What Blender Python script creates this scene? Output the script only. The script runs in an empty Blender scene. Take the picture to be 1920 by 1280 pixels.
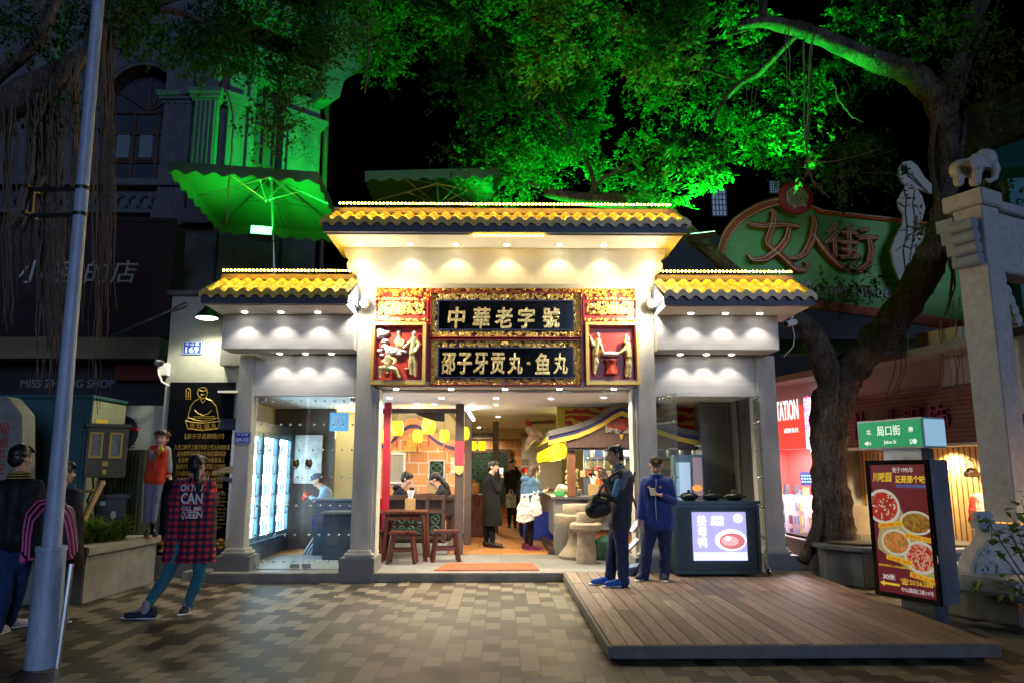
import bpy, bmesh, math, random
from mathutils import Vector, Matrix, Euler
R = math.radians
rnd = random.Random(7)
sc = bpy.context.scene
COL = sc.collection
# ---------------------------------------------------------------- camera, sky, exposure
FPX, CH = 1400.0, 1.45
PITCH = math.atan((884-640)/FPX)
YAW = math.atan(20/FPX)
cd = bpy.data.cameras.new('camera'); cam = bpy.data.objects.new('camera', cd); COL.objects.link(cam)
cd.sensor_width = 36; cd.lens = FPX/1920*36; cd.clip_end = 500; cd.clip_start = .05
cam.location = (0, 0, CH); cam.rotation_euler = (R(90)+PITCH, 0, -YAW)
sc.camera = cam
w = bpy.data.worlds.new('World'); sc.world = w; w.use_nodes = True
nt = w.node_tree; nt.nodes.clear()
bg = nt.nodes.new('ShaderNodeBackground'); wo = nt.nodes.new('ShaderNodeOutputWorld')
sky = nt.nodes.new('ShaderNodeTexSky'); sky.sky_type = 'NISHITA'; sky.sun_disc = False
sky.sun_elevation = R(-6); sky.sun_rotation = R(200)
nt.links.new(sky.outputs[0], bg.inputs[0]); bg.inputs[1].default_value = 0.10
nt.links.new(bg.outputs[0], wo.inputs[0])
sd = bpy.data.lights.new('street_glow', 'SUN'); so = bpy.data.objects.new('street_glow', sd); COL.objects.link(so)
sd.energy = 0.36; sd.angle = R(20); sd.color = (.48, .64, 1.0)
so.rotation_euler = Euler((R(79), 0, R(16)))     # cold sun lamp standing in for storefront glow behind the camera
sc.view_settings.view_transform = 'Standard'; sc.view_settings.look = 'None'
sc.view_settings.exposure = 1.05; sc.view_settings.gamma = 1
cy = sc.cycles
cy.use_denoising = True
try: cy.denoiser = 'OPENIMAGEDENOISE'
except Exception: pass
cy.use_light_tree = True; cy.max_bounces = 6; cy.diffuse_bounces = 3; cy.glossy_bounces = 3
cy.transmission_bounces = 6; cy.transparent_max_bounces = 12; cy.sample_clamp_indirect = 4; cy.caustics_reflective = False; cy.caustics_refractive = False

# ---------------------------------------------------------------- helpers
CP, SP, CYW, SYW = math.cos(PITCH), math.sin(PITCH), math.cos(YAW), math.sin(YAW)
def ray(px, py):
    a = (px-960)/FPX; b = (640-py)/FPX
    y = CP-SP*b; z = SP+CP*b
    return Vector((a*CYW+y*SYW, -a*SYW+y*CYW, z))
def at(px, py, Y):
    r = ray(px, py); t = Y/r.y
    return Vector((r.x*t, Y, CH+r.z*t))
def gd(px, py, z=0.0):
    r = ray(px, py); t = (z-CH)/r.z
    return Vector((r.x*t, r.y*t, z))

class MB:
    def __init__(s): s.v = []; s.f = []; s.m = []; s.mi = 0
    def add(s, vs, fs):
        o = len(s.v); s.v += [tuple(v) for v in vs]
        s.f += [tuple(i+o for i in f) for f in fs]; s.m += [s.mi]*len(fs)
        return s
    def box(s, x0, x1, y0, y1, z0, z1):
        return s.add([(x0,y0,z0),(x1,y0,z0),(x1,y1,z0),(x0,y1,z0),(x0,y0,z1),(x1,y0,z1),(x1,y1,z1),(x0,y1,z1)],
              [(0,3,2,1),(4,5,6,7),(0,1,5,4),(1,2,6,5),(2,3,7,6),(3,0,4,7)])
    def obox(s, c, size, rot=(0,0,0)):
        M = Euler(rot).to_matrix(); c = Vector(c); h = [k/2 for k in size]
        vs = [c+M@Vector((sx*h[0],sy*h[1],sz*h[2])) for sz in (-1,1) for sx,sy in ((-1,-1),(1,-1),(1,1),(-1,1))]
        return s.add(vs, [(0,3,2,1),(4,5,6,7),(0,1,5,4),(1,2,6,5),(2,3,7,6),(3,0,4,7)])
    def beam(s, a, b, wd, ht):                 # rectangular bar between two points
        a = Vector(a); b = Vector(b); d = (b-a); L = d.length; d.normalize()
        u = d.cross(Vector((0,0,1)))
        if u.length < 1e-3: u = Vector((1,0,0))
        u.normalize(); n = u.cross(d)
        vs = [p+u*sx*wd/2+n*sy*ht/2 for p in (a,b) for sx,sy in ((-1,-1),(1,-1),(1,1),(-1,1))]
        return s.add(vs, [(0,3,2,1),(4,5,6,7),(0,1,5,4),(1,2,6,5),(2,3,7,6),(3,0,4,7)])
    def tube(s, pts, rad, n=8, cap=True):
        pts = [Vector(p) for p in pts]
        if not hasattr(rad, '__len__'): rad = [rad]*len(pts)
        vs = []; fs = []; u = None
        for i, p in enumerate(pts):
            d = (pts[min(i+1,len(pts)-1)]-pts[max(i-1,0)])
            if d.length < 1e-9: d = Vector((0,0,1))
            d.normalize()
            if u is None:
                u = d.cross(Vector((0,0,1)));
                if u.length < .05: u = d.cross(Vector((1,0,0)))
            u = (u-d*u.dot(d))
            if u.length < 1e-6: u = d.orthogonal()
            u.normalize(); w_ = d.cross(u)
            for k in range(n):
                a = 2*math.pi*k/n
                vs.append(p+(u*math.cos(a)+w_*math.sin(a))*rad[i])
        for i in range(len(pts)-1):
            for k in range(n):
                fs.append((i*n+k, i*n+(k+1)%n, (i+1)*n+(k+1)%n, (i+1)*n+k))
        if cap:
            fs.append(tuple(range(n))[::-1]); fs.append(tuple(range((len(pts)-1)*n, len(pts)*n)))
        return s.add(vs, fs)
    def cyl(s, a, b, r, r2=None, n=16): return s.tube([a,b], [r, r if r2 is None else r2], n)
    def lathe(s, prof, c=(0,0,0), n=20, axis='z'):
        c = Vector(c); vs = []; fs = []
        for r, z in prof:
            for k in range(n):
                a = 2*math.pi*k/n
                if axis == 'z': vs.append(c+Vector((r*math.cos(a), r*math.sin(a), z)))
                else: vs.append(c+Vector((r*math.cos(a), -z, r*math.sin(a))))
        m = len(prof)
        for i in range(m-1):
            for k in range(n): fs.append((i*n+k, i*n+(k+1)%n, (i+1)*n+(k+1)%n, (i+1)*n+k))
        fs.append(tuple(range(n))[::-1]); fs.append(tuple(range((m-1)*n, m*n)))
        return s.add(vs, fs)
    def ball(s, c, r, n=12, m=8, rot=None):
        if not hasattr(r, '__len__'): r = (r,r,r)
        c = Vector(c); vs = []; fs = []
        for i in range(m+1):
            t = math.pi*i/m
            for k in range(n):
                a = 2*math.pi*k/n
                p = Vector((r[0]*math.sin(t)*math.cos(a), r[1]*math.sin(t)*math.sin(a), r[2]*math.cos(t)))
                if rot: p = rot@p
                vs.append(c+p)
        for i in range(m):
            for k in range(n): fs.append((i*n+k, (i+1)*n+k, (i+1)*n+(k+1)%n, i*n+(k+1)%n))
        return s.add(vs, fs)
    def caps(s, a, b, ra, rb, n=12):           # tapered capsule
        a = Vector(a); b = Vector(b); d = b-a; L = d.length
        if L < 1e-5: return s.ball(a, ra)
        d.normalize(); pts = []; rs = []
        for k in range(4):
            t = math.pi/2*k/3.5; pts.append(a-d*ra*math.cos(t)); rs.append(max(.0008, ra*math.sin(t)))
        pts.append(a); rs.append(ra); pts.append(b); rs.append(rb)
        for k in range(3,-1,-1):
            t = math.pi/2*k/3.5; pts.append(b+d*rb*math.cos(t)); rs.append(max(.0008, rb*math.sin(t)))
        return s.tube(pts, rs, n)
    def prism(s, poly, y0, y1):                 # polygon in XZ pushed along Y
        n = len(poly)
        vs = [(x,y0,z) for x,z in poly]+[(x,y1,z) for x,z in poly]
        fs = [tuple(range(n)), tuple(range(2*n-1, n-1, -1))]+[(i,i+n,(i+1)%n+n,(i+1)%n) for i in range(n)]
        return s.add(vs, fs)
    def slab(s, poly, z0, z1):                  # polygon in XY pushed along Z
        n = len(poly)
        vs = [(x,y,z0) for x,y in poly]+[(x,y,z1) for x,y in poly]
        fs = [tuple(range(n))[::-1], tuple(range(n, 2*n))]+[(i,(i+1)%n,(i+1)%n+n,i+n) for i in range(n)]
        return s.add(vs, fs)
    def quad(s, a, b, c, d): return s.add([a,b,c,d], [(0,1,2,3)])
    def build(s, name, mat, parent=None, smooth=False, bevel=0, fix=True, M=None):
        me = bpy.data.meshes.new(name)
        org = base(parent)
        vs = [Vector(v) for v in s.v]
        if M is not None: vs = [M@v for v in vs]
        me.from_pydata([v-org for v in vs], [], s.f)
        for m in (mat if isinstance(mat, (list,tuple)) else [mat]): me.materials.append(m)
        for p, i in zip(me.polygons, s.m): p.material_index = i
        bm = bmesh.new(); bm.from_mesh(me)
        if fix: bmesh.ops.recalc_face_normals(bm, faces=bm.faces)
        if bevel: bmesh.ops.bevel(bm, geom=[e for e in bm.edges if len(e.link_faces)==2 and e.calc_face_angle(0) > .6], offset=bevel, segments=2, affect='EDGES', clamp_overlap=True)
        bm.to_mesh(me); bm.free()
        if smooth:
            for p in me.polygons: p.use_smooth = True
            if smooth != 'all':
                try: me.set_sharp_from_angle(angle=R(45))
                except Exception: pass
        return link(name, me, parent)
def base(parent):
    o = Vector((0,0,0))
    while parent is not None: o = o+parent.location; parent = parent.parent
    return o
def link(name, me, parent):
    o = bpy.data.objects.new(name, me); COL.objects.link(o)
    if parent is not None: o.parent = parent
    return o
def tag(o, label, cat, group=None, kind=None):
    if label: o['label'] = label
    if cat: o['category'] = cat
    if group: o['group'] = group
    if kind: o['kind'] = kind
    return o
def thing(name, loc, label, cat, group=None):
    o = bpy.data.objects.new(name, None); COL.objects.link(o); o.location = loc; o.empty_display_size = .1
    return tag(o, label, cat, group)
def struct(o): o['kind'] = 'structure'; return o
def kids(o): return [c for c in bpy.data.objects if c.parent == o]
def dup(root, loc, label=None, rz=0, group=None):
    r = root.copy(); COL.objects.link(r); r.location = loc; r.rotation_euler.z = rz
    if label: r['label'] = label
    if group: r['group'] = group
    for ch in list(root.children):
        c = ch.copy(); COL.objects.link(c); c.parent = r
        for g in ch.children:
            d = g.copy(); COL.objects.link(d); d.parent = c
    return r

# ---------------------------------------------------------------- materials
def mat(name, col, rough=.55, metal=0, var=0, vs=3.0, bump=0, bs=30, spec=None, trans=0, col2=None, stretch=None, sub=0, coat=0):
    m = bpy.data.materials.new(name); m.use_nodes = True; t = m.node_tree; b = t.nodes['Principled BSDF']
    b.inputs['Base Color'].default_value = (*col, 1); b.inputs['Roughness'].default_value = rough; b.inputs['Metallic'].default_value = metal
    if trans: b.inputs['Transmission Weight'].default_value = trans
    if spec is not None: b.inputs['Specular IOR Level'].default_value = spec
    if coat: b.inputs['Coat Weight'].default_value = coat; b.inputs['Coat Roughness'].default_value = .1
    tc = t.nodes.new('ShaderNodeTexCoord'); src = tc.outputs['Object']
    if stretch:
        mp = t.nodes.new('ShaderNodeMapping'); mp.inputs['Scale'].default_value = stretch
        t.links.new(src, mp.inputs[0]); src = mp.outputs[0]
    if var:
        n = t.nodes.new('ShaderNodeTexNoise'); n.inputs['Scale'].default_value = vs; n.inputs['Detail'].default_value = 6; n.inputs['Roughness'].default_value = .65
        t.links.new(src, n.inputs['Vector'])
        r = t.nodes.new('ShaderNodeValToRGB'); r.color_ramp.elements[0].position = .3; r.color_ramp.elements[1].position = .7
        c2 = col2 or tuple(min(1, c*(1+var)) for c in col)
        r.color_ramp.elements[0].color = (*[c*(1-var) if not col2 else c for c in col], 1); r.color_ramp.elements[1].color = (*c2, 1)
        t.links.new(n.outputs['Fac'], r.inputs[0]); t.links.new(r.outputs[0], b.inputs['Base Color'])
        q = t.nodes.new('ShaderNodeMapRange'); q.inputs[3].default_value = max(.02, rough-.1); q.inputs[4].default_value = min(1, rough+.12)
        t.links.new(n.outputs['Fac'], q.inputs[0]); t.links.new(q.outputs[0], b.inputs['Roughness'])
    if bump:
        n2 = t.nodes.new('ShaderNodeTexNoise'); n2.inputs['Scale'].default_value = bs; n2.inputs['Detail'].default_value = 5
        t.links.new(src, n2.inputs['Vector'])
        bp = t.nodes.new('ShaderNodeBump'); bp.inputs['Strength'].default_value = bump; bp.inputs['Distance'].default_value = .01
        t.links.new(n2.outputs['Fac'], bp.inputs['Height']); t.links.new(bp.outputs[0], b.inputs['Normal'])
    return m
def nodes_of(m): return m.node_tree, m.node_tree.nodes['Principled BSDF']
def emit(name, col, st, sample=False, base_col=None):
    m = bpy.data.materials.new(name); m.use_nodes = True; t = m.node_tree; b = t.nodes['Principled BSDF']
    b.inputs['Base Color'].default_value = (*(base_col or col), 1); b.inputs['Emission Color'].default_value = (*col, 1); b.inputs['Emission Strength'].default_value = st
    b.inputs['Roughness'].default_value = .4
    if not sample: m.cycles.emission_sampling = 'NONE'
    return m
def brick(name, c1, c2, mortar, bw, bh, ms=.006, rough=.6, axes='xz', rot=0, offset=.5, mid=None, bump=.4, var=.15, vscale=6):
    m = bpy.data.materials.new(name); m.use_nodes = True; t = m.node_tree; b = t.nodes['Principled BSDF']
    tc = t.nodes.new('ShaderNodeTexCoord'); sp = t.nodes.new('ShaderNodeSeparateXYZ'); cb = t.nodes.new('ShaderNodeCombineXYZ')
    t.links.new(tc.outputs['Object'], sp.inputs[0])
    t.links.new(sp.outputs['xyz'.index(axes[0])], cb.inputs[0]); t.links.new(sp.outputs['xyz'.index(axes[1])], cb.inputs[1])
    br = t.nodes.new('ShaderNodeTexBrick'); br.offset = offset; br.inputs['Scale'].default_value = 1
    br.inputs['Brick Width'].default_value = bw; br.inputs['Row Height'].default_value = bh; br.inputs['Mortar Size'].default_value = ms
    br.inputs['Color1'].default_value = (0,0,0,1); br.inputs['Color2'].default_value = (1,1,1,1); br.inputs['Mortar'].default_value = (.5,.5,.5,1)
    t.links.new(cb.outputs[0], br.inputs['Vector'])
    r = t.nodes.new('ShaderNodeValToRGB'); e = r.color_ramp.elements
    e[0].color = (*c1,1); e[1].color = (*c2,1); e[0].position = .25; e[1].position = .8
    if mid:
        r.color_ramp.interpolation = 'CONSTANT'; e[0].position = 0; e[1].position = .52; k = e.new(.27); k.color = (*mid,1)
    t.links.new(br.outputs['Color'], r.inputs[0])
    n = t.nodes.new('ShaderNodeTexNoise'); n.inputs['Scale'].default_value = vscale; n.inputs['Detail'].default_value = 8; t.links.new(tc.outputs['Object'], n.inputs['Vector'])
    mr = t.nodes.new('ShaderNodeMapRange'); mr.inputs[3].default_value = 1-var*2; mr.inputs[4].default_value = 1+var*2; t.links.new(n.outputs['Fac'], mr.inputs[0])
    mu = t.nodes.new('ShaderNodeMix'); mu.data_type = 'RGBA'; mu.blend_type = 'MULTIPLY'; mu.inputs[0].default_value = 1
    t.links.new(r.outputs[0], mu.inputs[6]); t.links.new(mr.outputs[0], mu.inputs[7])
    mx = t.nodes.new('ShaderNodeMix'); mx.data_type = 'RGBA'; mx.inputs[7].default_value = (*mortar,1)
    t.links.new(br.outputs['Fac'], mx.inputs[0]); t.links.new(mu.outputs[2], mx.inputs[6])
    t.links.new(mx.outputs[2], b.inputs['Base Color'])
    rr = t.nodes.new('ShaderNodeMapRange'); rr.inputs[3].default_value = rough-.12; rr.inputs[4].default_value = rough+.18
    t.links.new(n.outputs['Fac'], rr.inputs[0]); t.links.new(rr.outputs[0], b.inputs['Roughness'])
    if bump:
        iv = t.nodes.new('ShaderNodeMath'); iv.operation = 'MULTIPLY_ADD'; iv.inputs[1].default_value = -1; 
        t.links.new(br.outputs['Fac'], iv.inputs[0]); 
        s2 = t.nodes.new('ShaderNodeMath'); s2.operation = 'MULTIPLY'; s2.inputs[1].default_value = .3
        n3 = t.nodes.new('ShaderNodeTexNoise'); n3.inputs['Scale'].default_value = 60; n3.inputs['Detail'].default_value = 4; t.links.new(tc.outputs['Object'], n3.inputs['Vector'])
        t.links.new(n3.outputs['Fac'], s2.inputs[0]); t.links.new(s2.outputs[0], iv.inputs[2])
        bp = t.nodes.new('ShaderNodeBump'); bp.inputs['Strength'].default_value = bump; bp.inputs['Distance'].default_value = .006
        t.links.new(iv.outputs[0], bp.inputs['Height']); t.links.new(bp.outputs[0], b.inputs['Normal'])
    return m
def glassy(name, tint=(1,1,1), refl=.12, rough=.02):
    m = bpy.data.materials.new(name); m.use_nodes = True; t = m.node_tree; t.nodes.clear()
    o = t.nodes.new('ShaderNodeOutputMaterial'); tr = t.nodes.new('ShaderNodeBsdfTransparent'); g = t.nodes.new('ShaderNodeBsdfGlossy'); mx = t.nodes.new('ShaderNodeMixShader')
    tr.inputs[0].default_value = (*tint,1); g.inputs['Roughness'].default_value = rough
    fr = t.nodes.new('ShaderNodeFresnel'); fr.inputs[0].default_value = 1.45
    ad = t.nodes.new('ShaderNodeMath'); ad.operation = 'ADD'; ad.use_clamp = True; ad.operation = 'MULTIPLY_ADD'; ad.inputs[1].default_value = .45; ad.inputs[2].default_value = refl*.3; t.links.new(fr.outputs[0], ad.inputs[0])
    t.links.new(ad.outputs[0], mx.inputs[0]); t.links.new(tr.outputs[0], mx.inputs[1]); t.links.new(g.outputs[0], mx.inputs[2]); t.links.new(mx.outputs[0], o.inputs[0])
    return m
def leafmat(name, col, col2):
    m = bpy.data.materials.new(name); m.use_nodes = True; t = m.node_tree; b = t.nodes['Principled BSDF']
    tc = t.nodes.new('ShaderNodeTexCoord'); n = t.nodes.new('ShaderNodeTexNoise'); n.inputs['Scale'].default_value = 14; n.inputs['Detail'].default_value = 3
    t.links.new(tc.outputs['Object'], n.inputs['Vector'])
    r = t.nodes.new('ShaderNodeValToRGB'); r.color_ramp.elements[0].position = .35; r.color_ramp.elements[1].position = .68
    r.color_ramp.elements[0].color = (*col,1); r.color_ramp.elements[1].color = (*col2,1)
    t.links.new(n.outputs['Fac'], r.inputs[0]); t.links.new(r.outputs[0], b.inputs['Base Color'])
    b.inputs['Roughness'].default_value = .6; b.inputs['Specular IOR Level'].default_value = .25
    tl = t.nodes.new('ShaderNodeBsdfTranslucent'); t.links.new(r.outputs[0], tl.inputs[0])
    mx = t.nodes.new('ShaderNodeMixShader'); mx.inputs[0].default_value = .35
    o = t.nodes['Material Output']; t.links.new(b.outputs[0], mx.inputs[1]); t.links.new(tl.outputs[0], mx.inputs[2]); t.links.new(mx.outputs[0], o.inputs[0])
    return m

def pavers(name, light, dark, mid, joint, W=.15, L=.30):
    m = bpy.data.materials.new(name); m.use_nodes = True; t = m.node_tree; b = t.nodes['Principled BSDF']
    def M_(op, a, b_=None, c=None):
        n = t.nodes.new('ShaderNodeMath'); n.operation = op
        for i, v in enumerate((a, b_, c)):
            if v is None: continue
            if hasattr(v, 'is_output'): t.links.new(v, n.inputs[i])
            else: n.inputs[i].default_value = v
        return n.outputs[0]
    tc = t.nodes.new('ShaderNodeTexCoord'); sp = t.nodes.new('ShaderNodeSeparateXYZ'); t.links.new(tc.outputs['Object'], sp.inputs[0])
    u = M_('DIVIDE', sp.outputs[0], W); c = M_('FLOOR', u); v = M_('MULTIPLY_ADD', c, .5, M_('DIVIDE', sp.outputs[1], L)); r = M_('FLOOR', v)
    cb = t.nodes.new('ShaderNodeCombineXYZ'); t.links.new(c, cb.inputs[0]); t.links.new(r, cb.inputs[1])
    wn = t.nodes.new('ShaderNodeTexWhiteNoise'); wn.noise_dimensions = '3D'; t.links.new(cb.outputs[0], wn.inputs['Vector'])
    par = M_('PINGPONG', r, 1.0); flip = M_('GREATER_THAN', wn.outputs['Value'], .80); s = M_('ABSOLUTE', M_('SUBTRACT', par, flip))
    sc2 = t.nodes.new('ShaderNodeSeparateColor'); t.links.new(wn.outputs['Color'], sc2.inputs[0])
    def mixc(f, a, b_):
        n = t.nodes.new('ShaderNodeMix'); n.data_type = 'RGBA'; t.links.new(f, n.inputs[0])
        for i, q in ((6, a), (7, b_)):
            if hasattr(q, 'is_output'): t.links.new(q, n.inputs[i])
            else: n.inputs[i].default_value = (*q, 1)
        return n
    dk = mixc(sc2.outputs[1], dark, mid); cl = mixc(s, light, dk.outputs[2])
    n1 = t.nodes.new('ShaderNodeTexNoise'); n1.inputs['Scale'].default_value = 1.6; n1.inputs['Detail'].default_value = 9; n1.inputs['Roughness'].default_value = .7; t.links.new(tc.outputs['Object'], n1.inputs['Vector'])
    n2 = t.nodes.new('ShaderNodeTexNoise'); n2.inputs['Scale'].default_value = 70; n2.inputs['Detail'].default_value = 4; t.links.new(tc.outputs['Object'], n2.inputs['Vector'])
    k1 = M_('MULTIPLY_ADD', n1.outputs['Fac'], 1.3, .35); k2 = M_('MULTIPLY_ADD', n2.outputs['Fac'], .5, .75); k3 = M_('MULTIPLY_ADD', sc2.outputs[2], .4, .8)
    mu = t.nodes.new('ShaderNodeMix'); mu.data_type = 'RGBA'; mu.blend_type = 'MULTIPLY'; mu.inputs[0].default_value = 1; t.links.new(cl.outputs[2], mu.inputs[6]); t.links.new(M_('MULTIPLY', M_('MULTIPLY', k1, k2), k3), mu.inputs[7])
    fu = M_('PINGPONG', M_('FRACT', u), .5); fv = M_('PINGPONG', M_('FRACT', v), .5)
    jt = M_('MAXIMUM', M_('LESS_THAN', fu, .026), M_('LESS_THAN', fv, .013)); fin = mixc(jt, mu.outputs[2], joint); t.links.new(fin.outputs[2], b.inputs['Base Color'])
    t.links.new(M_('MULTIPLY_ADD', n1.outputs['Fac'], .45, .28), b.inputs['Roughness']); b.inputs['Specular IOR Level'].default_value = .28
    hgt = M_('ADD', M_('MULTIPLY', jt, -1.0), M_('MULTIPLY_ADD', n2.outputs['Fac'], .35, M_('MULTIPLY', wn.outputs['Value'], .25)))
    bp = t.nodes.new('ShaderNodeBump'); bp.inputs['Strength'].default_value = .7; bp.inputs['Distance'].default_value = .006; t.links.new(hgt, bp.inputs['Height']); t.links.new(bp.outputs[0], b.inputs['Normal'])
    return m
def bark(name, c1, c2):
    m = bpy.data.materials.new(name); m.use_nodes = True; t = m.node_tree; b = t.nodes['Principled BSDF']; b.inputs['Roughness'].default_value = .85; b.inputs['Specular IOR Level'].default_value = .25
    tc = t.nodes.new('ShaderNodeTexCoord'); mp = t.nodes.new('ShaderNodeMapping'); mp.inputs['Scale'].default_value = (1,1,.22); t.links.new(tc.outputs['Object'], mp.inputs[0])
    wv = t.nodes.new('ShaderNodeTexNoise'); wv.inputs['Scale'].default_value = 26; wv.inputs['Detail'].default_value = 8; wv.inputs['Roughness'].default_value = .72; wv.inputs['Distortion'].default_value = 1.2; t.links.new(mp.outputs[0], wv.inputs['Vector'])
    n2 = t.nodes.new('ShaderNodeTexNoise'); n2.inputs['Scale'].default_value = 3.5; n2.inputs['Detail'].default_value = 6; t.links.new(tc.outputs['Object'], n2.inputs['Vector'])
    r = t.nodes.new('ShaderNodeValToRGB'); e = r.color_ramp.elements; e[0].position = .38; e[1].position = .66; e[0].color = (*c1,1); e[1].color = (*c2,1); t.links.new(wv.outputs['Fac'], r.inputs[0])
    r2 = t.nodes.new('ShaderNodeMapRange'); r2.inputs[1].default_value = .3; r2.inputs[2].default_value = .7; r2.inputs[3].default_value = .45; r2.inputs[4].default_value = 1.3; t.links.new(n2.outputs['Fac'], r2.inputs[0])
    mu = t.nodes.new('ShaderNodeMix'); mu.data_type = 'RGBA'; mu.blend_type = 'MULTIPLY'; mu.inputs[0].default_value = 1; t.links.new(r.outputs[0], mu.inputs[6]); t.links.new(r2.outputs[0], mu.inputs[7]); t.links.new(mu.outputs[2], b.inputs['Base Color'])
    bp = t.nodes.new('ShaderNodeBump'); bp.inputs['Strength'].default_value = 1; bp.inputs['Distance'].default_value = .035; t.links.new(wv.outputs['Fac'], bp.inputs['Height']); t.links.new(bp.outputs[0], b.inputs['Normal'])
    return m
def island_tint(m, lo=.6, hi=1.3):
    t, b = nodes_of(m); src = b.inputs['Base Color'].links[0].from_socket; g_ = t.nodes.new('ShaderNodeNewGeometry'); mr = t.nodes.new('ShaderNodeMapRange'); mr.inputs[3].default_value = lo; mr.inputs[4].default_value = hi
    mu = t.nodes.new('ShaderNodeMix'); mu.data_type = 'RGBA'; mu.blend_type = 'MULTIPLY'; mu.inputs[0].default_value = 1
    t.links.new(g_.outputs['Random Per Island'], mr.inputs[0]); t.links.new(src, mu.inputs[6]); t.links.new(mr.outputs[0], mu.inputs[7]); t.links.new(mu.outputs[2], b.inputs['Base Color']); return m

# ---------------------------------------------------------------- text and remesh
def evalmesh(o, name):
    dg = bpy.context.evaluated_depsgraph_get(); dg.update()
    me = bpy.data.meshes.new_from_object(o.evaluated_get(dg)); me.name = name
    d = o.data; bpy.data.objects.remove(o)
    return me
def text(name, body, loc, height, m, parent=None, width=None, ext=.004, bev=0, off=0, rot=(90,0,0), align='CENTER', shear=0, spacing=1, line=1.0, lift=0):
    c = bpy.data.curves.new(name, 'FONT'); c.body = body; c.size = 1; c.extrude = ext/height; c.align_x = align; c.align_y = 'CENTER'
    c.offset = off; c.shear = shear; c.space_character = spacing; c.space_line = line; c.resolution_u = 3
    if bev: c.bevel_depth = bev/height; c.bevel_resolution = 1
    o = bpy.data.objects.new(name, c); COL.objects.link(o)
    me = evalmesh(o, name)
    xs = [v.co.x for v in me.vertices]; ys = [v.co.y for v in me.vertices]
    if not xs: return None
    hx = max(xs)-min(xs); hy = max(ys)-min(ys); k = height/hy; kx = k if width is None else width/hx
    cx = (max(xs)+min(xs))/2 if align == 'CENTER' else min(xs); cyy = (max(ys)+min(ys))/2
    M = Euler([R(a) for a in rot]).to_matrix().to_4x4(); L = Vector(loc)-base(parent)
    for v in me.vertices:
        v.co = L+(M@Vector(((v.co.x-cx)*kx, (v.co.y-cyy)*k, v.co.z*height+lift)))
    me.materials.clear(); me.materials.append(m)
    me.polygons.foreach_set('material_index', [0]*len(me.polygons))
    return link(name, me, parent)
def blob(mb, name, m, parent, vox=.012, smooth=3, disp=0, dscale=.06, cut=None):
    me = bpy.data.meshes.new(name); me.from_pydata(mb.v, [], mb.f)
    bm = bmesh.new(); bm.from_mesh(me); bmesh.ops.recalc_face_normals(bm, faces=bm.faces); bm.to_mesh(me); bm.free()
    o = bpy.data.objects.new(name, me); COL.objects.link(o)
    r = o.modifiers.new('r', 'REMESH'); r.mode = 'VOXEL'; r.voxel_size = vox; r.use_smooth_shade = True
    if smooth: s = o.modifiers.new('s', 'SMOOTH'); s.iterations = smooth; s.factor = .5
    if disp:
        tx = bpy.data.textures.new(name, 'CLOUDS'); tx.noise_scale = dscale; tx.noise_depth = 1
        d = o.modifiers.new('d', 'DISPLACE'); d.texture = tx; d.strength = disp; d.mid_level = .5
    me2 = evalmesh(o, name); org = base(parent)
    if cut is not None:
        bm = bmesh.new(); bm.from_mesh(me2); gm_ = bm.verts[:]+bm.edges[:]+bm.faces[:]
        r_ = bmesh.ops.bisect_plane(bm, geom=gm_, plane_co=cut[0], plane_no=cut[1], clear_inner=True)
        bmesh.ops.holes_fill(bm, edges=[e for e in bm.edges if e.is_boundary]); bm.to_mesh(me2); bm.free()
    for v in me2.vertices: v.co -= org
    me2.materials.clear(); me2.materials.append(m)
    for p in me2.polygons: p.use_smooth = True
    return link(name, me2, parent)
def spot(parent, loc, energy, size=75, blend=.25, col=(1,.93,.8), tgt=None, rad=.02, name='lamp'):
    l = bpy.data.lights.new(name, 'SPOT'); l.energy = energy; l.spot_size = R(size); l.spot_blend = blend; l.color = col; l.shadow_soft_size = rad
    o = bpy.data.objects.new(name, l); COL.objects.link(o)
    loc = Vector(loc); d = (Vector(tgt)-loc) if tgt is not None else Vector((0,0,-1))
    o.rotation_euler = d.to_track_quat('-Z', 'Y').to_euler(); o.location = loc-base(parent)
    if parent is not None: o.parent = parent
    return o
def point(parent, loc, energy, col, rad=.05, name='lamp'):
    l = bpy.data.lights.new(name, 'POINT'); l.energy = energy; l.color = col; l.shadow_soft_size = rad
    o = bpy.data.objects.new(name, l); COL.objects.link(o); o.location = Vector(loc)-base(parent)
    if parent is not None: o.parent = parent
    return o
def area(parent, loc, tgt, sx, sy, energy, col, name='lamp'):
    l = bpy.data.lights.new(name, 'AREA'); l.shape = 'RECTANGLE'; l.size = sx; l.size_y = sy; l.energy = energy; l.color = col
    o = bpy.data.objects.new(name, l); COL.objects.link(o); loc = Vector(loc)
    o.rotation_euler = (Vector(tgt)-loc).to_track_quat('-Z', 'Y').to_euler(); o.location = loc-base(parent)
    if parent is not None: o.parent = parent
    return o
# ---------------------------------------------------------------- palette
GRAN = mat('grey_granite', (.48,.455,.395), .55, var=.24, vs=2.6, bump=.25, bs=120, stretch=(1.6,1.6,.5))
GRAN2 = mat('plinth_granite', (.17,.17,.165), .5, var=.25, vs=120, bump=.15, bs=160)
PLAS = mat('grey_plaster', (.52,.505,.48), .75, var=.12, vs=4, bump=.22, bs=18, stretch=(.35,1,4))
CREAM = mat('cream_paint', (.62,.56,.40), .7, var=.09, vs=2.5, bump=.05, bs=40)
WHITE = mat('white_paint', (.75,.74,.70), .6, var=.04, vs=4)
TILE = mat('glazed_roof_tile', (.64,.42,.08), .34, var=.32, vs=11, bump=.1, bs=40)
EAVE = mat('blue_eave_board', (.045,.055,.085), .5, var=.2, vs=8)
GOLD = mat('gold_leaf', (.80,.58,.20), .26, metal=.6, var=.25, vs=40, bump=.3, bs=60)
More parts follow.
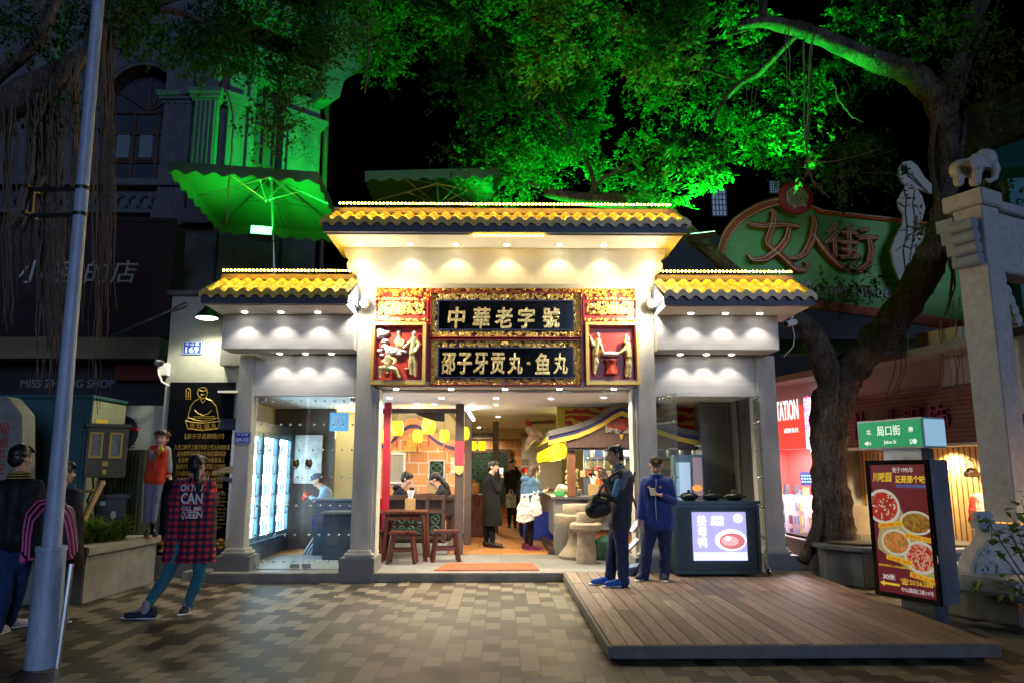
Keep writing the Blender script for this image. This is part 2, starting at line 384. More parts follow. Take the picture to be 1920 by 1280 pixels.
GOLDC = mat('carved_gilt', (.78,.52,.13), .36, metal=.45, var=.3, vs=60, bump=.4, bs=90)
RED = mat('red_lacquer', (.35,.035,.018), .35, var=.2, vs=8)
BLACKL = mat('black_lacquer', (.006,.006,.007), .12, spec=.25)
BLUEED = mat('blue_edging', (.03,.04,.12), .4)
DARKW = mat('dark_wood', (.075,.042,.028), .42, var=.3, vs=9, bump=.15, bs=30, stretch=(1,1,.2))
POSTW = mat('brown_post_paint', (.085,.062,.052), .5, var=.2, vs=10)
STOOLW = mat('mahogany_stool', (.11,.032,.018), .28, var=.35, vs=12, bump=.08, bs=40, stretch=(1,1,.3))
REDP = mat('red_post_paint', (.36,.012,.03), .4, var=.15, vs=6)
STEEL = mat('brushed_steel', (.55,.56,.58), .3, metal=.9, var=.1, vs=20)
CHROME = mat('chrome', (.75,.75,.74), .12, metal=1)
BLACKM = mat('black_metal', (.015,.015,.016), .42, var=.2, vs=20)
BLACKP = mat('black_plastic', (.012,.012,.013), .35)
WOODDK = mat('deck_board', (.25,.18,.13), .62, var=.38, vs=5, bump=.35, bs=16, stretch=(6,.5,6))
DECKE = mat('deck_fascia', (.15,.14,.125), .6, var=.35, vs=5, bump=.3, bs=20)
CONC = mat('concrete', (.26,.25,.225), .75, var=.25, vs=4, bump=.25, bs=40)
CONCD = mat('dark_concrete', (.10,.10,.10), .8, var=.3, vs=3, bump=.2, bs=30)
MARB = mat('pale_stone', (.44,.44,.43), .65, var=.2, vs=12, bump=.18, bs=60)
KERB = mat('kerb_stone', (.20,.19,.165), .6, var=.3, vs=5, bump=.25, bs=40)
PAVE = pavers('street_pavers', (.175,.150,.110), (.024,.020,.016), (.062,.048,.028), (.02,.018,.014))
FLOORG = brick('grey_floor_tile', (.22,.22,.21), (.27,.27,.26), (.10,.10,.10), .6, .6, .004, .35, axes='xy', offset=0, bump=.1, var=.15)
FLOORO = brick('orange_floor_tile', (.46,.19,.06), (.54,.235,.08), (.2,.12,.07), .4, .4, .006, .4, axes='xy', offset=0, bump=.12, var=.15)
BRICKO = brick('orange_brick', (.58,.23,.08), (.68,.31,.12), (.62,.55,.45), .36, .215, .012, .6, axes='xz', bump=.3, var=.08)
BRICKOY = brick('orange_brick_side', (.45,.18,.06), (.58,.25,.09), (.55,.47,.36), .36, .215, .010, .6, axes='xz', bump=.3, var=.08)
TILEG = brick('grey_wall_tile', (.15,.15,.145), (.18,.18,.17), (.26,.26,.26), .4, .3, .004, .3, axes='xz', offset=0, bump=.15, var=.1)
SLAT = brick('ribbed_wood', (.55,.34,.13), (.62,.39,.16), (.10,.05,.02), 6, .09, .012, .5, axes='zy', offset=0, bump=.8, var=.12)
SIDING = brick('dark_siding', (.10,.03,.025), (.13,.04,.03), (.02,.008,.008), 8, .06, .008, .55, axes='yz', offset=0, bump=.8, var=.12)
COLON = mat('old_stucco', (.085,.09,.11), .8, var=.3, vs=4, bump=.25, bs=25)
DARKGL = mat('dark_window_glass', (.05,.06,.08), .12)
BARK = bark('tree_bark', (.03,.024,.019), (.20,.16,.125))
ROOTM = mat('aerial_root', (.12,.085,.06), .8, var=.4, vs=20)
LEAF = leafmat('banyan_leaf', (.010,.075,.008), (.035,.17,.018))
LEAFY = leafmat('yellowing_leaf', (.035,.09,.012), (.12,.15,.02))
LEAFP = leafmat('plant_leaf', (.09,.20,.03), (.26,.38,.07))
GLASS = glassy('clear_glass', (.93,.98,.96), .15)
FRIDGEG = glassy('fridge_glass', (.9,.97,1), .1)
LEDY = emit('yellow_led', (1,.61,.05), 62, sample=True)
DISC = emit('downlight_lens', (1,.95,.86), 14)
FLOODW = emit('flood_lens', (1,.96,.86), 40)
GREENL = emit('green_flood_lens', (.12,1,.30), 3.5)
TUBEG = emit('green_tube', (.3,1,.45), 4)
TUBEW = emit('white_tube', (.95,1,.98), 9)
LANT = emit('yellow_lantern_silk', (1,.80,.02), .70, base_col=(.8,.55,.02))
LANTD = mat('lantern_rim', (.55,.38,.03), .5)
TASSEL = mat('red_tassel', (.45,.02,.02), .7)
ORANGEP = mat('salmon_gable_paint', (.75,.25,.14), .6, var=.1, vs=8)
BLUEP = mat('navy_gable_paint', (.03,.025,.16), .5)
YELP = mat('yellow_gable_paint', (.75,.52,.05), .5)
REDCAR = mat('red_door_mat', (.62,.085,.03), .85, var=.15, vs=30, bump=.4, bs=200)
SKIN = mat('skin', (.55,.32,.22), .5, var=.06, vs=25, sub=0)
HAIR = mat('black_hair', (.012,.010,.009), .4, var=.3, vs=40, bump=.3, bs=60, stretch=(1,1,.3))
HAIRB = mat('brown_hair', (.07,.035,.02), .45, var=.3, vs=40, bump=.3, bs=60, stretch=(1,1,.3))
EYE = mat('dark_eye', (.01,.008,.007), .2)
LIP = mat('lips', (.40,.14,.11), .5)
SIGNW = mat('white_lettering', (.8,.8,.8), .5)
BLUESIGN = mat('blue_enamel', (.02,.07,.42), .35, var=.08, vs=4)
PAPERB = mat('bamboo_box', (.50,.32,.13), .5, var=.2, vs=20)
PAPERW = mat('white_tissue', (.8,.8,.8), .8)
island_tint(WOODDK)
# ---------------------------------------------------------------- ground and setting
g = MB(); g.quad((-60,-30,0),(60,-30,0),(60,90,0),(-60,90,0)); struct(g.build('pavement', PAVE, fix=False))
FZ = .12                                              # shop floor level
b = MB(); b.box(-4.3,3.95,10.52,12.66,-.05,FZ); struct(b.build('floor', FLOORG))
b = MB(); b.box(-4.3,3.95,12.66,20.4,-.05,FZ+.004); struct(b.build('floor', FLOORO))
b = MB(); b.box(-3.9,4.25,10.36,10.52,0,FZ); k = b.build('kerb', KERB, bevel=.012); struct(k)
deck = thing('timber_deck', (2.4,8,0), 'low timber boardwalk platform with dark edge boards, under the two standing men', 'deck')
DZ = .125
DX0, DX1, DYF, DYB = .86, 4.12, 6.12, 10.34
b = MB(); nb = 23
for i in range(nb):
    xa = DX0+(DX1-DX0)*i/nb; xb = DX0+(DX1-DX0)*(i+1)/nb
    # right edge tapers towards the front
    sh = lambda x, y: x-(x-DX0)/(DX1-DX0)*.22*(1-(y-DYF)/(DYB-DYF))
    ys = [DYF, DYF+1.4+rnd.random(), DYB-1+rnd.random()*.4, DYB]
    if i % 2: ys = [DYF, DYF+2.3+rnd.random()*.5, DYB]
    for ya, yb in zip(ys[:-1], ys[1:]):
        yb -= .004; dz = rnd.uniform(-.0015,.0015)
        v = [(sh(xa,ya)+.003,ya),(sh(xb,ya)-.003,ya),(sh(xb,yb)-.003,yb),(sh(xa,yb)+.003,yb)]
        b.slab(v, DZ-.03, DZ+dz)
b.build('deck_boards', WOODDK, deck, bevel=.003)
b = MB(); b.box(DX0, DX1-.22, DYF-.035, DYF-.003, .03, DZ-.004); b.box(DX0-.03, DX0-.002, DYF-.035, DYB, .03, DZ-.004)
b.build('edge_board', DECKE, deck, bevel=.006)
b = MB(); b.slab([(DX0+.05,DYF+.06),(DX1-.3,DYF+.06),(DX1-.1,DYB),(DX0+.05,DYB)], 0.004, DZ-.032); b.build('underframe', BLACKM, deck)

# ---------------------------------------------------------------- the shop front (a gate-like facade)
shop = thing('restaurant', (0,10.6,0), 'open-fronted restaurant with a gate-shaped facade, yellow tiled eaves and grey pillars', 'restaurant')
CEIL = 2.58
def column(x0, x1, yf, ztop, pl, dp=.42):
    b = MB(); b.box(x0,x1,yf,yf+dp,.40,ztop)
    c = b.build('pillar', GRAN, shop, bevel=.008)
    b = MB()
    b.box(x0+.02 if False else x0-.035,x1+.035,yf-.035,yf+dp+.035,.372,.41); b.box(x0-.07,x1+.07,yf-.07,yf+dp+.07,.335,.371); b.box(x0-.05,x1+.05,yf-.05,yf+dp+.05,.318,.334)
    b.build('base_moulding', GRAN, c, bevel=.008)
    b = MB(); b.box(pl[0],pl[1],yf-.10,yf+dp+.1,0,.317); b.build('plinth', GRAN2, c, bevel=.01)
    return c
column(-2.035,-1.79, 10.42, 4.12, (-2.16,-1.69))
column(1.915,2.165, 10.42, 4.12, (1.80,2.29))
column(-3.76,-3.545, 10.66, 3.11, (-3.90,-3.42), .24)
column(3.69,3.96, 10.66, 3.11, (3.60,4.12), .40)
for xa, xb, xc, xd in ((-1.788,-1.71,-1.788,-1.76),(1.84,1.913,1.885,1.913)):
    b = MB(); b.box(xa,xb,10.48,10.8,FZ,2.6); b.box(xc,xd,10.44,10.479,FZ,2.6); b.build('reveal', GRAN, shop, bevel=.006)
for sx in (-1, 1):   # wing panels above the side bays
    xo = -3.86 if sx < 0 else 3.87
    xi = -2.037 if sx < 0 else 2.167
    a_, c_ = min(xo,xi), max(xo,xi)
    b = MB(); b.box(a_,c_,10.2,10.64,3.115,3.60); b.build('lintel_panel', PLAS, shop, bevel=.006)
    po = -3.543 if sx < 0 else 3.688
    a2, c2 = min(po,xi), max(po,xi)
    b = MB(); b.box(a2,c2,10.72,10.80,2.52,3.113); b.build('bay_panel', PLAS, shop, bevel=.004)
    b = MB(); eo = -3.90 if sx < 0 else 4.10; e0, e1 = min(eo,xi), max(eo,xi)
    b.box(e0,e1,9.62,10.66,3.602,3.66); b.build('soffit', WHITE, shop, bevel=.004)
    b = MB(); b.box(e0-.03,e1+.03,9.56,9.618,3.61,3.73); b.box(e0,e1,9.622,10.7,3.662,3.74); b.build('eave_board', EAVE, shop, bevel=.006)
# central cornice with scalloped ends
def arc(cx, cz, r, a0, a1, n=8): return [(cx+r*math.cos(R(a0+(a1-a0)*i/n)), cz+r*math.sin(R(a0+(a1-a0)*i/n))) for i in range(n+1)]
xl = [(643,464),(644,470),(646,477),(650,483),(655,487),(651,491),(650,497),(652,505),(657,510),(662,512),(661,518),(664,526),(671,532)]
pl = [(at(px,py,10.2).x, at(px,py,10.2).z) for px,py in xl]
pr = [(.10-x, z) for x,z in pl]       # mirrored about x = .05
b = MB(); b.prism(pl+pr[::-1], 10.2, 10.62); b.build('cornice_panel', CREAM, shop, bevel=.006)
ZS = pl[0][1]
b = MB(); b.box(-2.34,2.44,9.62,10.75,ZS+.002,ZS+.06); b.build('soffit', CREAM, shop, bevel=.004)
b = MB(); b.box(-2.38,2.48,9.55,9.618,ZS+.02,ZS+.15); b.box(-2.34,2.44,9.622,10.8,ZS+.062,ZS+.16); b.build('eave_board', EAVE, shop, bevel=.006)
def tiles(x0, x1, yf, zf, yr, zr, name='roof_tiles', back=True):
    b = MB(); per = .168; n = max(2, round((x1-x0)/per)); per = (x1-x0)/n; S = 16; nc = 3
    amp = .038
    def prof(u):
        u = u % 1.0
        return amp*max(0, math.cos((u-.5)/.32*math.pi/2))**.7 if abs(u-.5) < .32 else -.014*math.sin((abs(u-.5)-.32)/.18*math.pi/2)
    def sheet(ya, za, yb, zb, lift0, lift1, lip):
        vs = []; fs = []; cols = n*S+1
        for (yy, zz, lf) in ((ya,za,-lip),(ya,za,lift0),(yb,zb,lift1)):
            for i in range(cols):
                x = x0+(x1-x0)*i/(n*S); vs.append((x, yy, zz+prof(i/S)+lf))
        for r_ in range(2):
            for i in range(cols-1): fs.append((r_*cols+i, r_*cols+i+1, (r_+1)*cols+i+1, (r_+1)*cols+i))
        b.add(vs, fs)
    for j in range(nc):
        t0 = j/nc; t1 = (j+1)/nc+.03
        sheet(yf+(yr-yf)*t0, zf+(zr-zf)*t0, yf+(yr-yf)*min(1,t1), zf+(zr-zf)*min(1,t1), .007, 0, .08 if j == 0 else .003)
        if back: sheet(2*yr-yf-(yr-yf)*t0, zf+(zr-zf)*t0, 2*yr-yf-(yr-yf)*min(1,t1), zf+(zr-zf)*min(1,t1), .007, 0, .08 if j == 0 else .003)
    t = b.build(name, TILE, shop, smooth=True, fix=False)
    b = MB(); b.prism([(0,0)], 0, 0) if False else None
    b = MB()
    b.box(x0+.03,x1-.03,yr-.06,yr+.06,zr-.02,zr+.075); b.build('ridge', mat('ridge_cap', (.09,.06,.035), .5, var=.3, vs=10), t, bevel=.012)
    # closed gable ends below the tiles
    for x in (x0+.02, x1-.02):
        bb = MB(); bb.add([(x-.012,yf+.05,zf-.06),(x-.012,2*yr-yf-.05,zf-.06),(x-.012,yr,zr-.03),(x+.012,yf+.05,zf-.06),(x+.012,2*yr-yf-.05,zf-.06),(x+.012,yr,zr-.03)], [(0,1,2),(5,4,3),(0,3,4,1),(1,4,5,2),(2,5,3,0)]); bb.build('gable_end', EAVE, t)
tiles(-2.42,2.53, 9.52, ZS+.185, 10.2, ZS+.50)
tiles(-3.94,-2.00, 9.52, 3.765, 10.2, 4.09)
tiles(2.13,4.15, 9.52, 3.765, 10.2, 4.10)
# lintel beam above the opening and back structure
b = MB(); b.box(-1.758,1.882,10.44,10.83,2.622,2.70); b.box(-1.758,1.882,10.62,10.83,2.705,4.1); b.build('lintel_beam', GRAN, shop, bevel=.006)
b = MB(); b.box(-4.28,-2.04,10.72,10.86,3.75,4.0); b.build('parapet', CONCD, shop); b = MB(); b.box(2.17,3.95,10.72,10.86,3.75,4.0); b.build('parapet', CONCD, shop)
b = MB(); b.box(-4.28,-4.12,11.31,20.4,0,3.4); b.box(3.82,3.94,11.09,20.4,0,3.4); b.box(-4.1,3.81,20.2,20.4,FZ,3.4); b.build('side_wall', CREAM, shop)
b = MB(); b.box(-4.11,3.81,10.84,20.19,2.98,3.40); b.build('roof_slab', CONCD, shop)
b = MB(); b.box(-4.11,3.81,10.835,20.19,CEIL,CEIL+.03); struct(b.build('ceiling', WHITE))
# grey wall strip left of the outer pillar, with the dark board on it
sw = MB(); sw.box(-4.95,-3.76,11.02,11.3,0,4.05); o = sw.build('side_wall', mat('grey_green_render', (.33,.34,.29), .75, var=.12, vs=4, bump=.15, bs=30)); tag(o, 'narrow grey rendered wall left of the gate facade, carrying the house number plate', 'wall')
b = MB(); b.box(-5.0,-3.7,10.95,11.3,4.052,4.12); b.build('coping', CONCD, o)
b = MB(); b.box(-4.93,-3.90,10.9,11.018,0,.28); b.build('skirting', GRAN2, o)

def downlight(px, py, z, en, size=78, blend=.3, col=(1,.93,.80), parent=None, Y=None, light=True, tilt=None):
    p = gd(px, py, z)
    if Y: p = Vector((at(px,py,Y).x,Y,z))
    b = MB(); b.lathe([(.052,-.004),(.052,.0),(.045,.0)], (p.x,p.y,z-.002), 18); f = b.build('downlight', CHROME, parent or shop)
    b = MB(); b.lathe([(.041,0),(.036,-.006),(.001,-.0075)], (p.x,p.y,z-.006), 16); b.build('lens', DISC, f)
    if light: spot(f, (p.x,p.y,z-.02), en, size, blend, col, tgt=None if tilt is None else (p.x+tilt[0],p.y+tilt[1],z-.02-1), rad=.015)
for x in (674,769,855,950,1049,1132,1223): downlight(x, 459.5, ZS-.0, 11.5, 108, .55, (1,.80,.42), Y=10.03)
for x in (459,527,596): downlight(x, 580.5, 3.60, 8.5, 104, .55, (1,.93,.82), Y=10.03)
for x in (1295,1360,1424): downlight(x, 579.5, 3.60, 8.5, 104, .55, (1,.93,.82), Y=10.03)
for x in (525,573,622): downlight(x, 653.5, 3.113, 7.5, 104, .55, (1,.93,.82), Y=10.55)
for x in (1275,1324,1371): downlight(x, 655.5, 3.113, 7.5, 104, .55, (1,.93,.82), Y=10.55)
for x in (743,846,947,1049,1151): downlight(x, 728, 2.622, 26, 115, .5, (1,.88,.68))
# ceiling downlights indoors
for i, (x, y) in enumerate([(730,745),(828,745),(930,745),(1033,746),(1132,744),(782,756),(814,757),(930,757.5),(934,780),(898,800)]):
    downlight(x, y, CEIL, 60, 155, .6, (1,.85,.60), light=(i not in (5,8)))
# row of little bulbs along each ridge: a string light per roof
def bulbs(x0, x1, n, y, z, label):
    t = thing('string_light', ((x0+x1)/2,y,z), label, 'string light', 'bulb strings along the roof ridges')
    b = MB(); b.tube([(x0,y+.012,z),(x1,y+.012,z)], .006, 6); b.build('cable', BLACKP, t)
    me = None
    for i in range(n):
        x = x0+(x1-x0)*(i+.5)/n
        if me is None:
            b = MB(); b.ball((x,y-.01,z), .0135, 8, 6); o = b.build('bulb', LEDY, t, smooth='all'); me = o; x_0 = x
        else:
            o = me.copy(); COL.objects.link(o); o.location.x = x-x_0
bulbs(-2.30,2.40,92, 10.05, ZS+.595, 'yellow bulb string along the ridge of the high central roof')
bulbs(-3.86,-2.08,35, 10.05, 4.185, 'yellow bulb string along the ridge of the roof over the closed glass doors')
bulbs(2.22,4.06,35, 10.05, 4.195, 'yellow bulb string along the ridge of the roof beside the green arched board')
# ---------------------------------------------------------------- carved signboard between the pillars
YS = 10.40
def W(px, py, Y=YS): return at(px, py, Y)
sign = thing('signboard', (0.05,YS,2.72), 'carved red and gilt signboard with two black boards of raised gold Chinese characters', 'signboard')
a0 = W(697,722); a1 = W(1197,534)
b = MB(); b.box(a0.x, a1.x, YS+.06, YS+.20, a0.z, a1.z); b.build('backboard', RED, sign)
def frame(x0, x1, z0, z1, w, y0, y1, m, name, parent):
    b = MB(); b.box(x0,x1,y0,y1,z1-w,z1); b.box(x0,x1,y0,y1,z0,z0+w); b.box(x0,x0+w,y0,y1,z0+w,z1-w); b.box(x1-w,x1,y0,y1,z0+w,z1-w)
    return b.build(name, m, parent, bevel=.004)
def scrolls(b, x0, x1, z0, z1, y, n, r=(.018,.034), th=.0085):
    for _ in range(n):
        x = rnd.uniform(x0,x1); z = rnd.uniform(z0,z1); R0 = rnd.uniform(*r); s = rnd.choice((-1,1)); ph = rnd.random()*6.28; T = rnd.uniform(4,8)
        pts = []
        for i in range(11):
            t = i/10; q = R0*(1-.8*t); a = ph+s*T*t
            xx = min(max(x+q*math.cos(a), x0), x1); zz = min(max(z+q*math.sin(a), z0), z1)
            pts.append((xx, y-.012*math.sin(t*3.1)-rnd.random()*.006, zz))
        b.tube(pts, [th*(.5+.9*math.sin(math.pi*(.12+.8*i/10))) for i in range(11)], 5)
        if rnd.random() < .5: b.ball((x,y-.008,z), (rnd.uniform(.006,.013),.010,rnd.uniform(.006,.013)), 7, 5)
def board(px0, py0, px1, py1, chars, ch, wpx, cy_):
    p0 = W(px0,py1); p1 = W(px1,py0)
    b = MB(); b.box(p0.x,p1.x,YS+.035,YS+.058,p0.z,p1.z); o = b.build('name_board', BLACKL, sign)
    frame(p0.x,p1.x,p0.z,p1.z,.016,YS-.012,YS+.034,BLUEED,'inner_edge',o)
    return o, p0, p1
for (px0,py0,px1,py1, s, cy_, wx0, wx1, hpx) in ((820,563,1075,619,'中華老字號',596,842,1052,40),(820,651,1075,708,'邵子牙贡丸·鱼丸',681,828,1068,41)):
    o, p0, p1 = board(px0,py0,px1,py1,s,0,0,cy_)
    c = W((wx0+wx1)/2, cy_, YS+.02); h = W(900,cy_-hpx/2).z-W(900,cy_+hpx/2).z
    cs_x = [856,903,945,987,1034] if len(s) == 5 else [841,871,901,933,966,991,1017,1051]; hw = 16.5 if len(s) == 5 else 14
    for q, px in zip(s, cs_x):
        hh = h*(.16 if q == '·' else 1); text('raised_character', q, (W(px,cy_).x, YS+.028, c.z), hh, GOLD, o, width=W(px+(4 if q == '·' else hw),cy_).x-W(px-(4 if q == '·' else hw),cy_).x, ext=.012, bev=.0045, off=.012, shear=.08)
    # carved gilt surround of each board
    e0 = W(806,py1+13.5); e1 = W(1090,py0-14)
    fr = frame(e0.x,e1.x,e0.z,e1.z,.012,YS-.02,YS+.06,RED,'board_frame',sign)
    b = MB(); d = .012
    scrolls(b, e0.x+d,e1.x-d, p1.z+.008,e1.z-d, YS+.03, 190); scrolls(b, e0.x+d,e1.x-d, e0.z+d,p0.z-.008, YS+.03, 190)
    scrolls(b, e0.x+d,p0.x-.008, p0.z,p1.z, YS+.03, 75); scrolls(b, p1.x+.008,e1.x-d, p0.z,p1.z, YS+.03, 75)
    for zc in ((p1.z+e1.z)/2,): b.ball((W(948,0).x, YS+.005, zc), (.05,.03,.035), 12, 8)
    b.build('gilt_carving', GOLDC, fr, smooth=True)
GR = mat('orange_gilt', (.72,.36,.05), .4, metal=.5, var=.3, vs=60, bump=.4, bs=90)
b = MB()   # top band
t0 = W(700,553); t1 = W(1195,536); scrolls(b, t0.x+.02,t1.x-.02, t0.z+.0,t1.z-.012, YS+.055, 330, (.016,.03))
b.build('top_carving', GR, sign, smooth=True)
for x0, x1 in ((702,803),(1094,1194)):   # carved blocks above the two relief scenes
    p0 = W(x0,601); p1 = W(x1,558)
    fr = frame(p0.x,p1.x,p0.z,p1.z,.022,YS+.02,YS+.06,RED,'corner_frame',sign)
    b = MB(); q0 = W(x0+6,588); q1 = W(x1-6,566); scrolls(b, q0.x,q1.x,q0.z,q1.z, YS+.04, 110, (.02,.04), .009)
    scrolls(b, p0.x,p1.x,p0.z+.002,p0.z+.03, YS+.03, 45, (.01,.02)); scrolls(b, p0.x,p1.x,p1.z-.03,p1.z-.002, YS+.03, 45, (.01,.02)); b.build('gilt_carving', GOLDC, fr, smooth=True)

# relief scenes in boxes
FIGG = mat('figurine_gilt', (.62,.50,.22), .35, metal=.6, var=.4, vs=18, bump=.2, bs=60)
FIGS = mat('figurine_skin', (.50,.42,.36), .5)
GREYR = mat('grey_relief', (.42,.40,.38), .55, var=.2, vs=20)
def fig(F, S, pts, s=1.0):
    # pts: head, neck, hip, (elbow, hand)x2, (knee, foot)x2 in pixels with depth offset
    P = [at(p[0], p[1], YS+.0+(p[2] if len(p) > 2 else 0)) for p in pts]
    hd, nk, hp, e1, h1, e2, h2, k1, f1, k2, f2 = P
    S.ball(hd, (.034*s,.036*s,.043*s), 10, 8); S.caps(nk, hd, .016*s, .016*s, 8)
    for h in (h1,h2): S.ball(h, .017*s, 8, 6)
    F.caps(nk-Vector((0,0,.025)), hp, .052*s, .055*s, 10)
    for e, h in ((e1,h1),(e2,h2)):
        sh = nk+(e-nk)*.35-Vector((0,0,.012)); F.caps(sh, e, .028*s, .026*s, 8); F.caps(e, h, .025*s, .02*s, 8)
    for k, f in ((k1,f1),(k2,f2)): F.caps(hp, k, .042*s, .036*s, 8); F.caps(k, f, .034*s, .024*s, 8); S.caps(f, f+Vector((0,-.035,-.008)), .015*s, .012*s, 8)
def scene_box(px0, py0, px1, py1, label):
    p0 = W(px0,py1); p1 = W(px1,py0); t = thing('relief_panel', ((p0.x+p1.x)/2, YS, p0.z), label, 'relief panel', 'carved relief scenes flanking the name boards')
    b = MB(); b.box(p0.x,p1.x,YS+.16,YS+.20,p0.z,p1.z); b.build('red_back', RED, t)
    fr = frame(p0.x,p1.x,p0.z,p1.z,.045,YS-.05,YS+.16,GOLDC,'box_frame',t); frame(p0.x+.046,p1.x-.046,p0.z+.046,p1.z-.046,.014,YS-.03,YS+.158,RED,'inner_rim',fr)
    b = MB(); b.box(p0.x+.047,p1.x-.047,YS-.03,YS+.158,p0.z+.047,p0.z+.065); b.build('stage_floor', GREYR, t)
    return t, p0, p1
t, p0, p1 = scene_box(694,605,800,721,'red relief box with three gilt figures and a cloud of steam over a table')
F = MB(); S = MB()
fig(F,S,[(777,626),(776,634),(773,662),(767,643,-.03),(757,652,-.05),(786,645,-.03),(779,658,-.06),(770,682),(771,700),(779,682),(779,702)])
fig(F,S,[(748,624,.06),(748,632,.06),(748,652,.06),(741,640,.03),(746,648,0),(757,640,.03),(754,648,0),(745,658,.04),(745,664,.04),(752,658,.04),(752,664,.04)],.9)
fig(F,S,[(727,661,-.06),(728,668,-.06),(727,690,-.06),(718,678,-.08),(726,684,-.1),(741,675,-.08),(738,683,-.1),(714,690,-.1),(713,706,-.1),(741,692,-.1),(748,706,-.1)],1.05)
blob(F,'gilt_robes',FIGG,t,.008,2); blob(S,'faces_and_hands',FIGS,t,.007,1)
b = MB()
for x,y,r in ((716,627,.085),(712,620,.07),(724,624,.06),(708,632,.055),(722,640,.06),(722,650,.06),(730,655,.08),(742,657,.07),(711,658,.05),(752,659,.06),(760,660,.04),(716,666,.04),(738,661,.08),(748,663,.06)): b.ball(at(x,y,YS+.05), (r,r*.8,r*.62), 10, 8)
blob(b,'steam_and_table',GREYR,t,.01,2)
for x,y,z_ in ((726,703,-.08),(762,695,.02)):
    p = at(x,y,YS+z_); b = MB(); b.lathe([(.03,-.03),(.042,.02),(.042,.026),(.035,.026),(.03,.015)], p, 14); tb = b.build('tub', RED, t, smooth=True); b = MB(); b.ball(p+Vector((0,0,.025)),(.033,.033,.02),10,6); b.build('tub_filling', GREYR, tb, smooth='all')
b = MB()
for x in (734,741): p = at(x,620,YS+.1); b.ball(p,(.014,.012,.055),8,8); b.tube([p,p+Vector((0,0,.09))],.002,5)
b.build('hanging_fish', FIGG, t, smooth='all')
t, p0, p1 = scene_box(1099,605,1197,721,'red relief box with two gilt figures chopping at a block under hanging fish')
F = MB(); S = MB()
fig(F,S,[(1121,629),(1121,637),(1116,664),(1112,647,-.03),(1107,636,-.03),(1127,649,-.03),(1131,661,-.04),(1114,682),(1115,700),(1119,680),(1114,698)])
fig(F,S,[(1177,636),(1177,644),(1178,668),(1172,641,-.03),(1174,629,-.03),(1170,656,-.03),(1161,662,-.04),(1176,686),(1174,704),(1181,686),(1181,705)])
blob(F,'gilt_robes',FIGG,t,.008,2); blob(S,'faces_and_hands',FIGS,t,.007,1)
b = MB(); p = at(1145,664,YS+.0); b.ball(p,(.16,.07,.04),14,8); [b.ball(p+Vector((rnd.uniform(-.1,.1),rnd.uniform(-.03,.03),.015)),.018,8,6) for _ in range(9)]; blob(b,'chopping_board',mat('relief_white',(.62,.58,.52),.55),t,.008,2)
b = MB(); p = at(1145,685,YS+.03); b.lathe([(.10,-.13),(.08,-.06),(.07,.0),(.10,.08)], p, 14)
for a in range(6): b.caps(p+Vector((.06*math.cos(a),.04*math.sin(a)-.02,-.1)),p+Vector((.045*math.cos(a+1),.04*math.sin(a+1)-.02,.05)),.02,.016,8)
blob(b,'carved_stump',RED,t,.009,2)
b = MB(); p = at(1179,622,YS+.08); b.obox(p,(.09,.012,.14),(0,.12,0)); b.tube([p+Vector((-.055,0,.08)),p+Vector((.065,0,.07))],.006,6); b.build('banner', mat('relief_banner',(.55,.30,.2),.6), t)
b = MB()
for x in (1138,1149): p = at(x,626 if x<1140 else 621,YS+.1); b.ball(p,(.016,.012,.05),8,8); b.tube([p,p+Vector((0,0,.08))],.002,5)
b.build('hanging_fish', FIGG, t, smooth='all')
b = MB(); p = at(1108,634,YS-.02); b.tube([at(1102,624,YS-.03),at(1113,640,YS-.03)],[.009,.014],7); b.build('cleaver', GREYR, t)

# bright floodlights on brackets either side of the signboard
for px, sgn, lb in ((683,1,'white floodlight on a bracket on the left pillar of the signboard'),(1221,-1,'white floodlight on a bracket on the right pillar of the signboard')):
    p = at(px,570,10.18); t = thing('floodlight', p, lb, 'floodlight', 'bracketed floodlights either side of the signboard')
    b = MB(); b.lathe([(.03,.06),(.045,.02),(.058,-.03),(.062,-.05),(.055,-.05)], p, 16, axis='y'); b.build('housing', STEEL, t, smooth=True)
    b = MB(); b.ball(p+Vector((0,-.045,0)),(.052,.02,.052),14,8); b.build('lens', FLOODW, t, smooth='all')
    b = MB(); b.tube([p+Vector((0,.05,0)), p+Vector((-.08*sgn,.15,.06)), p+Vector((-.10*sgn,.24,.08))], .012, 8); b.build('bracket', BLACKM, t)
    point(t, p+Vector((0,-.10,0)), 28, (1,.93,.78), .05)
    spot(t, p+Vector((.02*sgn,-.10,0)), 80, 135, .6, (1,.92,.75), tgt=(0.3*sgn*-1,YS,3.2), rad=.05)
# little LED scroller and camera details under the central eave
b = MB()
for i in range(26): b.ball((at(890,453,9.68).x+i*.0365, 9.60, ZS-.012), .009, 6, 4)
o = b.build('string_light', LEDY, smooth='all'); tag(o, 'short dotted strip of yellow diodes under the middle of the central eave', 'string light')
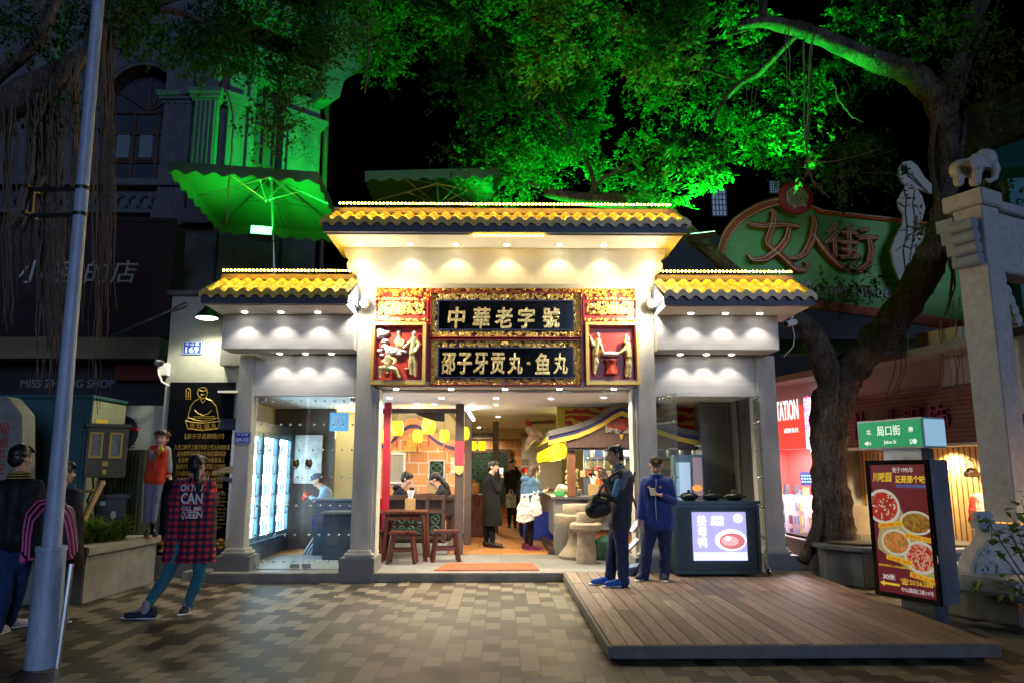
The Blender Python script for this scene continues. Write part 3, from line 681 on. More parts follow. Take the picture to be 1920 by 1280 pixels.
# ---------------------------------------------------------------- glass doors
def glass_leaf(parent, hx, hy, ang, wid, z0, z1, studrows, handle_at=None, sgn=1):
    # leaf hinged at (hx,hy); ang 0 = along +X
    c, s_ = math.cos(R(ang)), math.sin(R(ang))
    P = lambda u, v, z: Vector((hx+u*c-v*s_, hy+u*s_+v*c, z))
    b = MB(); vs = [P(u,v,z) for z in (z0,z1) for u,v in ((.01,-.006),(wid-.01,-.006),(wid-.01,.006),(.01,.006))]
    b.add(vs, [(0,3,2,1),(4,5,6,7),(0,1,5,4),(1,2,6,5),(2,3,7,6),(3,0,4,7)])
    d = b.build('glass_door', GLASS, parent)
    b = MB()
    for z in studrows:
        for k in range(5 if wid > .6 else 4):
            u = .09+(wid-.18)*k/((5 if wid > .6 else 4)-1)
            for v in (-.012, .012): b.ball(P(u,v,z), .0155, 8, 6)
    b.build('door_studs', CHROME, d, smooth='all')
    b = MB(); e = MB()
    for u, z in ((.07,z0+.03),(wid-.07,z0+.03),(.07,z1-.03)):
        q = P(u,0,z); b.obox(q, (.13,.03,.055), (0,0,R(ang)))
    b.build('patch_fitting', STEEL, d, bevel=.004)
    if handle_at:
        q = P(handle_at, -.03 if ang < 90 else .03, 1.57); b = MB(); b.ball(q, (.055,.03,.055), 14, 8)
        for a in (-1,1): b.ball(q+Vector((a*.03,-.01,.045)), .018, 8, 6)
        b.tube([q+Vector((.045*math.cos(t),-.028,-.03+.045*math.sin(t))) for t in [i*math.pi/6+math.pi for i in range(7)]], .008, 6)
        b.build('lion_head_handle', mat('aged_brass', (.22,.15,.06), .35, metal=.8, var=.3, vs=40), d, smooth=True)
    return d
SR = [2.46,2.12,1.76,1.38,.98,.58,.22]
glass_leaf(shop, -3.535,10.82,0,.735, FZ+.01,2.51, SR, .615)
glass_leaf(shop, -2.045,10.82,180,.735, FZ+.01,2.51, SR, .69)
glass_leaf(shop, 2.20,10.74,-74,.66, FZ+.03,2.51, SR)
glass_leaf(shop, 3.64,10.74,258,.66, FZ+.03,2.51, SR)
for x, y in ((2.42,10.08),(3.50,10.08)):
    b = MB(); b.ball((x,y,DZ+.05),(.035,.05,.05),10,8); b.tube([(x,y,DZ+.05),(x,y-.06,DZ+.02)],.02,8); o = b.build('door_stop', CHROME, smooth=True)
    tag(o, 'chrome door stop on the deck at the '+('left' if x < 3 else 'right')+' foot of the dark green stall counter', 'door stop')
b = MB(); b.box(-3.543,-2.04,10.72,10.84,.0,FZ+.006); struct(b.build('kerb', KERB, bevel=.008))

# ---------------------------------------------------------------- fridge by the left wall
fr = thing('display_fridge', (-3.85,12.2,FZ), 'tall three-door drinks fridge glowing cold white behind the closed glass doors', 'fridge')
b = MB(); b.box(-4.1,-3.80,10.98,13.5,FZ+.28,2.05); b.build('cabinet', mat('white_fridge_shell', (.7,.75,.8), .4), fr)
b = MB(); b.box(-4.1,-3.72,10.97,13.5,FZ,FZ+.27); b.box(-4.1,-3.70,10.96,13.52,2.052,2.22); b.build('plinth_and_canopy', mat('fridge_navy',(.02,.035,.07),.3), fr, bevel=.01)
FL = emit('fridge_interior', (.55,.80,1), 7.0, sample=True)
for k in range(3):
    y0 = 11.03+k*.82; y1 = y0+.78
    b = MB(); b.quad((-3.795,y0,FZ+.3),(-3.795,y1,FZ+.3),(-3.795,y1,2.03),(-3.795,y0,2.03)); p = b.build('lit_interior', FL, fr, fix=False)
    b = MB()
    b.box(-3.79,-3.72,y0,y0+.05,FZ+.29,2.05); b.box(-3.79,-3.72,y1-.05,y1,FZ+.29,2.05); b.box(-3.79,-3.72,y0+.051,y1-.051,1.99,2.05); b.box(-3.79,-3.72,y0+.051,y1-.051,FZ+.29,FZ+.36)
    b.build('door_frame', mat('fridge_frame', (.05,.12,.18), .3), fr, bevel=.004)
    b = MB(); b.box(-3.712,-3.68,y1-.11,y1-.06,.85,1.35); b.build('door_handle', BLACKP, fr, bevel=.008)
    b = MB()
    for z in (.75,1.08,1.41,1.72): b.box(-3.793,-3.74,y0+.052,y1-.052,z,z+.012)
    b.build('shelf', STEEL, p)
    for ci, cc in enumerate(((.6,.5,.5),(.5,.6,.7),(.75,.78,.8),(.62,.58,.5),(.35,.52,.62))):
        b = MB(); 
        for z in (.49,.765,1.095,1.425,1.735):
            for q in range(8):
                if (q*7+int(z*100)+k) % 5 == ci and q % 2 == 0: b.lathe([(.028,0),(.028,.14),(.012,.19),(.012,.215)], (-3.755,y0+.10+q*.083,z), 8)
        if b.v: b.build('bottle', mat('drink_bottle', cc, .25), p, smooth=True)
ms = []
for i in range(6):
    b = MB(); b.obox((-3.15+i*.055,12.9,FZ+.15),(.02,.5,.34),(0,.55,0)); ms.append(b)
b = MB(); [b.add(m.v, m.f) for m in ms]; b.box(-2.93,-2.55,12.6,12.95,FZ,FZ+.24); o = b.build('foam_boxes', mat('white_foam', (.7,.74,.78), .6)); tag(o, 'leaning stack of flat white foam lids and a box on the floor beside the fridge', 'foam lids')
b = MB(); b.lathe([(.05,0),(.05,.01),(.03,.03)], (-2.9,11.2,FZ), 10)
# tea sachets and wall graphics behind the fridge
b = MB(); p = at(515,800,13.9); b.box(p.x-.17,p.x+.17,13.86,13.9,1.95,2.4); o = b.build('hanging_banner', mat('yellow_banner', (.62,.33,.03), .6)); tag(o, 'amber yellow banner hanging above the drinks fridge', 'banner')

# ---------------------------------------------------------------- cashier desk
dk = thing('cashier_desk', (-2.6,12.3,FZ), 'dark blue-grey service desk behind the closed glass doors, red paper bag on top', 'desk')
DKM = mat('dark_blue_counter', (.045,.055,.085), .4, var=.2, vs=6)
b = MB(); b.box(-2.75,-1.95,11.9,12.5,FZ,.80); b.build('front_panel', DKM, dk, bevel=.01)
b = MB(); b.box(-3.05,-1.9,12.52,13.0,FZ,.98); b.build('body', DKM, dk, bevel=.01)
b = MB(); b.box(-2.79,-1.90,11.86,12.54,.802,.84); b.build('desk_top', mat('desk_top', (.13,.14,.17), .3), dk, bevel=.008)
b = MB(); b.box(-3.1,-1.86,12.5,13.05,.982,1.02); b.build('raised_top', mat('desk_top', (.13,.14,.17), .3), dk, bevel=.008)
bag = thing('paper_bag', (-2.05,12.1,.841), 'bright red paper bag standing on the service desk behind the glass door', 'paper bag')
RB = mat('red_paper', (.62,.03,.02), .5, var=.1, vs=10)
b = MB(); b.add([(-2.26,12.0,.842),(-1.92,12.0,.842),(-1.92,12.22,.842),(-2.26,12.22,.842),(-2.25,12.03,1.28),(-1.93,12.03,1.30),(-1.93,12.19,1.30),(-2.25,12.19,1.28)],[(0,1,5,4),(1,2,6,5),(2,3,7,6),(3,0,4,7),(0,3,2,1),(4,5,6,7)]); b.build('bag_body', RB, bag, bevel=.006)
b = MB(); [b.box(-2.20,-2.16,11.985,11.995,.95+.05*k,.98+.05*k) for k in range(5)]; b.build('printed_column', mat('dark_red_print', (.25,.01,.01), .5), bag)
b = MB(); b.box(-2.0,-1.93,11.90,11.96,.842,1.0); o = b.build('card_holder', PAPERW, bevel=.004); tag(o, 'small white card holder on the front edge of the service desk', 'card holder')

# ---------------------------------------------------------------- dining alcove: posts, beam, gable wall
al = thing('dining_booth', (-1.3,12.8,FZ), 'open dining booth with dark posts and a half wall of green lattice panels', 'booth')
PZ = .30
b = MB(); b.box(-2.0,-.87,12.60,14.25,FZ+.004,PZ); b.build('platform', CONC, al, bevel=.01)
def vpost(px0, px1, Y, m, zt=CEIL-.005, z0=FZ+.004, name='post', par=al, dep=.13):
    x0 = at(px0,880,Y).x; x1 = at(px1,880,Y).x; b = MB(); b.box(x0,x1,Y,Y+dep,z0,zt); return b.build(name, m, par, bevel=.008)
vpost(853,869,12.55,POSTW); vpost(871,884,14.2,POSTW)
rp = vpost(717,730,12.3,REDP)
b = MB(); b.box(-2.02,-.76,12.56,12.70,2.42,2.50); b.box(-.90,-.80,12.71,14.4,2.42,2.50); b.build('beam', POSTW, al, bevel=.008)
b = MB(); b.add([(-1.45,12.60,2.42),(-.96,12.60,2.42),(-.96,12.60,2.28),(-1.15,12.60,2.30),(-1.35,12.60,2.37),(-1.45,12.66,2.42),(-.96,12.66,2.42),(-.96,12.66,2.28),(-1.15,12.66,2.30),(-1.35,12.66,2.37)],[(0,1,2,3,4),(9,8,7,6,5),(0,5,6,1),(1,6,7,2),(2,7,8,3),(3,8,9,4),(4,9,5,0)]); b.build('bracket', POSTW, al)
# red couplet banner and yellow tag on the dark post
x = at(861,880,12.5).x
b = MB(); b.box(x-.075,x+.075,12.50,12.51,at(861,871,12.5).z,at(861,826,12.5).z); o = b.build('banner', mat('crimson_paper', (.45,.03,.06), .6, var=.3, vs=60)); tag(o, 'narrow crimson printed banner on the dark post of the booth', 'banner')
b = MB(); zt = at(861,872,12.5).z; zb = at(861,890,12.5).z; b.prism([(x-.07,zt),(x+.07,zt),(x+.07,zb+.05),(x,zb),(x-.07,zb+.05)],12.50,12.51); o = b.build('banner', mat('olive_card', (.42,.36,.12), .6)); tag(o, 'small yellow pointed tag under the crimson banner on the post', 'tag')
# half wall rails, lattice
b = MB(); b.box(-1.93,-.93,12.62,12.70,.995,1.07); b.box(-1.93,-.93,12.62,12.68,.36,.41); b.box(-1.93,-.93,12.62,12.68,.78,.83); 
for x in (-1.92,-1.25,-.98): b.box(x,x+.06,12.625,12.685,PZ,.994)
b.build('half_wall_rail', DARKW, al, bevel=.005)
LATG = mat('green_glaze', (.03,.10,.07), .3, var=.3, vs=12)
def lattice(parent, x0, x1, z0, z1, y, n, m, name='lattice'):
    b = MB(); wx = (x1-x0)/n; nz = max(1, round((z1-z0)/wx)); wz = (z1-z0)/nz
    for i in range(n):
        for k in range(nz):
            cx, cz = x0+wx*(i+.5), z0+wz*(k+.5); r = min(wx,wz)
            b.tube([(cx+.42*r*math.cos(a),y,cz+.42*r*math.sin(a)) for a in [j*math.pi/8 for j in range(17)]], r*.06, 5, cap=False)
            for a in range(4):
                t = a*math.pi/2; ex, ez = cx+.24*r*math.cos(t), cz+.24*r*math.sin(t)
                b.tube([(ex+.2*r*math.cos(j*math.pi/5),y,ez+.2*r*math.sin(j*math.pi/5)) for j in range(11)], r*.05, 5, cap=False)
            b.ball((cx,y,cz), r*.09, 6, 4)
    return b.build(name, m, parent, smooth='all')
lattice(al, -1.86,-1.26,.42,.77,12.65,4,LATG); lattice(al, -1.18,-.99,.42,.77,12.65,1,LATG)
b = MB(); b.box(-1.86,-.99,12.72,12.76,PZ,.99); b.build('half_wall_back', DARKW, al)
# side rail along the aisle
b = MB(); b.box(-.90,-.84,12.75,14.2,.98,1.05); b.box(-.90,-.85,12.75,14.2,.36,.42)
for y in (13.2,13.7,14.15): b.box(-.90,-.85,y,y+.05,PZ,.975)
b.build('side_rail', DARKW, al, bevel=.005)
gw = thing('gable_wall', (-1.4,14.5,FZ), 'orange brick mock house wall with a curved salmon gable inside the restaurant', 'wall')
gp = [(692,851),(705,847),(720,842),(735,834),(748,822),(758,811),(770,805),(783,805),(794,811),(806,824),(822,836),(840,844),(858,848),(874,850)]
YG = 14.5; G = [(at(x,y,YG).x, at(x,y,YG).z) for x,y in gp]
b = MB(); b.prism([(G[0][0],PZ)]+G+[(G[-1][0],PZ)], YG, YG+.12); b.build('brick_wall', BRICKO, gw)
def band(off0, off1, y0, y1, m, name):
    b = MB()
    for (xa,za),(xb,zb) in zip(G[:-1],G[1:]): b.add([(xa,y0,za+off0),(xb,y0,zb+off0),(xb,y0,zb+off1),(xa,y0,za+off1),(xa,y1,za+off0),(xb,y1,zb+off0),(xb,y1,zb+off1),(xa,y1,za+off1)],[(0,1,2,3),(7,6,5,4),(3,2,6,7),(0,4,5,1),(1,5,6,2),(0,3,7,4)])
    return b.build(name, m, gw)
band(-.03,.03,YG-.04,YG-.002,ORANGEP,'gable_lower_band'); band(.031,.10,YG-.07,YG-.002,BLUEP,'gable_blue_band'); band(.101,.22,YG-.12,YG+.1,ORANGEP,'gable_coping')
b = MB(); p = at(772,832,YG-.02); scrolls(b, p.x-.14,p.x+.14,p.z-.09,p.z+.11,YG-.01,50,(.02,.04),.009); b.box(p.x-.2,p.x+.2,YG-.05,YG-.002,p.z-.14,p.z-.10); b.build('gable_ornament', GOLDC, gw, smooth=True)
wp0 = at(730,902,YG); wp1 = at(757,852,YG); b = MB(); b.box(wp0.x,wp1.x,YG-.03,YG-.002,wp0.z,wp1.z); wn = b.build('window', mat('window_shutter', (.38,.35,.29), .6, var=.1, vs=3, stretch=(12,1,.3)), gw); frame(wp0.x-.045,wp1.x+.045,wp0.z-.045,wp1.z+.045,.045,YG-.05,YG-.002,WHITE,'window_frame',wn)
wp0 = at(806,892,YG); wp1 = at(832,864,YG); b = MB(); b.box(wp0.x,wp1.x,YG-.012,YG-.002,wp0.z,wp1.z); wn = b.build('lattice_window', mat('dark_recess',(.01,.015,.012),.7), gw); lattice(wn, wp0.x,wp1.x,wp0.z,wp1.z,YG-.025,1,LATG); frame(wp0.x-.035,wp1.x+.035,wp0.z-.035,wp1.z+.035,.035,YG-.05,YG-.002,GRAN,'window_frame',wn)
b = MB(); p = at(855,872,YG); b.box(p.x-.1,p.x+.08,YG-.02,YG-.002,p.z-.15,p.z+.16); o = b.build('poster', mat('pale_poster',(.62,.52,.45),.6,var=.3,vs=12)); tag(o, 'pale printed poster on the orange brick wall beside the green lattice window', 'poster')
# upper band of the wall behind, white bulkhead
b = MB(); b.box(-4.1,-2.15,14.6,14.75,FZ,CEIL-.003); b.box(-2.149,-.72,14.72,14.8,1.9,CEIL-.003); o = b.build('partition_wall', CREAM); tag(o, 'cream partition wall behind the dining booth', 'wall')
b = MB(); b.box(-4.09,-3.0,13.6,13.7,FZ,CEIL-.003); o = b.build('partition_wall', mat('brown_panel',(.10,.07,.055),.5,var=.2,vs=5)); tag(o, 'brown panelled wall beyond the drinks fridge', 'wall')
b = MB(); p = at(575,850,13.55); b.box(p.x-.2,p.x+.28,13.5,13.55,1.25,2.1); o = b.build('poster', mat('grey_poster',(.45,.42,.38),.5,var=.35,vs=9)); tag(o, 'large faded figure poster on the wall above the man in the blue cap', 'poster')

# lanterns
def lantern(px, py, Y, h, label, tassel=True, group='yellow paper lanterns hanging in the dining area'):
    h *= .9; p = at(px,py,Y); r = h*.42
    t = thing('lantern', p, label, 'lantern', group)
    b = MB(); n = 20; prof = []
    for i in range(9):
        u = i/8; prof.append((r*(.72+.28*math.sin(math.pi*u)**.7), (-.5+u)*h*.92))
    vs = []; fs = []
    for rr, z in prof:
        for k in range(n):
            q = rr*(1-.035*(k % 2)); a = 2*math.pi*k/n; vs.append((p.x+q*math.cos(a),p.y+q*math.sin(a),p.z+z))
    for i in range(8):
        for k in range(n): fs.append((i*n+k,i*n+(k+1)%n,(i+1)*n+(k+1)%n,(i+1)*n+k))
    b.add(vs, fs); b.build('lantern_shade', LANT, t, fix=True)
    b = MB(); b.lathe([(r*.7,h*.46),(r*.7,h*.5),(r*.3,h*.52)], p, 16); b.lathe([(r*.3,-h*.52),(r*.7,-h*.5),(r*.7,-h*.46)], p, 16); b.build('rim', LANTD, t)
    b = MB(); b.tube([p+Vector((0,0,h*.5)),(p.x,p.y,CEIL)], .004, 5); b.build('hanging_cord', BLACKP, t)
    if tassel:
        b = MB(); b.tube([p-Vector((0,0,h*.5)), p-Vector((0,0,h*.68)), p-Vector((0,0,h*.7)), p-Vector((0,0,h*1.25))],[.004,.004,.014,.018],7); b.build('tassel', TASSEL, t)
    return t
for px,py,Y,h,l in ((745,802,13.2,.30,'yellow paper lantern right of the red post, over the seated boy'),(804,798,13.2,.32,'largest yellow paper lantern, over the seated woman'),(783,817,14.0,.26,'yellow paper lantern in front of the gable ornament'),(833,816,13.9,.25,'yellow paper lantern left of the dark booth post'),(870,812,13.9,.27,'yellow paper lantern just right of the dark booth post'),(886,835,17.5,.26,'left one of the small lantern pair above the aisle'),(904,835,17.6,.26,'right one of the small lantern pair above the aisle'),(725,817,13.9,.27,'yellow paper lantern partly behind the red post'),(708,823,15.0,.2,'small yellow lantern beside the left pillar of the opening'),(616,803,14.4,.28,'yellow paper lantern seen through the closed glass doors')):
    lantern(px,py,Y,h,l)
point(al, (-1.5,13.6,2.3), 9, (1,.76,.36), .15); point(al, (-1.1,13.9,1.95), 7, (1,.76,.36), .15); point(al, (-2.9,13.9,2.2), 14, (1,.8,.45), .15)
# back wall with orange brick, lattice panel, white strip
bw = thing('back_wall', (0,20,FZ), 'far orange brick wall of the restaurant with a dark green lattice panel', 'wall')
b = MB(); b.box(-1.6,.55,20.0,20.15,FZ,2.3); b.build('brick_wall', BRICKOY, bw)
b = MB(); q0 = at(882,900,19.95); q1 = at(950,848,19.95); b.box(q0.x,q1.x,19.94,19.99,q0.z-.6,q1.z); b.build('panel_back', mat('dark_green_panel',(.015,.03,.022),.5), bw); lattice(bw,q0.x,q1.x,q0.z,q1.z,19.92,5,LATG); frame(q0.x-.1,q1.x+.1,q0.z-.7,q1.z+.1,.1,19.9,19.95,DARKW,'panel_frame',bw)
b = MB(); b.box(.55,1.6,19.98,20.15,FZ,2.35); b.build('plaster_panel', WHITE, bw); text('wall_lettering','四\n口\n春', (at(985,880,19.9).x,19.97,1.5), .55, BLACKP, bw, ext=.002)
b = MB(); b.box(-1.6,3,19.9,20.1,2.31,CEIL-.002); b.build('bulkhead', CREAM, bw); b = MB(); q = at(905,815,19.8)
for xa in (at(885,815,19.8).x, at(977,815,19.8).x): b.box(xa,xa+.6,19.86,19.899,2.36,2.46)
b.build('air_vent', mat('vent_grey',(.16,.16,.15),.5), bw)
b = MB(); x0 = at(924,880,17).x; b.box(x0,x0+.13,17,17.13,FZ,CEIL-.003); o = b.build('post', DARKW, bevel=.008); tag(o, 'slim brown post in the middle of the aisle behind the woman in the long coat', 'post')
b = MB(); p0 = at(876,767,14.0); p1 = at(888,786,13.0); b.beam(p0,p1,.04,.04); o = b.build('tube_lamp', TUBEW); tag(o, 'short white tube lamp on the beam end beside the dark booth post', 'tube lamp')
# ---------------------------------------------------------------- tables, stools, tissue boxes
def table(name, loc, w_, d_, h, label, m, cat='table', group=None, splay=.06, top=.04, leg=.05):
    t = thing(name, loc, label, cat, group); x, y, z = loc
    b = MB(); b.box(x-w_/2,x+w_/2,y-d_/2,y+d_/2,z+h-top,z+h); b.build('tabletop' if cat == 'table' else 'seat', m, t, bevel=.01)
    for sx in (-1,1):
        for sy in (-1,1):
            b = MB(); b.beam((x+sx*(w_/2-.06),y+sy*(d_/2-.06),z+h-top-.002),(x+sx*(w_/2-.06+splay),y+sy*(d_/2-.06+splay*.6),z),leg,leg); b.build('leg', m, t, bevel=.004)
    b = MB(); zz = z+h*.42 if cat != 'table' else z+h-.11
    b.beam((x-w_/2+.06,y-d_/2+.05,zz),(x+w_/2-.06,y-d_/2+.05,zz),.03,.05); b.build('stretcher', m, t); b = MB(); b.beam((x-w_/2+.06,y+d_/2-.05,zz),(x+w_/2-.06,y+d_/2-.05,zz),.03,.05); b.build('stretcher', m, t)
    return t
table('dining_table',(-1.47,11.95,FZ),.66,.62,.74,'dark wood square table in front of the booth with a bamboo tissue box on top',STOOLW)
st = table('stool',(-1.46,11.45,FZ),.40,.30,.46,'mahogany stool with splayed legs directly in front of the square dining table',STOOLW,'stool','wooden stools round the front table')
dup(st,(-.84,11.7,FZ),'mahogany stool at the right side of the front table, nearest the booth post',R(8))
dup(st,(-1.98,11.75,FZ),'mahogany stool left of the front table, against the left pillar',R(-6))
def tissue(p, lab, s=1):
    t = thing('tissue_box', p, lab, 'tissue box', 'bamboo tissue boxes on the tables'); x,y,z = p
    b = MB(); b.box(x-.075*s,x+.075*s,y-.06*s,y+.06*s,z,z+.18*s); b.build('box', PAPERB, t, bevel=.006)
    b = MB()
    for i in range(6): a = rnd.random()*6.28; b.add([(x+.03*math.cos(a),y+.02*math.sin(a),z+.18*s),(x+.04*math.cos(a+1),y+.02*math.sin(a+1),z+.18*s),(x+.07*math.cos(a+1),y+.05*math.sin(a+1),z+(.27+rnd.random()*.06)*s),(x+.06*math.cos(a),y+.04*math.sin(a),z+(.25+rnd.random()*.08)*s)],[(0,1,2,3)])
    b.build('tissue', PAPERW, t, fix=False)
tissue((-1.42,11.95,FZ+.741),'bamboo tissue box on the front square table')
tissue((-1.22,13.35,1.08),'bamboo tissue box between the two seated diners')
bt = thing('booth_table',(-1.3,13.35,PZ),'wooden booth table between the two seated diners','table')
b = MB(); b.box(-1.72,-.98,13.1,13.6,1.03,1.075); b.build('tabletop', STOOLW, bt, bevel=.008)
for x in (-1.66,-1.09): b = MB(); b.box(x,x+.06,13.3,13.4,PZ,1.028); b.build('leg', STOOLW, bt)
for x,l in ((-1.95,'dark bench under the seated boy in the booth'),(-.98,'dark bench under the seated woman in the booth')):
    b = MB(); b.box(x-.16,x+.2 if x<-1.5 else x+.08,13.05,13.65,PZ+.40,PZ+.45); o = b.build('bench', STOOLW, bevel=.006); tag(o, l, 'bench')
    for dx in (-.1,.04): b = MB(); b.box(x+dx,x+dx+.04,13.1,13.14,PZ,PZ+.398); b.box(x+dx,x+dx+.04,13.56,13.6,PZ,PZ+.398); b.build('leg', STOOLW, o)
b = MB(); x0, x1 = at(834,1068,10.95).x, at(1030,1068,10.95).x
b.slab([(-.92,10.60),(.53,10.60),(.47,11.35),(-.80,11.35)], FZ+.001, FZ+.014); o = b.build('door_mat', REDCAR, bevel=.005); tag(o, 'bright orange-red door mat on the threshold of the opening', 'door mat')
text('mat_lettering','欢迎光临',(-.19,11.0,FZ+.016),.14,mat('mat_print',(.75,.25,.08),.9),o,width=1.0,ext=.0006,rot=(0,0,0))
ms = thing('menu_stand',(-2.0,12.5,FZ),'white menu card on a small blue-based stand behind the left pillar','menu stand')
p = at(703,880,12.4); b = MB(); b.box(p.x-.09,p.x+.1,12.38,12.42,1.03,1.45); b.build('menu_card', mat('menu_card_print',(.62,.55,.52),.5,var=.35,vs=14), ms); b = MB(); b.box(p.x-.08,p.x+.09,12.3,12.5,FZ,1.028); b.build('base', mat('blue_bin',(.03,.10,.25),.5), ms, bevel=.01)

# ---------------------------------------------------------------- right food counter with a painted gable roof
ck = thing('food_counter',(1.5,12.7,FZ),'stone food counter with hanging lanterns under a painted yellow, blue and grey gable','counter')
CS = mat('counter_stone',(.21,.21,.205),.5,var=.2,vs=60,bump=.1,bs=80)
cx0 = at(1040,990,12.55).x
b = MB(); b.box(cx0,cx0+.45,12.5,12.85,FZ+.004,1.0); b.build('end_block', CS, ck, bevel=.01)
b = MB(); b.box(cx0+.452,3.6,12.7,12.85,.5,1.0); b.build('front_panel', CS, ck, bevel=.006)
b = MB(); b.box(cx0+.452,3.6,12.75,12.82,FZ+.004,.499); b.build('kick_panel', mat('orange_tile_panel',(.45,.15,.05),.5,var=.2,vs=5), ck)
b = MB(); b.box(cx0+.06,cx0+.4,12.86,18.0,FZ+.2,1.0); b.build('side_body', mat('steel_front',(.42,.43,.47),.35,metal=.3,var=.15,vs=3), ck)
b = MB(); b.box(cx0-.05,cx0+.62,12.45,18.05,1.002,1.05); b.box(cx0+.621,3.6,12.45,12.95,1.002,1.05); b.build('worktop', mat('dark_worktop',(.09,.09,.095),.3,var=.2,vs=30), ck, bevel=.008)
b = MB(); b.box(cx0-.1,cx0+.02,12.6,18,FZ+.004,FZ+.1); b.build('foot_kerb', DARKW, ck, bevel=.01)
b = MB(); xx = at(1064,880,12.6).x; b.box(xx,xx+.13,12.55,12.68,1.052,2.05); b.build('wood_post', mat('brown_wood',(.22,.09,.035),.45,var=.3,vs=8,stretch=(1,1,.2)), ck, bevel=.006)
# gable
YK = 12.42
ga = [(1028,812),(1045,808),(1062,804),(1082,799),(1105,790),(1128,778),(1148,765),(1165,757),(1183,765),(1203,777),(1225,789),(1250,798),(1275,806),(1300,811),(1320,814)]
G2 = [(at(x,y,YK).x, at(x,y,YK).z) for x,y in ga]
def band2(o0, o1, y0, y1, m, name):
    b = MB()
    for (xa,za),(xb,zb) in zip(G2[:-1],G2[1:]): b.add([(xa,y0,za+o0),(xb,y0,zb+o0),(xb,y0,zb+o1),(xa,y0,za+o1),(xa,y1,za+o0),(xb,y1,zb+o0),(xb,y1,zb+o1),(xa,y1,za+o1)],[(0,1,2,3),(7,6,5,4),(3,2,6,7),(0,4,5,1),(1,5,6,2),(0,3,7,4)])
    return b.build(name, m, ck)
band2(-.05,.04,YK-.1,YK+.7,mat('grey_gable_tile',(.12,.11,.10),.5,var=.2,vs=10),'roof_edge'); band2(-.11,-.052,YK-.06,YK+.02,BLUEP,'blue_band'); band2(-.19,-.112,YK-.05,YK+.02,YELP,'yellow_band')
b = MB(); zb = at(1100,838,YK).z; b.prism([(G2[2][0],zb)]+[(x,z-.19) for x,z in G2[2:-1]]+[(G2[-2][0],zb)], YK, YK+.05); b.build('gable_boards', mat('brown_boards',(.10,.05,.035),.5,var=.3,vs=6,stretch=(5,1,.3)), ck)
b = MB(); b.box(xx,3.55,YK+.04,YK+.12,zb-.04,zb+.02); b.build('gable_beam', DARKW, ck)
b = MB(); p = at(1165,800,YK-.03)
orn = [b]
TQ = mat('ornament_pale',(.42,.38,.32),.5,var=.4,vs=30)
scrolls(b,p.x-.26,p.x+.26,p.z-.10,p.z+.10,YK-.02,70,(.02,.045),.008); b.build('gable_scrolls', TQ, ck, smooth=True)
b = MB(); b.ball(p+Vector((0,.0,.03)),(.10,.03,.10),14,8); scrolls(b,p.x-.22,p.x+.22,p.z-.02,p.z+.13,YK-.03,26,(.02,.05),.011); b.build('gable_mask', mat('ornament_red',(.45,.06,.03),.5,var=.3,vs=20), ck, smooth=True)
b = MB(); b.lathe([(.005,-.07),(.03,-.02),(.04,.02)],p+Vector((0,0,-.14)),8); b.build('gable_pendant', YELP, ck)
for sx in (-1,1): b = MB(); b.ball(p+Vector((sx*.04,-.03,.05)),.017,8,6); b.build('mask_eye', mat('ornament_teal',(.05,.22,.20),.4), ck)
# red and yellow painted fascia behind the gable
def swirl_mat():
    m = mat('red_yellow_swirls',(.5,.03,.02),.5); t, bb = nodes_of(m)
    tc = t.nodes.new('ShaderNodeTexCoord'); v = t.nodes.new('ShaderNodeTexWave'); v.wave_type = 'RINGS'; v.inputs['Scale'].default_value = 2.2; v.inputs['Distortion'].default_value = 9; v.inputs['Detail'].default_value = 1; v.inputs['Detail Scale'].default_value = 1.5
    r = t.nodes.new('ShaderNodeValToRGB'); r.color_ramp.interpolation = 'CONSTANT'; r.color_ramp.elements[0].color = (.55,.03,.02,1); r.color_ramp.elements[1].color = (.72,.45,.03,1); r.color_ramp.elements[1].position = .62
    t.links.new(tc.outputs['Object'], v.inputs['Vector']); t.links.new(v.outputs['Fac'], r.inputs[0]); t.links.new(r.outputs[0], bb.inputs['Base Color']); return m
b = MB(); x0 = at(1062,790,12.9).x; b.box(x0,3.8,13.16,13.26,1.95,CEIL-.004); b.build('painted_fascia', swirl_mat(), ck)
b = MB(); b.box(x0-.14,x0-.002,13.15,13.27,1.95,CEIL-.005); b.build('yellow_end_panel', mat('yellow_panel',(.65,.48,.04),.5,var=.2,vs=20), ck)
# left roof slope running back over the lanterns
b = MB()
xa = at(1030,812,YK).x
b.add([(xa-.02,YK,2.04),(xa+.55,YK,2.28),(xa+.55,17.5,2.28),(xa-.02,17.5,2.04),(xa-.02,YK,1.99),(xa+.55,YK,2.23),(xa+.55,17.5,2.23),(xa-.02,17.5,1.99)],[(0,1,2,3),(7,6,5,4),(0,4,5,1),(1,5,6,2),(2,6,7,3),(3,7,4,0)]); b.build('side_roof', mat('yellow_soffit',(.62,.52,.08),.5,var=.2,vs=6), ck)
b = MB(); p = at(1003,812,14.5); b.ball(p,(.22,.25,.10),12,8,Euler((0,.6,0)).to_matrix()); b.tube([p,p+Vector((-.12,0,-.16)),p+Vector((-.2,0,-.34))],[.1,.07,.03],8); blob(b,'roof_horn',mat('weathered_horn',(.35,.22,.14),.6,var=.4,vs=12),ck,.02,2)
b = MB(); b.beam(at(988,790,15),at(1003,816,14.4),.07,.07); b.build('red_rafter', REDP, ck)
b = MB(); b.beam(at(986,792,15.2),at(1040,790,15.2),.25,.05); b.build('rafter_board', DARKW, ck)
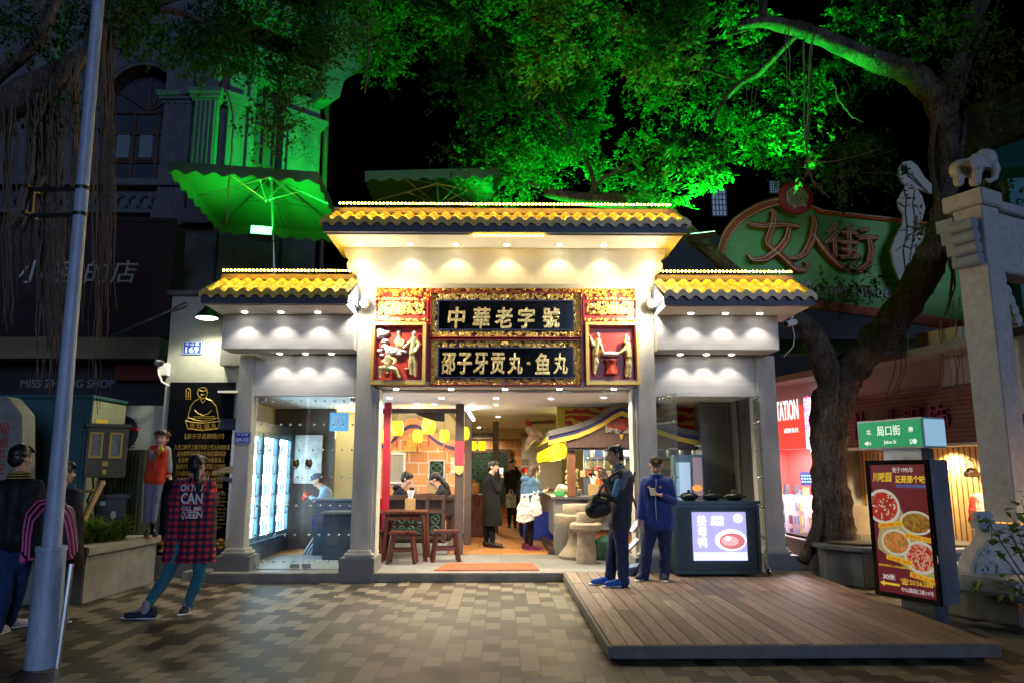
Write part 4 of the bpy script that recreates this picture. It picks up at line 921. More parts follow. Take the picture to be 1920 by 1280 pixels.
# lanterns along the counter
for i in range(8):
    y = 12.75+i*.55; x = cx0+.07
    lantern(0,0,y,.22,['front-most yellow lantern over the food counter, beside the wooden post','second yellow lantern from the wooden post over the counter','third yellow lantern from the wooden post over the counter','fourth yellow lantern from the wooden post over the counter','fifth yellow lantern from the wooden post over the counter','sixth yellow lantern from the wooden post over the counter','seventh yellow lantern from the wooden post over the counter','farthest yellow lantern over the food counter'][i],False,'yellow lanterns in a row over the food counter') if False else None
def lantern_at(p, h, lab, grp):
    r = h*.42; t = thing('lantern', p, lab, 'lantern', grp); n = 20; vs = []; fs = []; b = MB()
    for i in range(9):
        u = i/8; rr = r*(.72+.28*math.sin(math.pi*u)**.7)
        for k in range(n): q = rr*(1-.035*(k%2)); a = 2*math.pi*k/n; vs.append((p.x+q*math.cos(a),p.y+q*math.sin(a),p.z+(-.5+u)*h*.92))
    for i in range(8):
        for k in range(n): fs.append((i*n+k,i*n+(k+1)%n,(i+1)*n+(k+1)%n,(i+1)*n+k))
    b.add(vs,fs); b.build('lantern_shade',LANT,t)
    b = MB(); b.lathe([(r*.7,h*.46),(r*.7,h*.5),(r*.3,h*.52)],p,16); b.lathe([(r*.3,-h*.52),(r*.7,-h*.5),(r*.7,-h*.46)],p,16); b.build('rim',LANTD,t)
    b = MB(); b.tube([p+Vector((0,0,h*.5)),p+Vector((0,0,h*.5+.12))],.004,5); b.build('hanging_cord',BLACKP,t)
    return t
ordw = ['nearest','second','third','fourth','fifth','sixth','seventh','eighth and farthest']
for i in range(8): lantern_at(Vector((at(1050,850,12.7).x,12.7+i*.85,1.80)),.27,ordw[i]+' yellow lantern counted from the counter\'s wooden post','yellow lanterns in a row over the food counter')
point(ck,(cx0+.3,13.4,1.62),22,(1,.86,.4),.12); point(ck,(cx0+.3,15.2,1.62),22,(1,.86,.4),.12)
# kitchen wall behind the counter
kw = thing('kitchen_wall',(2.4,14.2,FZ),'blue-grey kitchen wall with a steel shelf of utensils behind the food counter','wall')
b = MB(); b.box(cx0+.7,3.8,14.4,14.5,FZ,2.5); b.build('wall_face', mat('kitchen_blue',(.10,.16,.30),.5,var=.15,vs=3), kw)
b = MB(); b.box(cx0+.75,3.4,14.15,14.38,1.70,1.73); b.build('shelf', STEEL, kw)
b = MB(); b.box(cx0+.72,3.4,14.3,14.39,1.50,1.66); b.build('ticket_rail', mat('pale_tickets',(.40,.42,.36),.6,var=.4,vs=20), kw)
b = MB()
for i in range(9): x = cx0+.85+i*.24; b.lathe([(.045,0),(.05,.12),(.02,.16),(.02,.2)],(x,14.26,1.732),10)
b.build('shelf_jar', mat('jar_steel',(.5,.55,.6),.25,metal=.5), kw, smooth=True)
b = MB()
for i in range(10): x = cx0+.8+i*.13; b.tube([(x,14.2,1.70),(x,14.2,1.58),(x,14.2,1.52)],[.004,.006,.028],6)
b.build('ladle', CHROME, kw)
b = MB(); b.box(2.05,2.75,14.33,14.38,1.75,2.15); b.build('light_panel', emit('kitchen_lamp',(.8,.92,1),.9), kw)
area(kw,(2.0,14.1,2.3),(1.9,13.4,1.0),1.6,.2,14,(.92,.96,1))
# things on the counter
tissue((at(1113,930,12.62).x,12.62,1.052),'bamboo box of white tissue on the food counter near the man in the grey-panelled jacket',1.1)
b = MB(); p = Vector((at(1049,930,12.7).x,12.7,1.052)); b.obox(p+Vector((0,0,.045)),(.16,.1,.09)); o = b.build('tissue_packet', mat('green_packet',(.08,.42,.10),.45,var=.3,vs=30), bevel=.012); tag(o,'bright green packet on the near corner of the food counter','packet')
b = MB()
for i in range(9): b.ball((cx0+.25+rnd.uniform(-.12,.2),13.2+i*.16,1.09+rnd.random()*.1),(.09,.09,.07),10,6)
blob(b,'steaming_food',mat('white_buns',(.68,.62,.5),.6,var=.3,vs=14),None,.02,1); o = bpy.data.objects['steaming_food']; tag(o,'heap of pale steamed buns on the food counter under the lanterns','food')
for i in range(5):
    b = MB(); p = Vector((cx0+.42,13.05+i*.32,1.052)); rr = .10; b.lathe([(rr*.6,0),(rr,.06),(rr,.10),(rr*.9,.10),(rr*.6,.02)],p,16); o = b.build('serving_bowl',[CHROME,PAPERW][i%2],smooth=True); tag(o,['shiny steel bowl nearest the wooden post on the counter','white bowl second from the wooden post on the counter','steel bowl in the middle of the counter row','white bowl fourth from the wooden post on the counter','steel bowl farthest along the counter'][i],'bowl','serving bowls along the food counter')
b = MB()
for i in range(26): b.ball((cx0+.30+rnd.uniform(-.06,.1),12.72+rnd.random()*.12,1.15+rnd.random()*.38),(.045,.045,.035),8,5)
b.cyl((cx0+.32,12.78,1.052),(cx0+.32,12.78,1.2),.04,.03,10)
o = b.build('dried_bouquet',mat('cream_flowers',(.62,.5,.22),.6,var=.4,vs=30),smooth='all'); tag(o,'bouquet of cream dried flowers on the counter beside the wooden post','bouquet')
# stone mortar columns in front of the counter
SB = mat('weathered_beige_stone',(.33,.27,.19),.8,var=.3,vs=9,bump=.5,bs=30)
def stone(p, lab, s=1, flip=False):
    t = thing('stone_pedestal',p,lab,'stone pedestal','old stone mill pieces in front of the food counter'); x,y,z = p
    b = MB(); b.lathe([(.15*s,0),(.155*s,.10*s),(.13*s,.34*s),(.14*s,.46*s)],(x,y,z),22); b.build('shaft',SB,t,smooth=True,bevel=.006)
    b = MB(); b.lathe([(.20*s,.462*s),(.24*s,.50*s),(.24*s,.56*s),(.21*s,.585*s)],(x,y,z),22); b.build('collar',SB,t,smooth=True)
    b = MB(); b.lathe([(.135*s,.587*s),(.14*s,.60*s),(.14*s,.71*s),(.13*s,.73*s)],(x,y,z),22); b.build('top_drum',SB,t,smooth=True)
stone((at(1099,1060,11.5).x,11.45,FZ),'front stone pedestal with a round collar, just left of the man on the deck')
t2 = thing('stone_mill',(at(1085,1040,12.1).x,12.05,FZ),'wide stone mill on a flared foot behind the stone pedestal','stone mill'); x,y,z = t2.location
b = MB(); b.lathe([(.30,0),(.32,.05),(.2,.2),(.16,.3),(.16,.52)],(x,y,z),24); b.build('foot',SB,t2,smooth=True)
b = MB(); b.lathe([(.36,.522),(.38,.56),(.38,.66),(.35,.68)],(x,y,z),24); b.build('millstone',SB,t2,smooth=True)
b = MB(); b.lathe([(.24,.682),(.25,.70),(.25,.82),(.24,.83)],(x,y,z),24); b.build('upper_stone',SB,t2,smooth=True)
b = MB(); b.lathe([(.15,0),(.22,.12),(.2,.28),(.08,.36)],(at(1140,1030,11.8).x,11.9,FZ),18); o = b.build('ceramic_stool',LATG,smooth=True); tag(o,'small green glazed ceramic drum behind the stone pedestal','ceramic drum')
for lab,px,py,Y,c in (('blue plastic crate on the aisle floor left of the girl in denim',1000,965,15.2,(.02,.05,.42)),):
    p = at(px,py,Y); b = MB(); b.box(p.x-.2,p.x+.42,Y,Y+.4,FZ+.006,.62); b.box(p.x-.22,p.x+.44,Y-.02,Y+.42,.60,.66); o = b.build('crate',mat('blue_crate',c,.45,var=.1,vs=5),bevel=.008); tag(o,lab,'crate')
# small side table with snacks behind the booth
p = at(880,930,16.0); t = thing('side_table',(p.x,16,FZ),'dark side table with a jar and trays behind the dining booth','side table'); b = MB(); b.box(p.x-.35,p.x+.3,15.9,16.4,FZ+.006,.95); b.build('body',STOOLW,t,bevel=.01); b = MB(); b.box(p.x-.38,p.x+.33,15.87,16.43,.952,.99); b.build('table_top',DARKW,t)
b = MB(); q = (p.x+.05,16.0,.992); b.lathe([(.14,0),(.17,.1),(.16,.22),(.08,.26),(.09,.3)],q,18); o = b.build('storage_jar',mat('amber_jar',(.35,.16,.05),.3,var=.4,vs=12),smooth=True); tag(o,'amber storage jar on the side table behind the booth','jar')

# ---------------------------------------------------------------- right bay: stall counter with lit menu and pots
sc_ = thing('stall_counter',(2.95,10.15,DZ),'dark green lattice stall counter with a bright lit food picture on its front','stall')
s0 = at(1268,1078,9.95); s1 = at(1421,940,9.95); SX0, SX1, SZ0, SZ1 = s0.x, s1.x, DZ+.01, s1.z
GCAB = brick('green_fret_panel',(.008,.055,.05),(.012,.07,.062),(.07,.012,.016),.06,.045,.004,.45,axes='xz',bump=.3,var=.1)
b = MB(); b.box(SX0,SX1,9.97,10.5,SZ0+.03,SZ1-.03); b.build('cabinet',GCAB,sc_,bevel=.006)
frame(SX0-.012,SX1+.012,SZ0+.02,SZ1-.032,.045,9.945,9.968,mat('dark_green_frame',(.008,.05,.042),.35),'front_frame',sc_)
b = MB(); b.box(SX0-.03,SX1+.03,9.93,10.53,SZ1-.028,SZ1+.012); b.build('stall_top',mat('dark_green_top',(.01,.06,.05),.3),sc_,bevel=.006)
l0 = at(1301,1050,9.94); l1 = at(1397,959,9.94)
LB = emit('lightbox_violet',(.36,.34,.62),.62,True); LBW = emit('lightbox_white',(1,.96,1),.75); LBP = emit('lightbox_pink',(.95,.42,.42),.55); LBR = emit('lightbox_rose',(.75,.2,.22),.42); LBG = emit('lightbox_grey',(.72,.86,.97),.6,True)
b = MB(); b.box(l0.x,l1.x,9.925,9.966,l0.z,l1.z); lb = b.build('light_box',LB,sc_)
w_ = l1.x-l0.x; h_ = l1.z-l0.z; LX = lambda u: l0.x+w_*u; LZ = lambda v: l0.z+h_*v
b = MB(); b.box(LX(.01),LX(.99),9.921,9.9245,LZ(.01),LZ(.17)); b.build('white_band',LBG,lb)
def flat_ell(b, cx, cz, rx, rz, y, th=.003, n=28, a0=0):
    b.prism([(cx+rx*math.cos(2*math.pi*i/n)*math.cos(a0)-rz*math.sin(2*math.pi*i/n)*math.sin(a0), cz+rx*math.cos(2*math.pi*i/n)*math.sin(a0)+rz*math.sin(2*math.pi*i/n)*math.cos(a0)) for i in range(n)], y, y+th)
for nm, m, u, v, ru, rv, y in (('bowl_rim',LBW,.70,.42,.29,.22,9.918),('bowl_inside',LBR,.72,.40,.24,.165,9.9145),('meat_slice',LBP,.68,.40,.16,.10,9.911),('meat_slice',LBW,.64,.46,.06,.04,9.9075),('round_seal',LBW,.85,.87,.085,.09,9.918)):
    b = MB(); flat_ell(b,LX(u),LZ(v),w_*ru,h_*rv,y); b.build(nm,m,lb)
text('menu_lettering','姜\n母\n鸭',(LX(.17),9.918,LZ(.6)),h_*.66,LBW,lb,width=w_*.17,ext=.003)
text('menu_small_print','古早味\n砂锅煲',(LX(.46),9.918,LZ(.82)),h_*.2,LBW,lb,width=w_*.24,ext=.003)
POTM = mat('black_enamel_pot',(.03,.03,.035),.2,metal=.3)
for px,l in ((1292,'lidded black clay pot at the left end of the stall counter'),(1334,'lidded black clay pot in the middle of the stall counter'),(1377,'lidded black clay pot at the right end of the stall counter')):
    p = at(px,938,10.15); p.z = SZ1+.013; t = thing('clay_pot',p,l,'pot','lidded pots on the stall counter')
    b = MB(); b.lathe([(.07,0),(.11,.025),(.118,.05),(.118,.058)],p,22); b.build('pot_body',POTM,t,smooth=True)
    b = MB(); b.lathe([(.122,.0585),(.12,.066),(.09,.09),(.03,.105)],p,22); b.build('pot_lid',POTM,t,smooth=True); b = MB(); b.lathe([(.012,.1055),(.026,.12),(.024,.132),(.005,.138)],p,12); b.build('lid_knob',POTM,t,smooth=True)
    b = MB(); [b.tube([p+Vector((sx*.115,-.03,.045)),p+Vector((sx*.15,0,.05)),p+Vector((sx*.115,.03,.045))],.009,6) for sx in (-1,1)]; b.build('pot_handle',POTM,t)
# inside the right bay
tw = thing('tiled_wall',(3.7,12.6,FZ),'dark grey tiled pier inside the right bay behind the stall counter','wall')
q0 = at(1325,900,12.0).x; b = MB(); b.box(q0,q0+.5,12.2,12.6,FZ,CEIL-.004); b.box(q0+.502,3.81,11.9,12.6,FZ,CEIL-.004); b.build('tile_face',TILEG,tw); b = MB(); b.box(3.795,3.816,11.0,11.898,FZ,CEIL-.004); b.build('tile_face',mat('dark_side_tile',(.08,.08,.078),.3,var=.15,vs=6),tw)
ds = thing('drinks_cabinet',(at(1290,900,11.9).x,11.9,FZ),'glass-fronted cabinet with lit blue shelves behind the stall counter','cabinet')
xx0 = at(1266,900,11.9).x; xx1 = at(1322,900,11.9).x
b = MB(); b.box(xx0,xx1,11.95,12.2,FZ,1.72); b.build('body',mat('cabinet_blue',(.12,.22,.32),.35,var=.15,vs=5),ds,bevel=.008)
b = MB(); b.box(xx0+.03,xx0+.25,11.93,11.948,1.0,1.6); b.build('notice_sheet',emit('pale_blue_notice',(.45,.65,.9),.22),ds); b = MB(); b.box(xx0+.30,xx1-.03,11.93,11.948,1.05,1.68); b.build('screen',emit('menu_screen',(.30,.22,.25),.25),ds)
b = MB(); flat_ell(b,xx1-.12,1.2,.08,.05,11.925); b.build('dish_picture',emit('dish_orange',(.9,.35,.06),.4),ds)
# folding trolley between the two men
tr = thing('folding_trolley',(at(1190,1080,10.0).x,10.05,DZ),'black folding hand trolley with a blue crate leaning between the two standing men','trolley')
p = lambda x,y,d=0: at(x,y,10.15+d)
b = MB()
for d in (-.15,.15): b.tube([p(1186,1082,d),p(1200,1055,d),p(1212,1010,d),p(1207,975,d),p(1193,950,d),p(1182,920,d),p(1190,885,d)],.014,8)
b.tube([p(1190,885,-.15),p(1190,885,.15)],.014,8); b.build('tube_frame',BLACKM,tr)
for d in (-.17,.17): b = MB(); q = p(1196,1078,d); b.tube([q+Vector((-.02,0,0)),q+Vector((.02,0,0))],.07,14); b.build('wheel',BLACKP,tr)
b = MB(); b.obox(p(1190,1068),(.28,.3,.12),(0,-.2,0)); b.build('blue_crate',mat('trolley_blue',(.12,.2,.42),.4),tr,bevel=.01); b = MB(); b.obox(p(1186,1020),(.22,.28,.02),(0,-.75,0)); b.obox(p(1192,985),(.2,.28,.02),(0,-.9,0)); b.build('folded_shelf',mat('pale_blue_shelf',(.4,.46,.6),.4),tr,bevel=.004)

# dishes, menus and small goods
BOWLW = mat('white_china',(.72,.70,.66),.25)
for i,(x,y,l) in enumerate(((-1.52,13.25,'white bowl in front of the seated boy on the booth table'),(-1.08,13.25,'white bowl in front of the seated woman on the booth table'))):
    b = MB(); b.lathe([(.03,0),(.065,.035),(.075,.06),(.068,.06),(.05,.02)],(x,y,1.076),16); tag(b.build('soup_bowl',BOWLW,smooth=True),l,'bowl')
for i,(px,py,c) in enumerate(((1092,866,(.62,.5,.3)),(1104,866,(.55,.12,.06)),(1140,866,(.6,.58,.5)),(1156,866,(.15,.3,.2)),(1172,866,(.62,.45,.1)))):
    p = at(px,py,14.35); b = MB(); b.box(p.x-.05,p.x+.05,14.30,14.31,1.36,1.48); b.build('menu_card',mat('menu_card',c,.6,var=.3,vs=30),kw)
for i in range(6):
    b = MB(); x = cx0+.75+i*.22; b.lathe([(.035,0),(.04,.02),(.04,.10),(.018,.14),(.018,.17)],(x,12.8,1.052),12); o = b.build('sauce_bottle',mat('sauce_bottle',[(.35,.03,.02),(.05,.03,.02),(.5,.35,.1),(.1,.2,.06),(.4,.04,.02),(.06,.04,.03)][i],.25),smooth=True); tag(o,['red','dark brown','amber','green','bright red','blackish'][i]+' sauce bottle on the food counter behind the man in profile','bottle','sauce bottles on the food counter')
for i,(px,l) in enumerate(((640,'lit price board hanging over the service desk'),)):
    p = at(px,790,13.0); b = MB(); b.box(p.x-.2,p.x+.12,13.0,13.03,p.z-.16,p.z+.16); o = b.build('price_board',emit('price_board_blue',(.12,.35,.6),.35)); text('price_lettering','福建小吃\n贡丸汤 12\n鱼丸汤 12\n扁食 10',(p.x-.04,12.995,p.z),.22,SIGNW,o,width=.24,ext=.001); tag(o,l,'price board')
    b = MB(); [b.tube([(p.x+d,13.015,p.z+.16),(p.x+d,13.015,CEIL)],.004,5) for d in (-.15,.08)]; b.build('hanging_cord',BLACKP,o)
# ---------------------------------------------------------------- left: steel lamp post
lp = thing('lamp_post', gd(66,1250), 'tall sleeved steel lamp post, blue light put in its colour, before the two walkers', 'lamp post')
POLEM = mat('pole_blue_light', (.38,.46,.62), .55, metal=.15, var=.3, vs=9, bump=.12, bs=30, stretch=(1,1,.25))  # blue street light on the pole is put into its colour
q = gd(66,1250); lean = lambda y: at(98+(1-(y-20)/(1010-20))*85, y, q.y)   # centre line read off the photograph
c0 = lean(1010); c1 = lean(60); ax = (c1-c0).normalized(); foot = c0-ax*((c0.z)/ax.z)
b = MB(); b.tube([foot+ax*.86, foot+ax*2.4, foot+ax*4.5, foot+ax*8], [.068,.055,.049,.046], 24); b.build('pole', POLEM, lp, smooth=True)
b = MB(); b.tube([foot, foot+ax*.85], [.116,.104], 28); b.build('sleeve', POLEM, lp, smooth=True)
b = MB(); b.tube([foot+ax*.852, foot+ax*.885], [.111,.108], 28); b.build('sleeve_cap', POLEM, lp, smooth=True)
for h in (3.55,3.78):
    b = MB(); b.tube([foot+ax*h, foot+ax*(h+.03)], .057, 20); b.build('clamp_band', BLACKM, lp, smooth=True)
b = MB()
for h in (3.56,3.79): p = foot+ax*h; b.beam(p, p+Vector((-.42,.02,.0)), .03, .03); b.beam(p+Vector((-.42,-.08,0)), p+Vector((-.42,.1,0)), .03, .03)
b.beam(foot+ax*3.56+Vector((-.42,.02,0)), foot+ax*3.79+Vector((-.42,.02,0)), .03,.03); b.build('bracket', BLACKM, lp)
b = MB(); b.tube([foot+Vector((.13,-.02,0)), foot+Vector((.15,0,.75))], .02, 8); o = b.build('steel_rail', STEEL); tag(o, 'thin bright steel conduit rising beside the lamp post sleeve', 'conduit')

# ---------------------------------------------------------------- left planter
PX0 = gd(152,1133); PX1 = gd(290,1092)
pn = thing('planter', (PX0.x,9,0), 'long low concrete planter wall with a coping, carrying green plants and the standing child', 'planter')
A0 = Vector((PX0.x,PX0.y,0)); A1 = Vector((PX1.x,10.35,0)); L0 = Vector((-9,8.75,0))
b = MB(); b.slab([(L0.x,L0.y),(A0.x,A0.y),(A1.x,A1.y),(A1.x-.5,A1.y+.01),(A0.x-.42,A0.y+.36),(L0.x,L0.y+.36)], 0, .52); b.build('planter_wall', CONC, pn, bevel=.012)
b = MB(); b.slab([(L0.x,L0.y-.05),(A0.x+.05,A0.y-.05),(A1.x+.05,A1.y+.02),(A1.x-.52,A1.y+.02),(A0.x-.45,A0.y+.42),(L0.x,L0.y+.42)], .522, .62); b.build('coping', mat('coping_stone',(.30,.275,.22),.65,var=.2,vs=5,bump=.2,bs=40), pn, bevel=.012)
b = MB(); b.slab([(L0.x,L0.y+.36),(A0.x-.44,A0.y+.36),(A1.x-.52,A1.y),(A1.x-.52,11),(L0.x,11)], .0, .50); b.build('soil', mat('soil',(.04,.03,.02),.9,var=.4,vs=8,bump=.6,bs=20), pn)
def blades(name, spots, n, L, m, label, cat='plant', w=.03):
    b = MB()
    for sx, sy, sz in spots:
        for i in range(n):
            a = rnd.random()*6.28; l = L*rnd.uniform(.6,1.1); up = rnd.uniform(.45,1.0); d = Vector((math.cos(a),math.sin(a),0)); s = Vector((-d.y,d.x,0))*w*rnd.uniform(.6,1)
            p0 = Vector((sx+rnd.uniform(-.04,.04),sy+rnd.uniform(-.04,.04),sz)); p1 = p0+d*l*.22+Vector((0,0,l*.75*up)); p2 = p0+d*l*.62+Vector((0,0,l*.88*up))
            b.add([p0-s*.5,p0+s*.5,p1+s,p1-s,p2],[(0,1,2,3),(3,2,4)])
    o = b.build(name, m, fix=False, smooth='all'); tag(o, label, cat); return o
for i,(x,y) in enumerate(((165,1000),(182,1002),(200,998),(212,996))):
    p = at(x,y,9.2+i*.16); blades('leafy_plant', [(p.x+rnd.uniform(-.06,.06), 9.2+i*.16, .5) for _ in range(3)], 30, .52, LEAFP, ['bright green strappy plant nearest the leaning bamboo pole in the planter','bright green strappy plant second from the bamboo pole in the planter','bright green strappy plant third from the bamboo pole in the planter','bright green strappy plant at the right end of the clump in the planter'][i])
br = thing('bamboo_rail', at(165,930,9.3), 'leaning yellow bamboo pole with two short cross rails in the planter', 'bamboo rail')
BAM = mat('bamboo',(.42,.26,.09),.45,var=.25,vs=10)
b = MB(); b.tube([at(141,1005,9.0),at(193,902,9.4)],[.035,.038],10); b.build('pole',BAM,br,smooth=True)
b = MB(); b.tube([at(130,921,9.5),at(178,919,9.5)],.02,8); b.tube([at(138,962,9.5),at(160,961,9.45)],.018,8); b.build('cross_rail',BAM,br,smooth=True)

# ---------------------------------------------------------------- electric cabinets
def cabinet(c, w_, d_, z0, z1, rz, m, name, label, roof=True):
    t = thing(name, (c[0],c[1],0), label, 'cabinet'); M = Matrix.Translation((c[0],c[1],0))@Matrix.Rotation(R(rz),4,'Z')
    b = MB(); b.box(-w_/2,w_/2,-d_/2,d_/2,z0,z1); b.build('body',m,t,bevel=.012,M=M)
    if roof: b = MB(); b.box(-w_/2-.03,w_/2+.03,-d_/2-.03,d_/2+.03,z1+.002,z1+.05); b.build('lid',m,t,bevel=.01,M=M)
    return t, M
TEAL = mat('teal_cabinet',(.035,.10,.11),.45,var=.15,vs=3)
LITSIDE = mat('lit_cabinet_side',(.28,.30,.19),.5,var=.1,vs=4)  # gate light on the cabinet's right face, put into the colour
t, M = cabinet((-6.75,10.55),2.5,.9,.1,2.42,0,TEAL,'transformer_cabinet','big dark teal transformer cabinet with double doors behind the lamp post')
b = MB()
for x in (-.8,0,.8): b.box(x-.38,x+.38,-.462,-.452,.3,2.2)
b.build('cabinet_door',TEAL,t,bevel=.006,M=M); b = MB(); [b.box(x,x+.03,-.49,-.463,1.1,1.3) for x in (-.46,.34,1.14)]; b.build('door_handle',STEEL,t,M=M)
b = MB(); b.box(1.252,1.27,-.44,.44,.12,2.4); b.build('lit_side_face',LITSIDE,t,M=M)  # thin sheet that carries the painted light of the gate side
wq = gd(0,0,5); b = MB(); zc = 1.95
b.box(1.271,1.276,-.36,-.04,1.72,2.16); pl_ = b.build('warning_plate',mat('yellow_plate',(.62,.42,.06),.45),t,M=M)
b = MB(); P = [(-.32,1.84),(-.08,1.84),(-.20,2.06)]; b.add([(1.280,y,z) for y,z in P],[(0,1,2)]); b.build('warning_triangle',BLACKP,pl_,M=M,fix=False)
b = MB(); P = [(-.285,1.86),(-.115,1.86),(-.20,2.02)]; b.add([(1.283,y,z) for y,z in P],[(0,1,2)]); b.build('triangle_field',mat('yellow_plate',(.62,.42,.06),.45),pl_,M=M,fix=False)
b = MB(); P = [(-.19,2.0),(-.225,1.93),(-.205,1.935),(-.22,1.875),(-.18,1.945),(-.2,1.94)]; b.add([(1.286,y,z) for y,z in P],[(0,1,2,3,4,5)]); b.build('lightning_mark',BLACKP,pl_,M=M,fix=False)
OLV = mat('olive_metal',(.10,.085,.045),.4,metal=.4,var=.2,vs=6)
c = at(200,830,9.7); t, M = cabinet((c.x,c.y),.46,.34,1.38,2.0,32,OLV,'meter_box','olive metal meter box with two yellow-framed windows beside the warning plate')
YF = mat('yellow_frame',(.62,.40,.03),.45)
for x in (-.13,.09):
    f_ = frame(x-.075,x+.075,1.62,1.94,.022,-.196,-.172,YF,'window_frame',None); f_.data.transform(M); f_.parent = t; f_.location = -t.location*0; f_.data.transform(Matrix.Translation(-t.location))
    b = MB(); b.box(x-.055,x+.055,-.18,-.172,1.64,1.92); b.build('window_pane',mat('meter_glass',(.25,.25,.22),.15,var=.4,vs=20),t,M=M)
b = MB(); b.box(-.04,.02,-.18,-.172,1.52,1.58); b.box(-.03,.01,-.18,-.172,1.42,1.48); b.build('sticker',YF,t,M=M)
b = MB(); [b.tube([M@Vector((x,0,1.38)),M@Vector((x+.02,.02,1.25)),M@Vector((x-.03,.05,1.1)),M@Vector((.0,.1,.55))],.014,6) for x in (-.12,-.04,.05,.12)]; b.build('cable',BLACKP,t)
c = at(213,930,9.75); t, M = cabinet((c.x,c.y),.30,.26,.5,1.12,20,mat('black_cabinet',(.03,.035,.035),.45),'junction_cabinet','small black junction cabinet with a white emblem under the meter box')
b = MB(); flat_ell(b,.03,.92,.03,.05,-.136); b.box(0,.06,-.136,-.133,.80,.83); b.build('emblem',mat('emblem_white',(.6,.6,.58),.5),t,M=M); b = MB(); b.box(-.13,-.07,-.136,-.133,1.04,1.09); b.build('sticker',PAPERW,t,M=M)
c = at(262,760,11.2); t, M = cabinet((c.x,c.y+.2),.95,.5,1.6,2.42,0,mat('white_grey_unit',(.38,.40,.36),.5,var=.1,vs=3),'air_conditioner','pale grey outdoor air-conditioning unit between the cabinets and the black board',roof=False)
b = MB(); b.lathe([(.26,0),(.26,.012),(.22,.014),(.22,.004)],(c.x-.22,c.y-.052,2.02),24,axis='y'); [b.box(c.x-.46,c.x+.02,c.y-.07,c.y-.062,1.80+.045*k,1.81+.045*k) for k in range(10)]; b.build('fan_grille',BLACKM,t)
c = at(250,900,10.6); t, M = cabinet((c.x,c.y),.42,.4,.45,1.75,0,mat('ribbed_dark_green',(.035,.045,.025),.5,var=.2,vs=5),'metal_locker','dark ribbed metal locker behind the child',roof=False)
b = MB(); [b.box(-.19+.05*k,-.17+.05*k,-.225,-.202,.47,1.73) for k in range(8)]; b.build('rib',mat('ribbed_dark_green',(.05,.06,.03),.5),t,M=M)
b = MB(); p = at(240,803,9.9); b.box(p.x-.06,p.x+.12,9.9,9.98,p.z-.02,p.z+.02); o = b.build('metal_bracket',mat('red_lamp_plastic',(.5,.03,.05),.4)); tag(o,'small red plastic strip beside the meter box','strip')
# pale stone marker at the left edge
MARK = mat('weathered_marker_stone',(.22,.215,.19),.75,var=.25,vs=10)
sm = thing('stone_marker',at(15,900,8.9),'pale stone marker with a cut corner and red painted characters, before the teal cabinet','stone marker')
b = MB(); Ym = 9.0; q = [(-60,1060),(-60,742),(12,742),(40,775),(40,1060)]; b.prism([(at(x,y,Ym).x,at(x,y,Ym).z) for x,y in q],Ym,Ym+.28); b.build('slab',MARK,sm,bevel=.015)
p = at(5,840,Ym); text('red_characters','福\n地\n平\n安',(p.x-.02,Ym-.004,p.z),.62,mat('red_paint',(.45,.02,.02),.6),sm,ext=.002)

# ---------------------------------------------------------------- black board with gold drawing
YB = 10.98
bd = thing('notice_board',at(380,870,YB),'tall black board with a gold line drawing, gold text and a wave border','notice board')
GLD = mat('gold_print',(.62,.40,.07),.4,metal=.3)
q0 = at(318,1040,YB); q1 = at(446,716,YB)
b = MB(); b.box(q0.x-.18,q1.x-.03,YB,YB+.03,q0.z,q1.z); b.build('board',mat('gloss_black',(.006,.007,.010),.12,coat=.4),bd,bevel=.004)
BP = lambda px,py: at(px,py,YB-.006)
b = MB()
def ln(pts, r=.006): b.tube([BP(*p) for p in pts], r, 5)
ln([(372,742),(370,735),(373,728),(380,725),(387,728),(389,736),(387,744),(380,747),(373,743)]); ln([(373,731),(381,733),(388,731)]); ln([(375,741),(377,748)],.004); ln([(377,738),(380,740),(384,738)],.004)
ln([(374,746),(364,752),(357,762),(354,774),(352,785)]); ln([(386,746),(397,751),(405,761),(408,774),(410,785)]); ln([(376,748),(380,755),(385,748)],.005); ln([(365,768),(372,775),(381,778)],.005); ln([(397,768),(390,775),(381,778)],.005); ln([(354,782),(366,787),(380,789),(396,787),(409,782)],.006)
for i in range(10): x = 364+i*4; b.tube([BP(x+2.2*math.cos(a*.785),782+2.2*math.sin(a*.785)) for a in range(9)],.004,5)
ln([(348,787),(352,803),(380,806),(409,803),(413,787)],.008); ln([(348,787),(355,790),(380,793),(406,790),(413,787)],.008)
ln([(349,730),(349,748),(357,748),(357,730),(353,727),(349,730)],.005); ln([(353,733),(353,745)],.005)
b.build('line_drawing',GLD,bd)
text('board_ribbon','贡丸·鱼丸',BP(381,798)+Vector((0,0,0)),.085,GLD,bd,width=.40,ext=.003)
text('board_title','【邵子牙品牌简介】',BP(383,817),.075,GLD,bd,width=.56,ext=.002)
tx = '\n'.join(['九龙江畔手工捶打传承三代人的老味道','选用新鲜猪后腿肉与海鱼细剁成泥','反复摔打起胶入汤弹牙鲜香满口','始创于民国年间街坊邻里口口相传','贡丸鱼丸扁食汤样样用心慢工细活','今日老店重开仍守旧法不改初心','欢迎各地亲友前来品尝地道风味','古早滋味世代相传街头巷尾人人夸'])
text('board_text',tx,BP(376,880),.72,GLD,bd,width=.80,ext=.002,line=1.15)
te = '\n'.join(['Fish balls and pork balls','made by hand in the old','way for three generations','fresh pork and sea fish','pounded until springy and','served in a clear hot soup','a taste kept by one family','on this street since then','We welcome you to come','and try them with us'])
text('board_english',te,BP(398,957),.50,mat('dim_gold_print',(.35,.24,.05),.4),bd,width=.40,ext=.002,line=1.1)
b = MB()
zb = q0.z
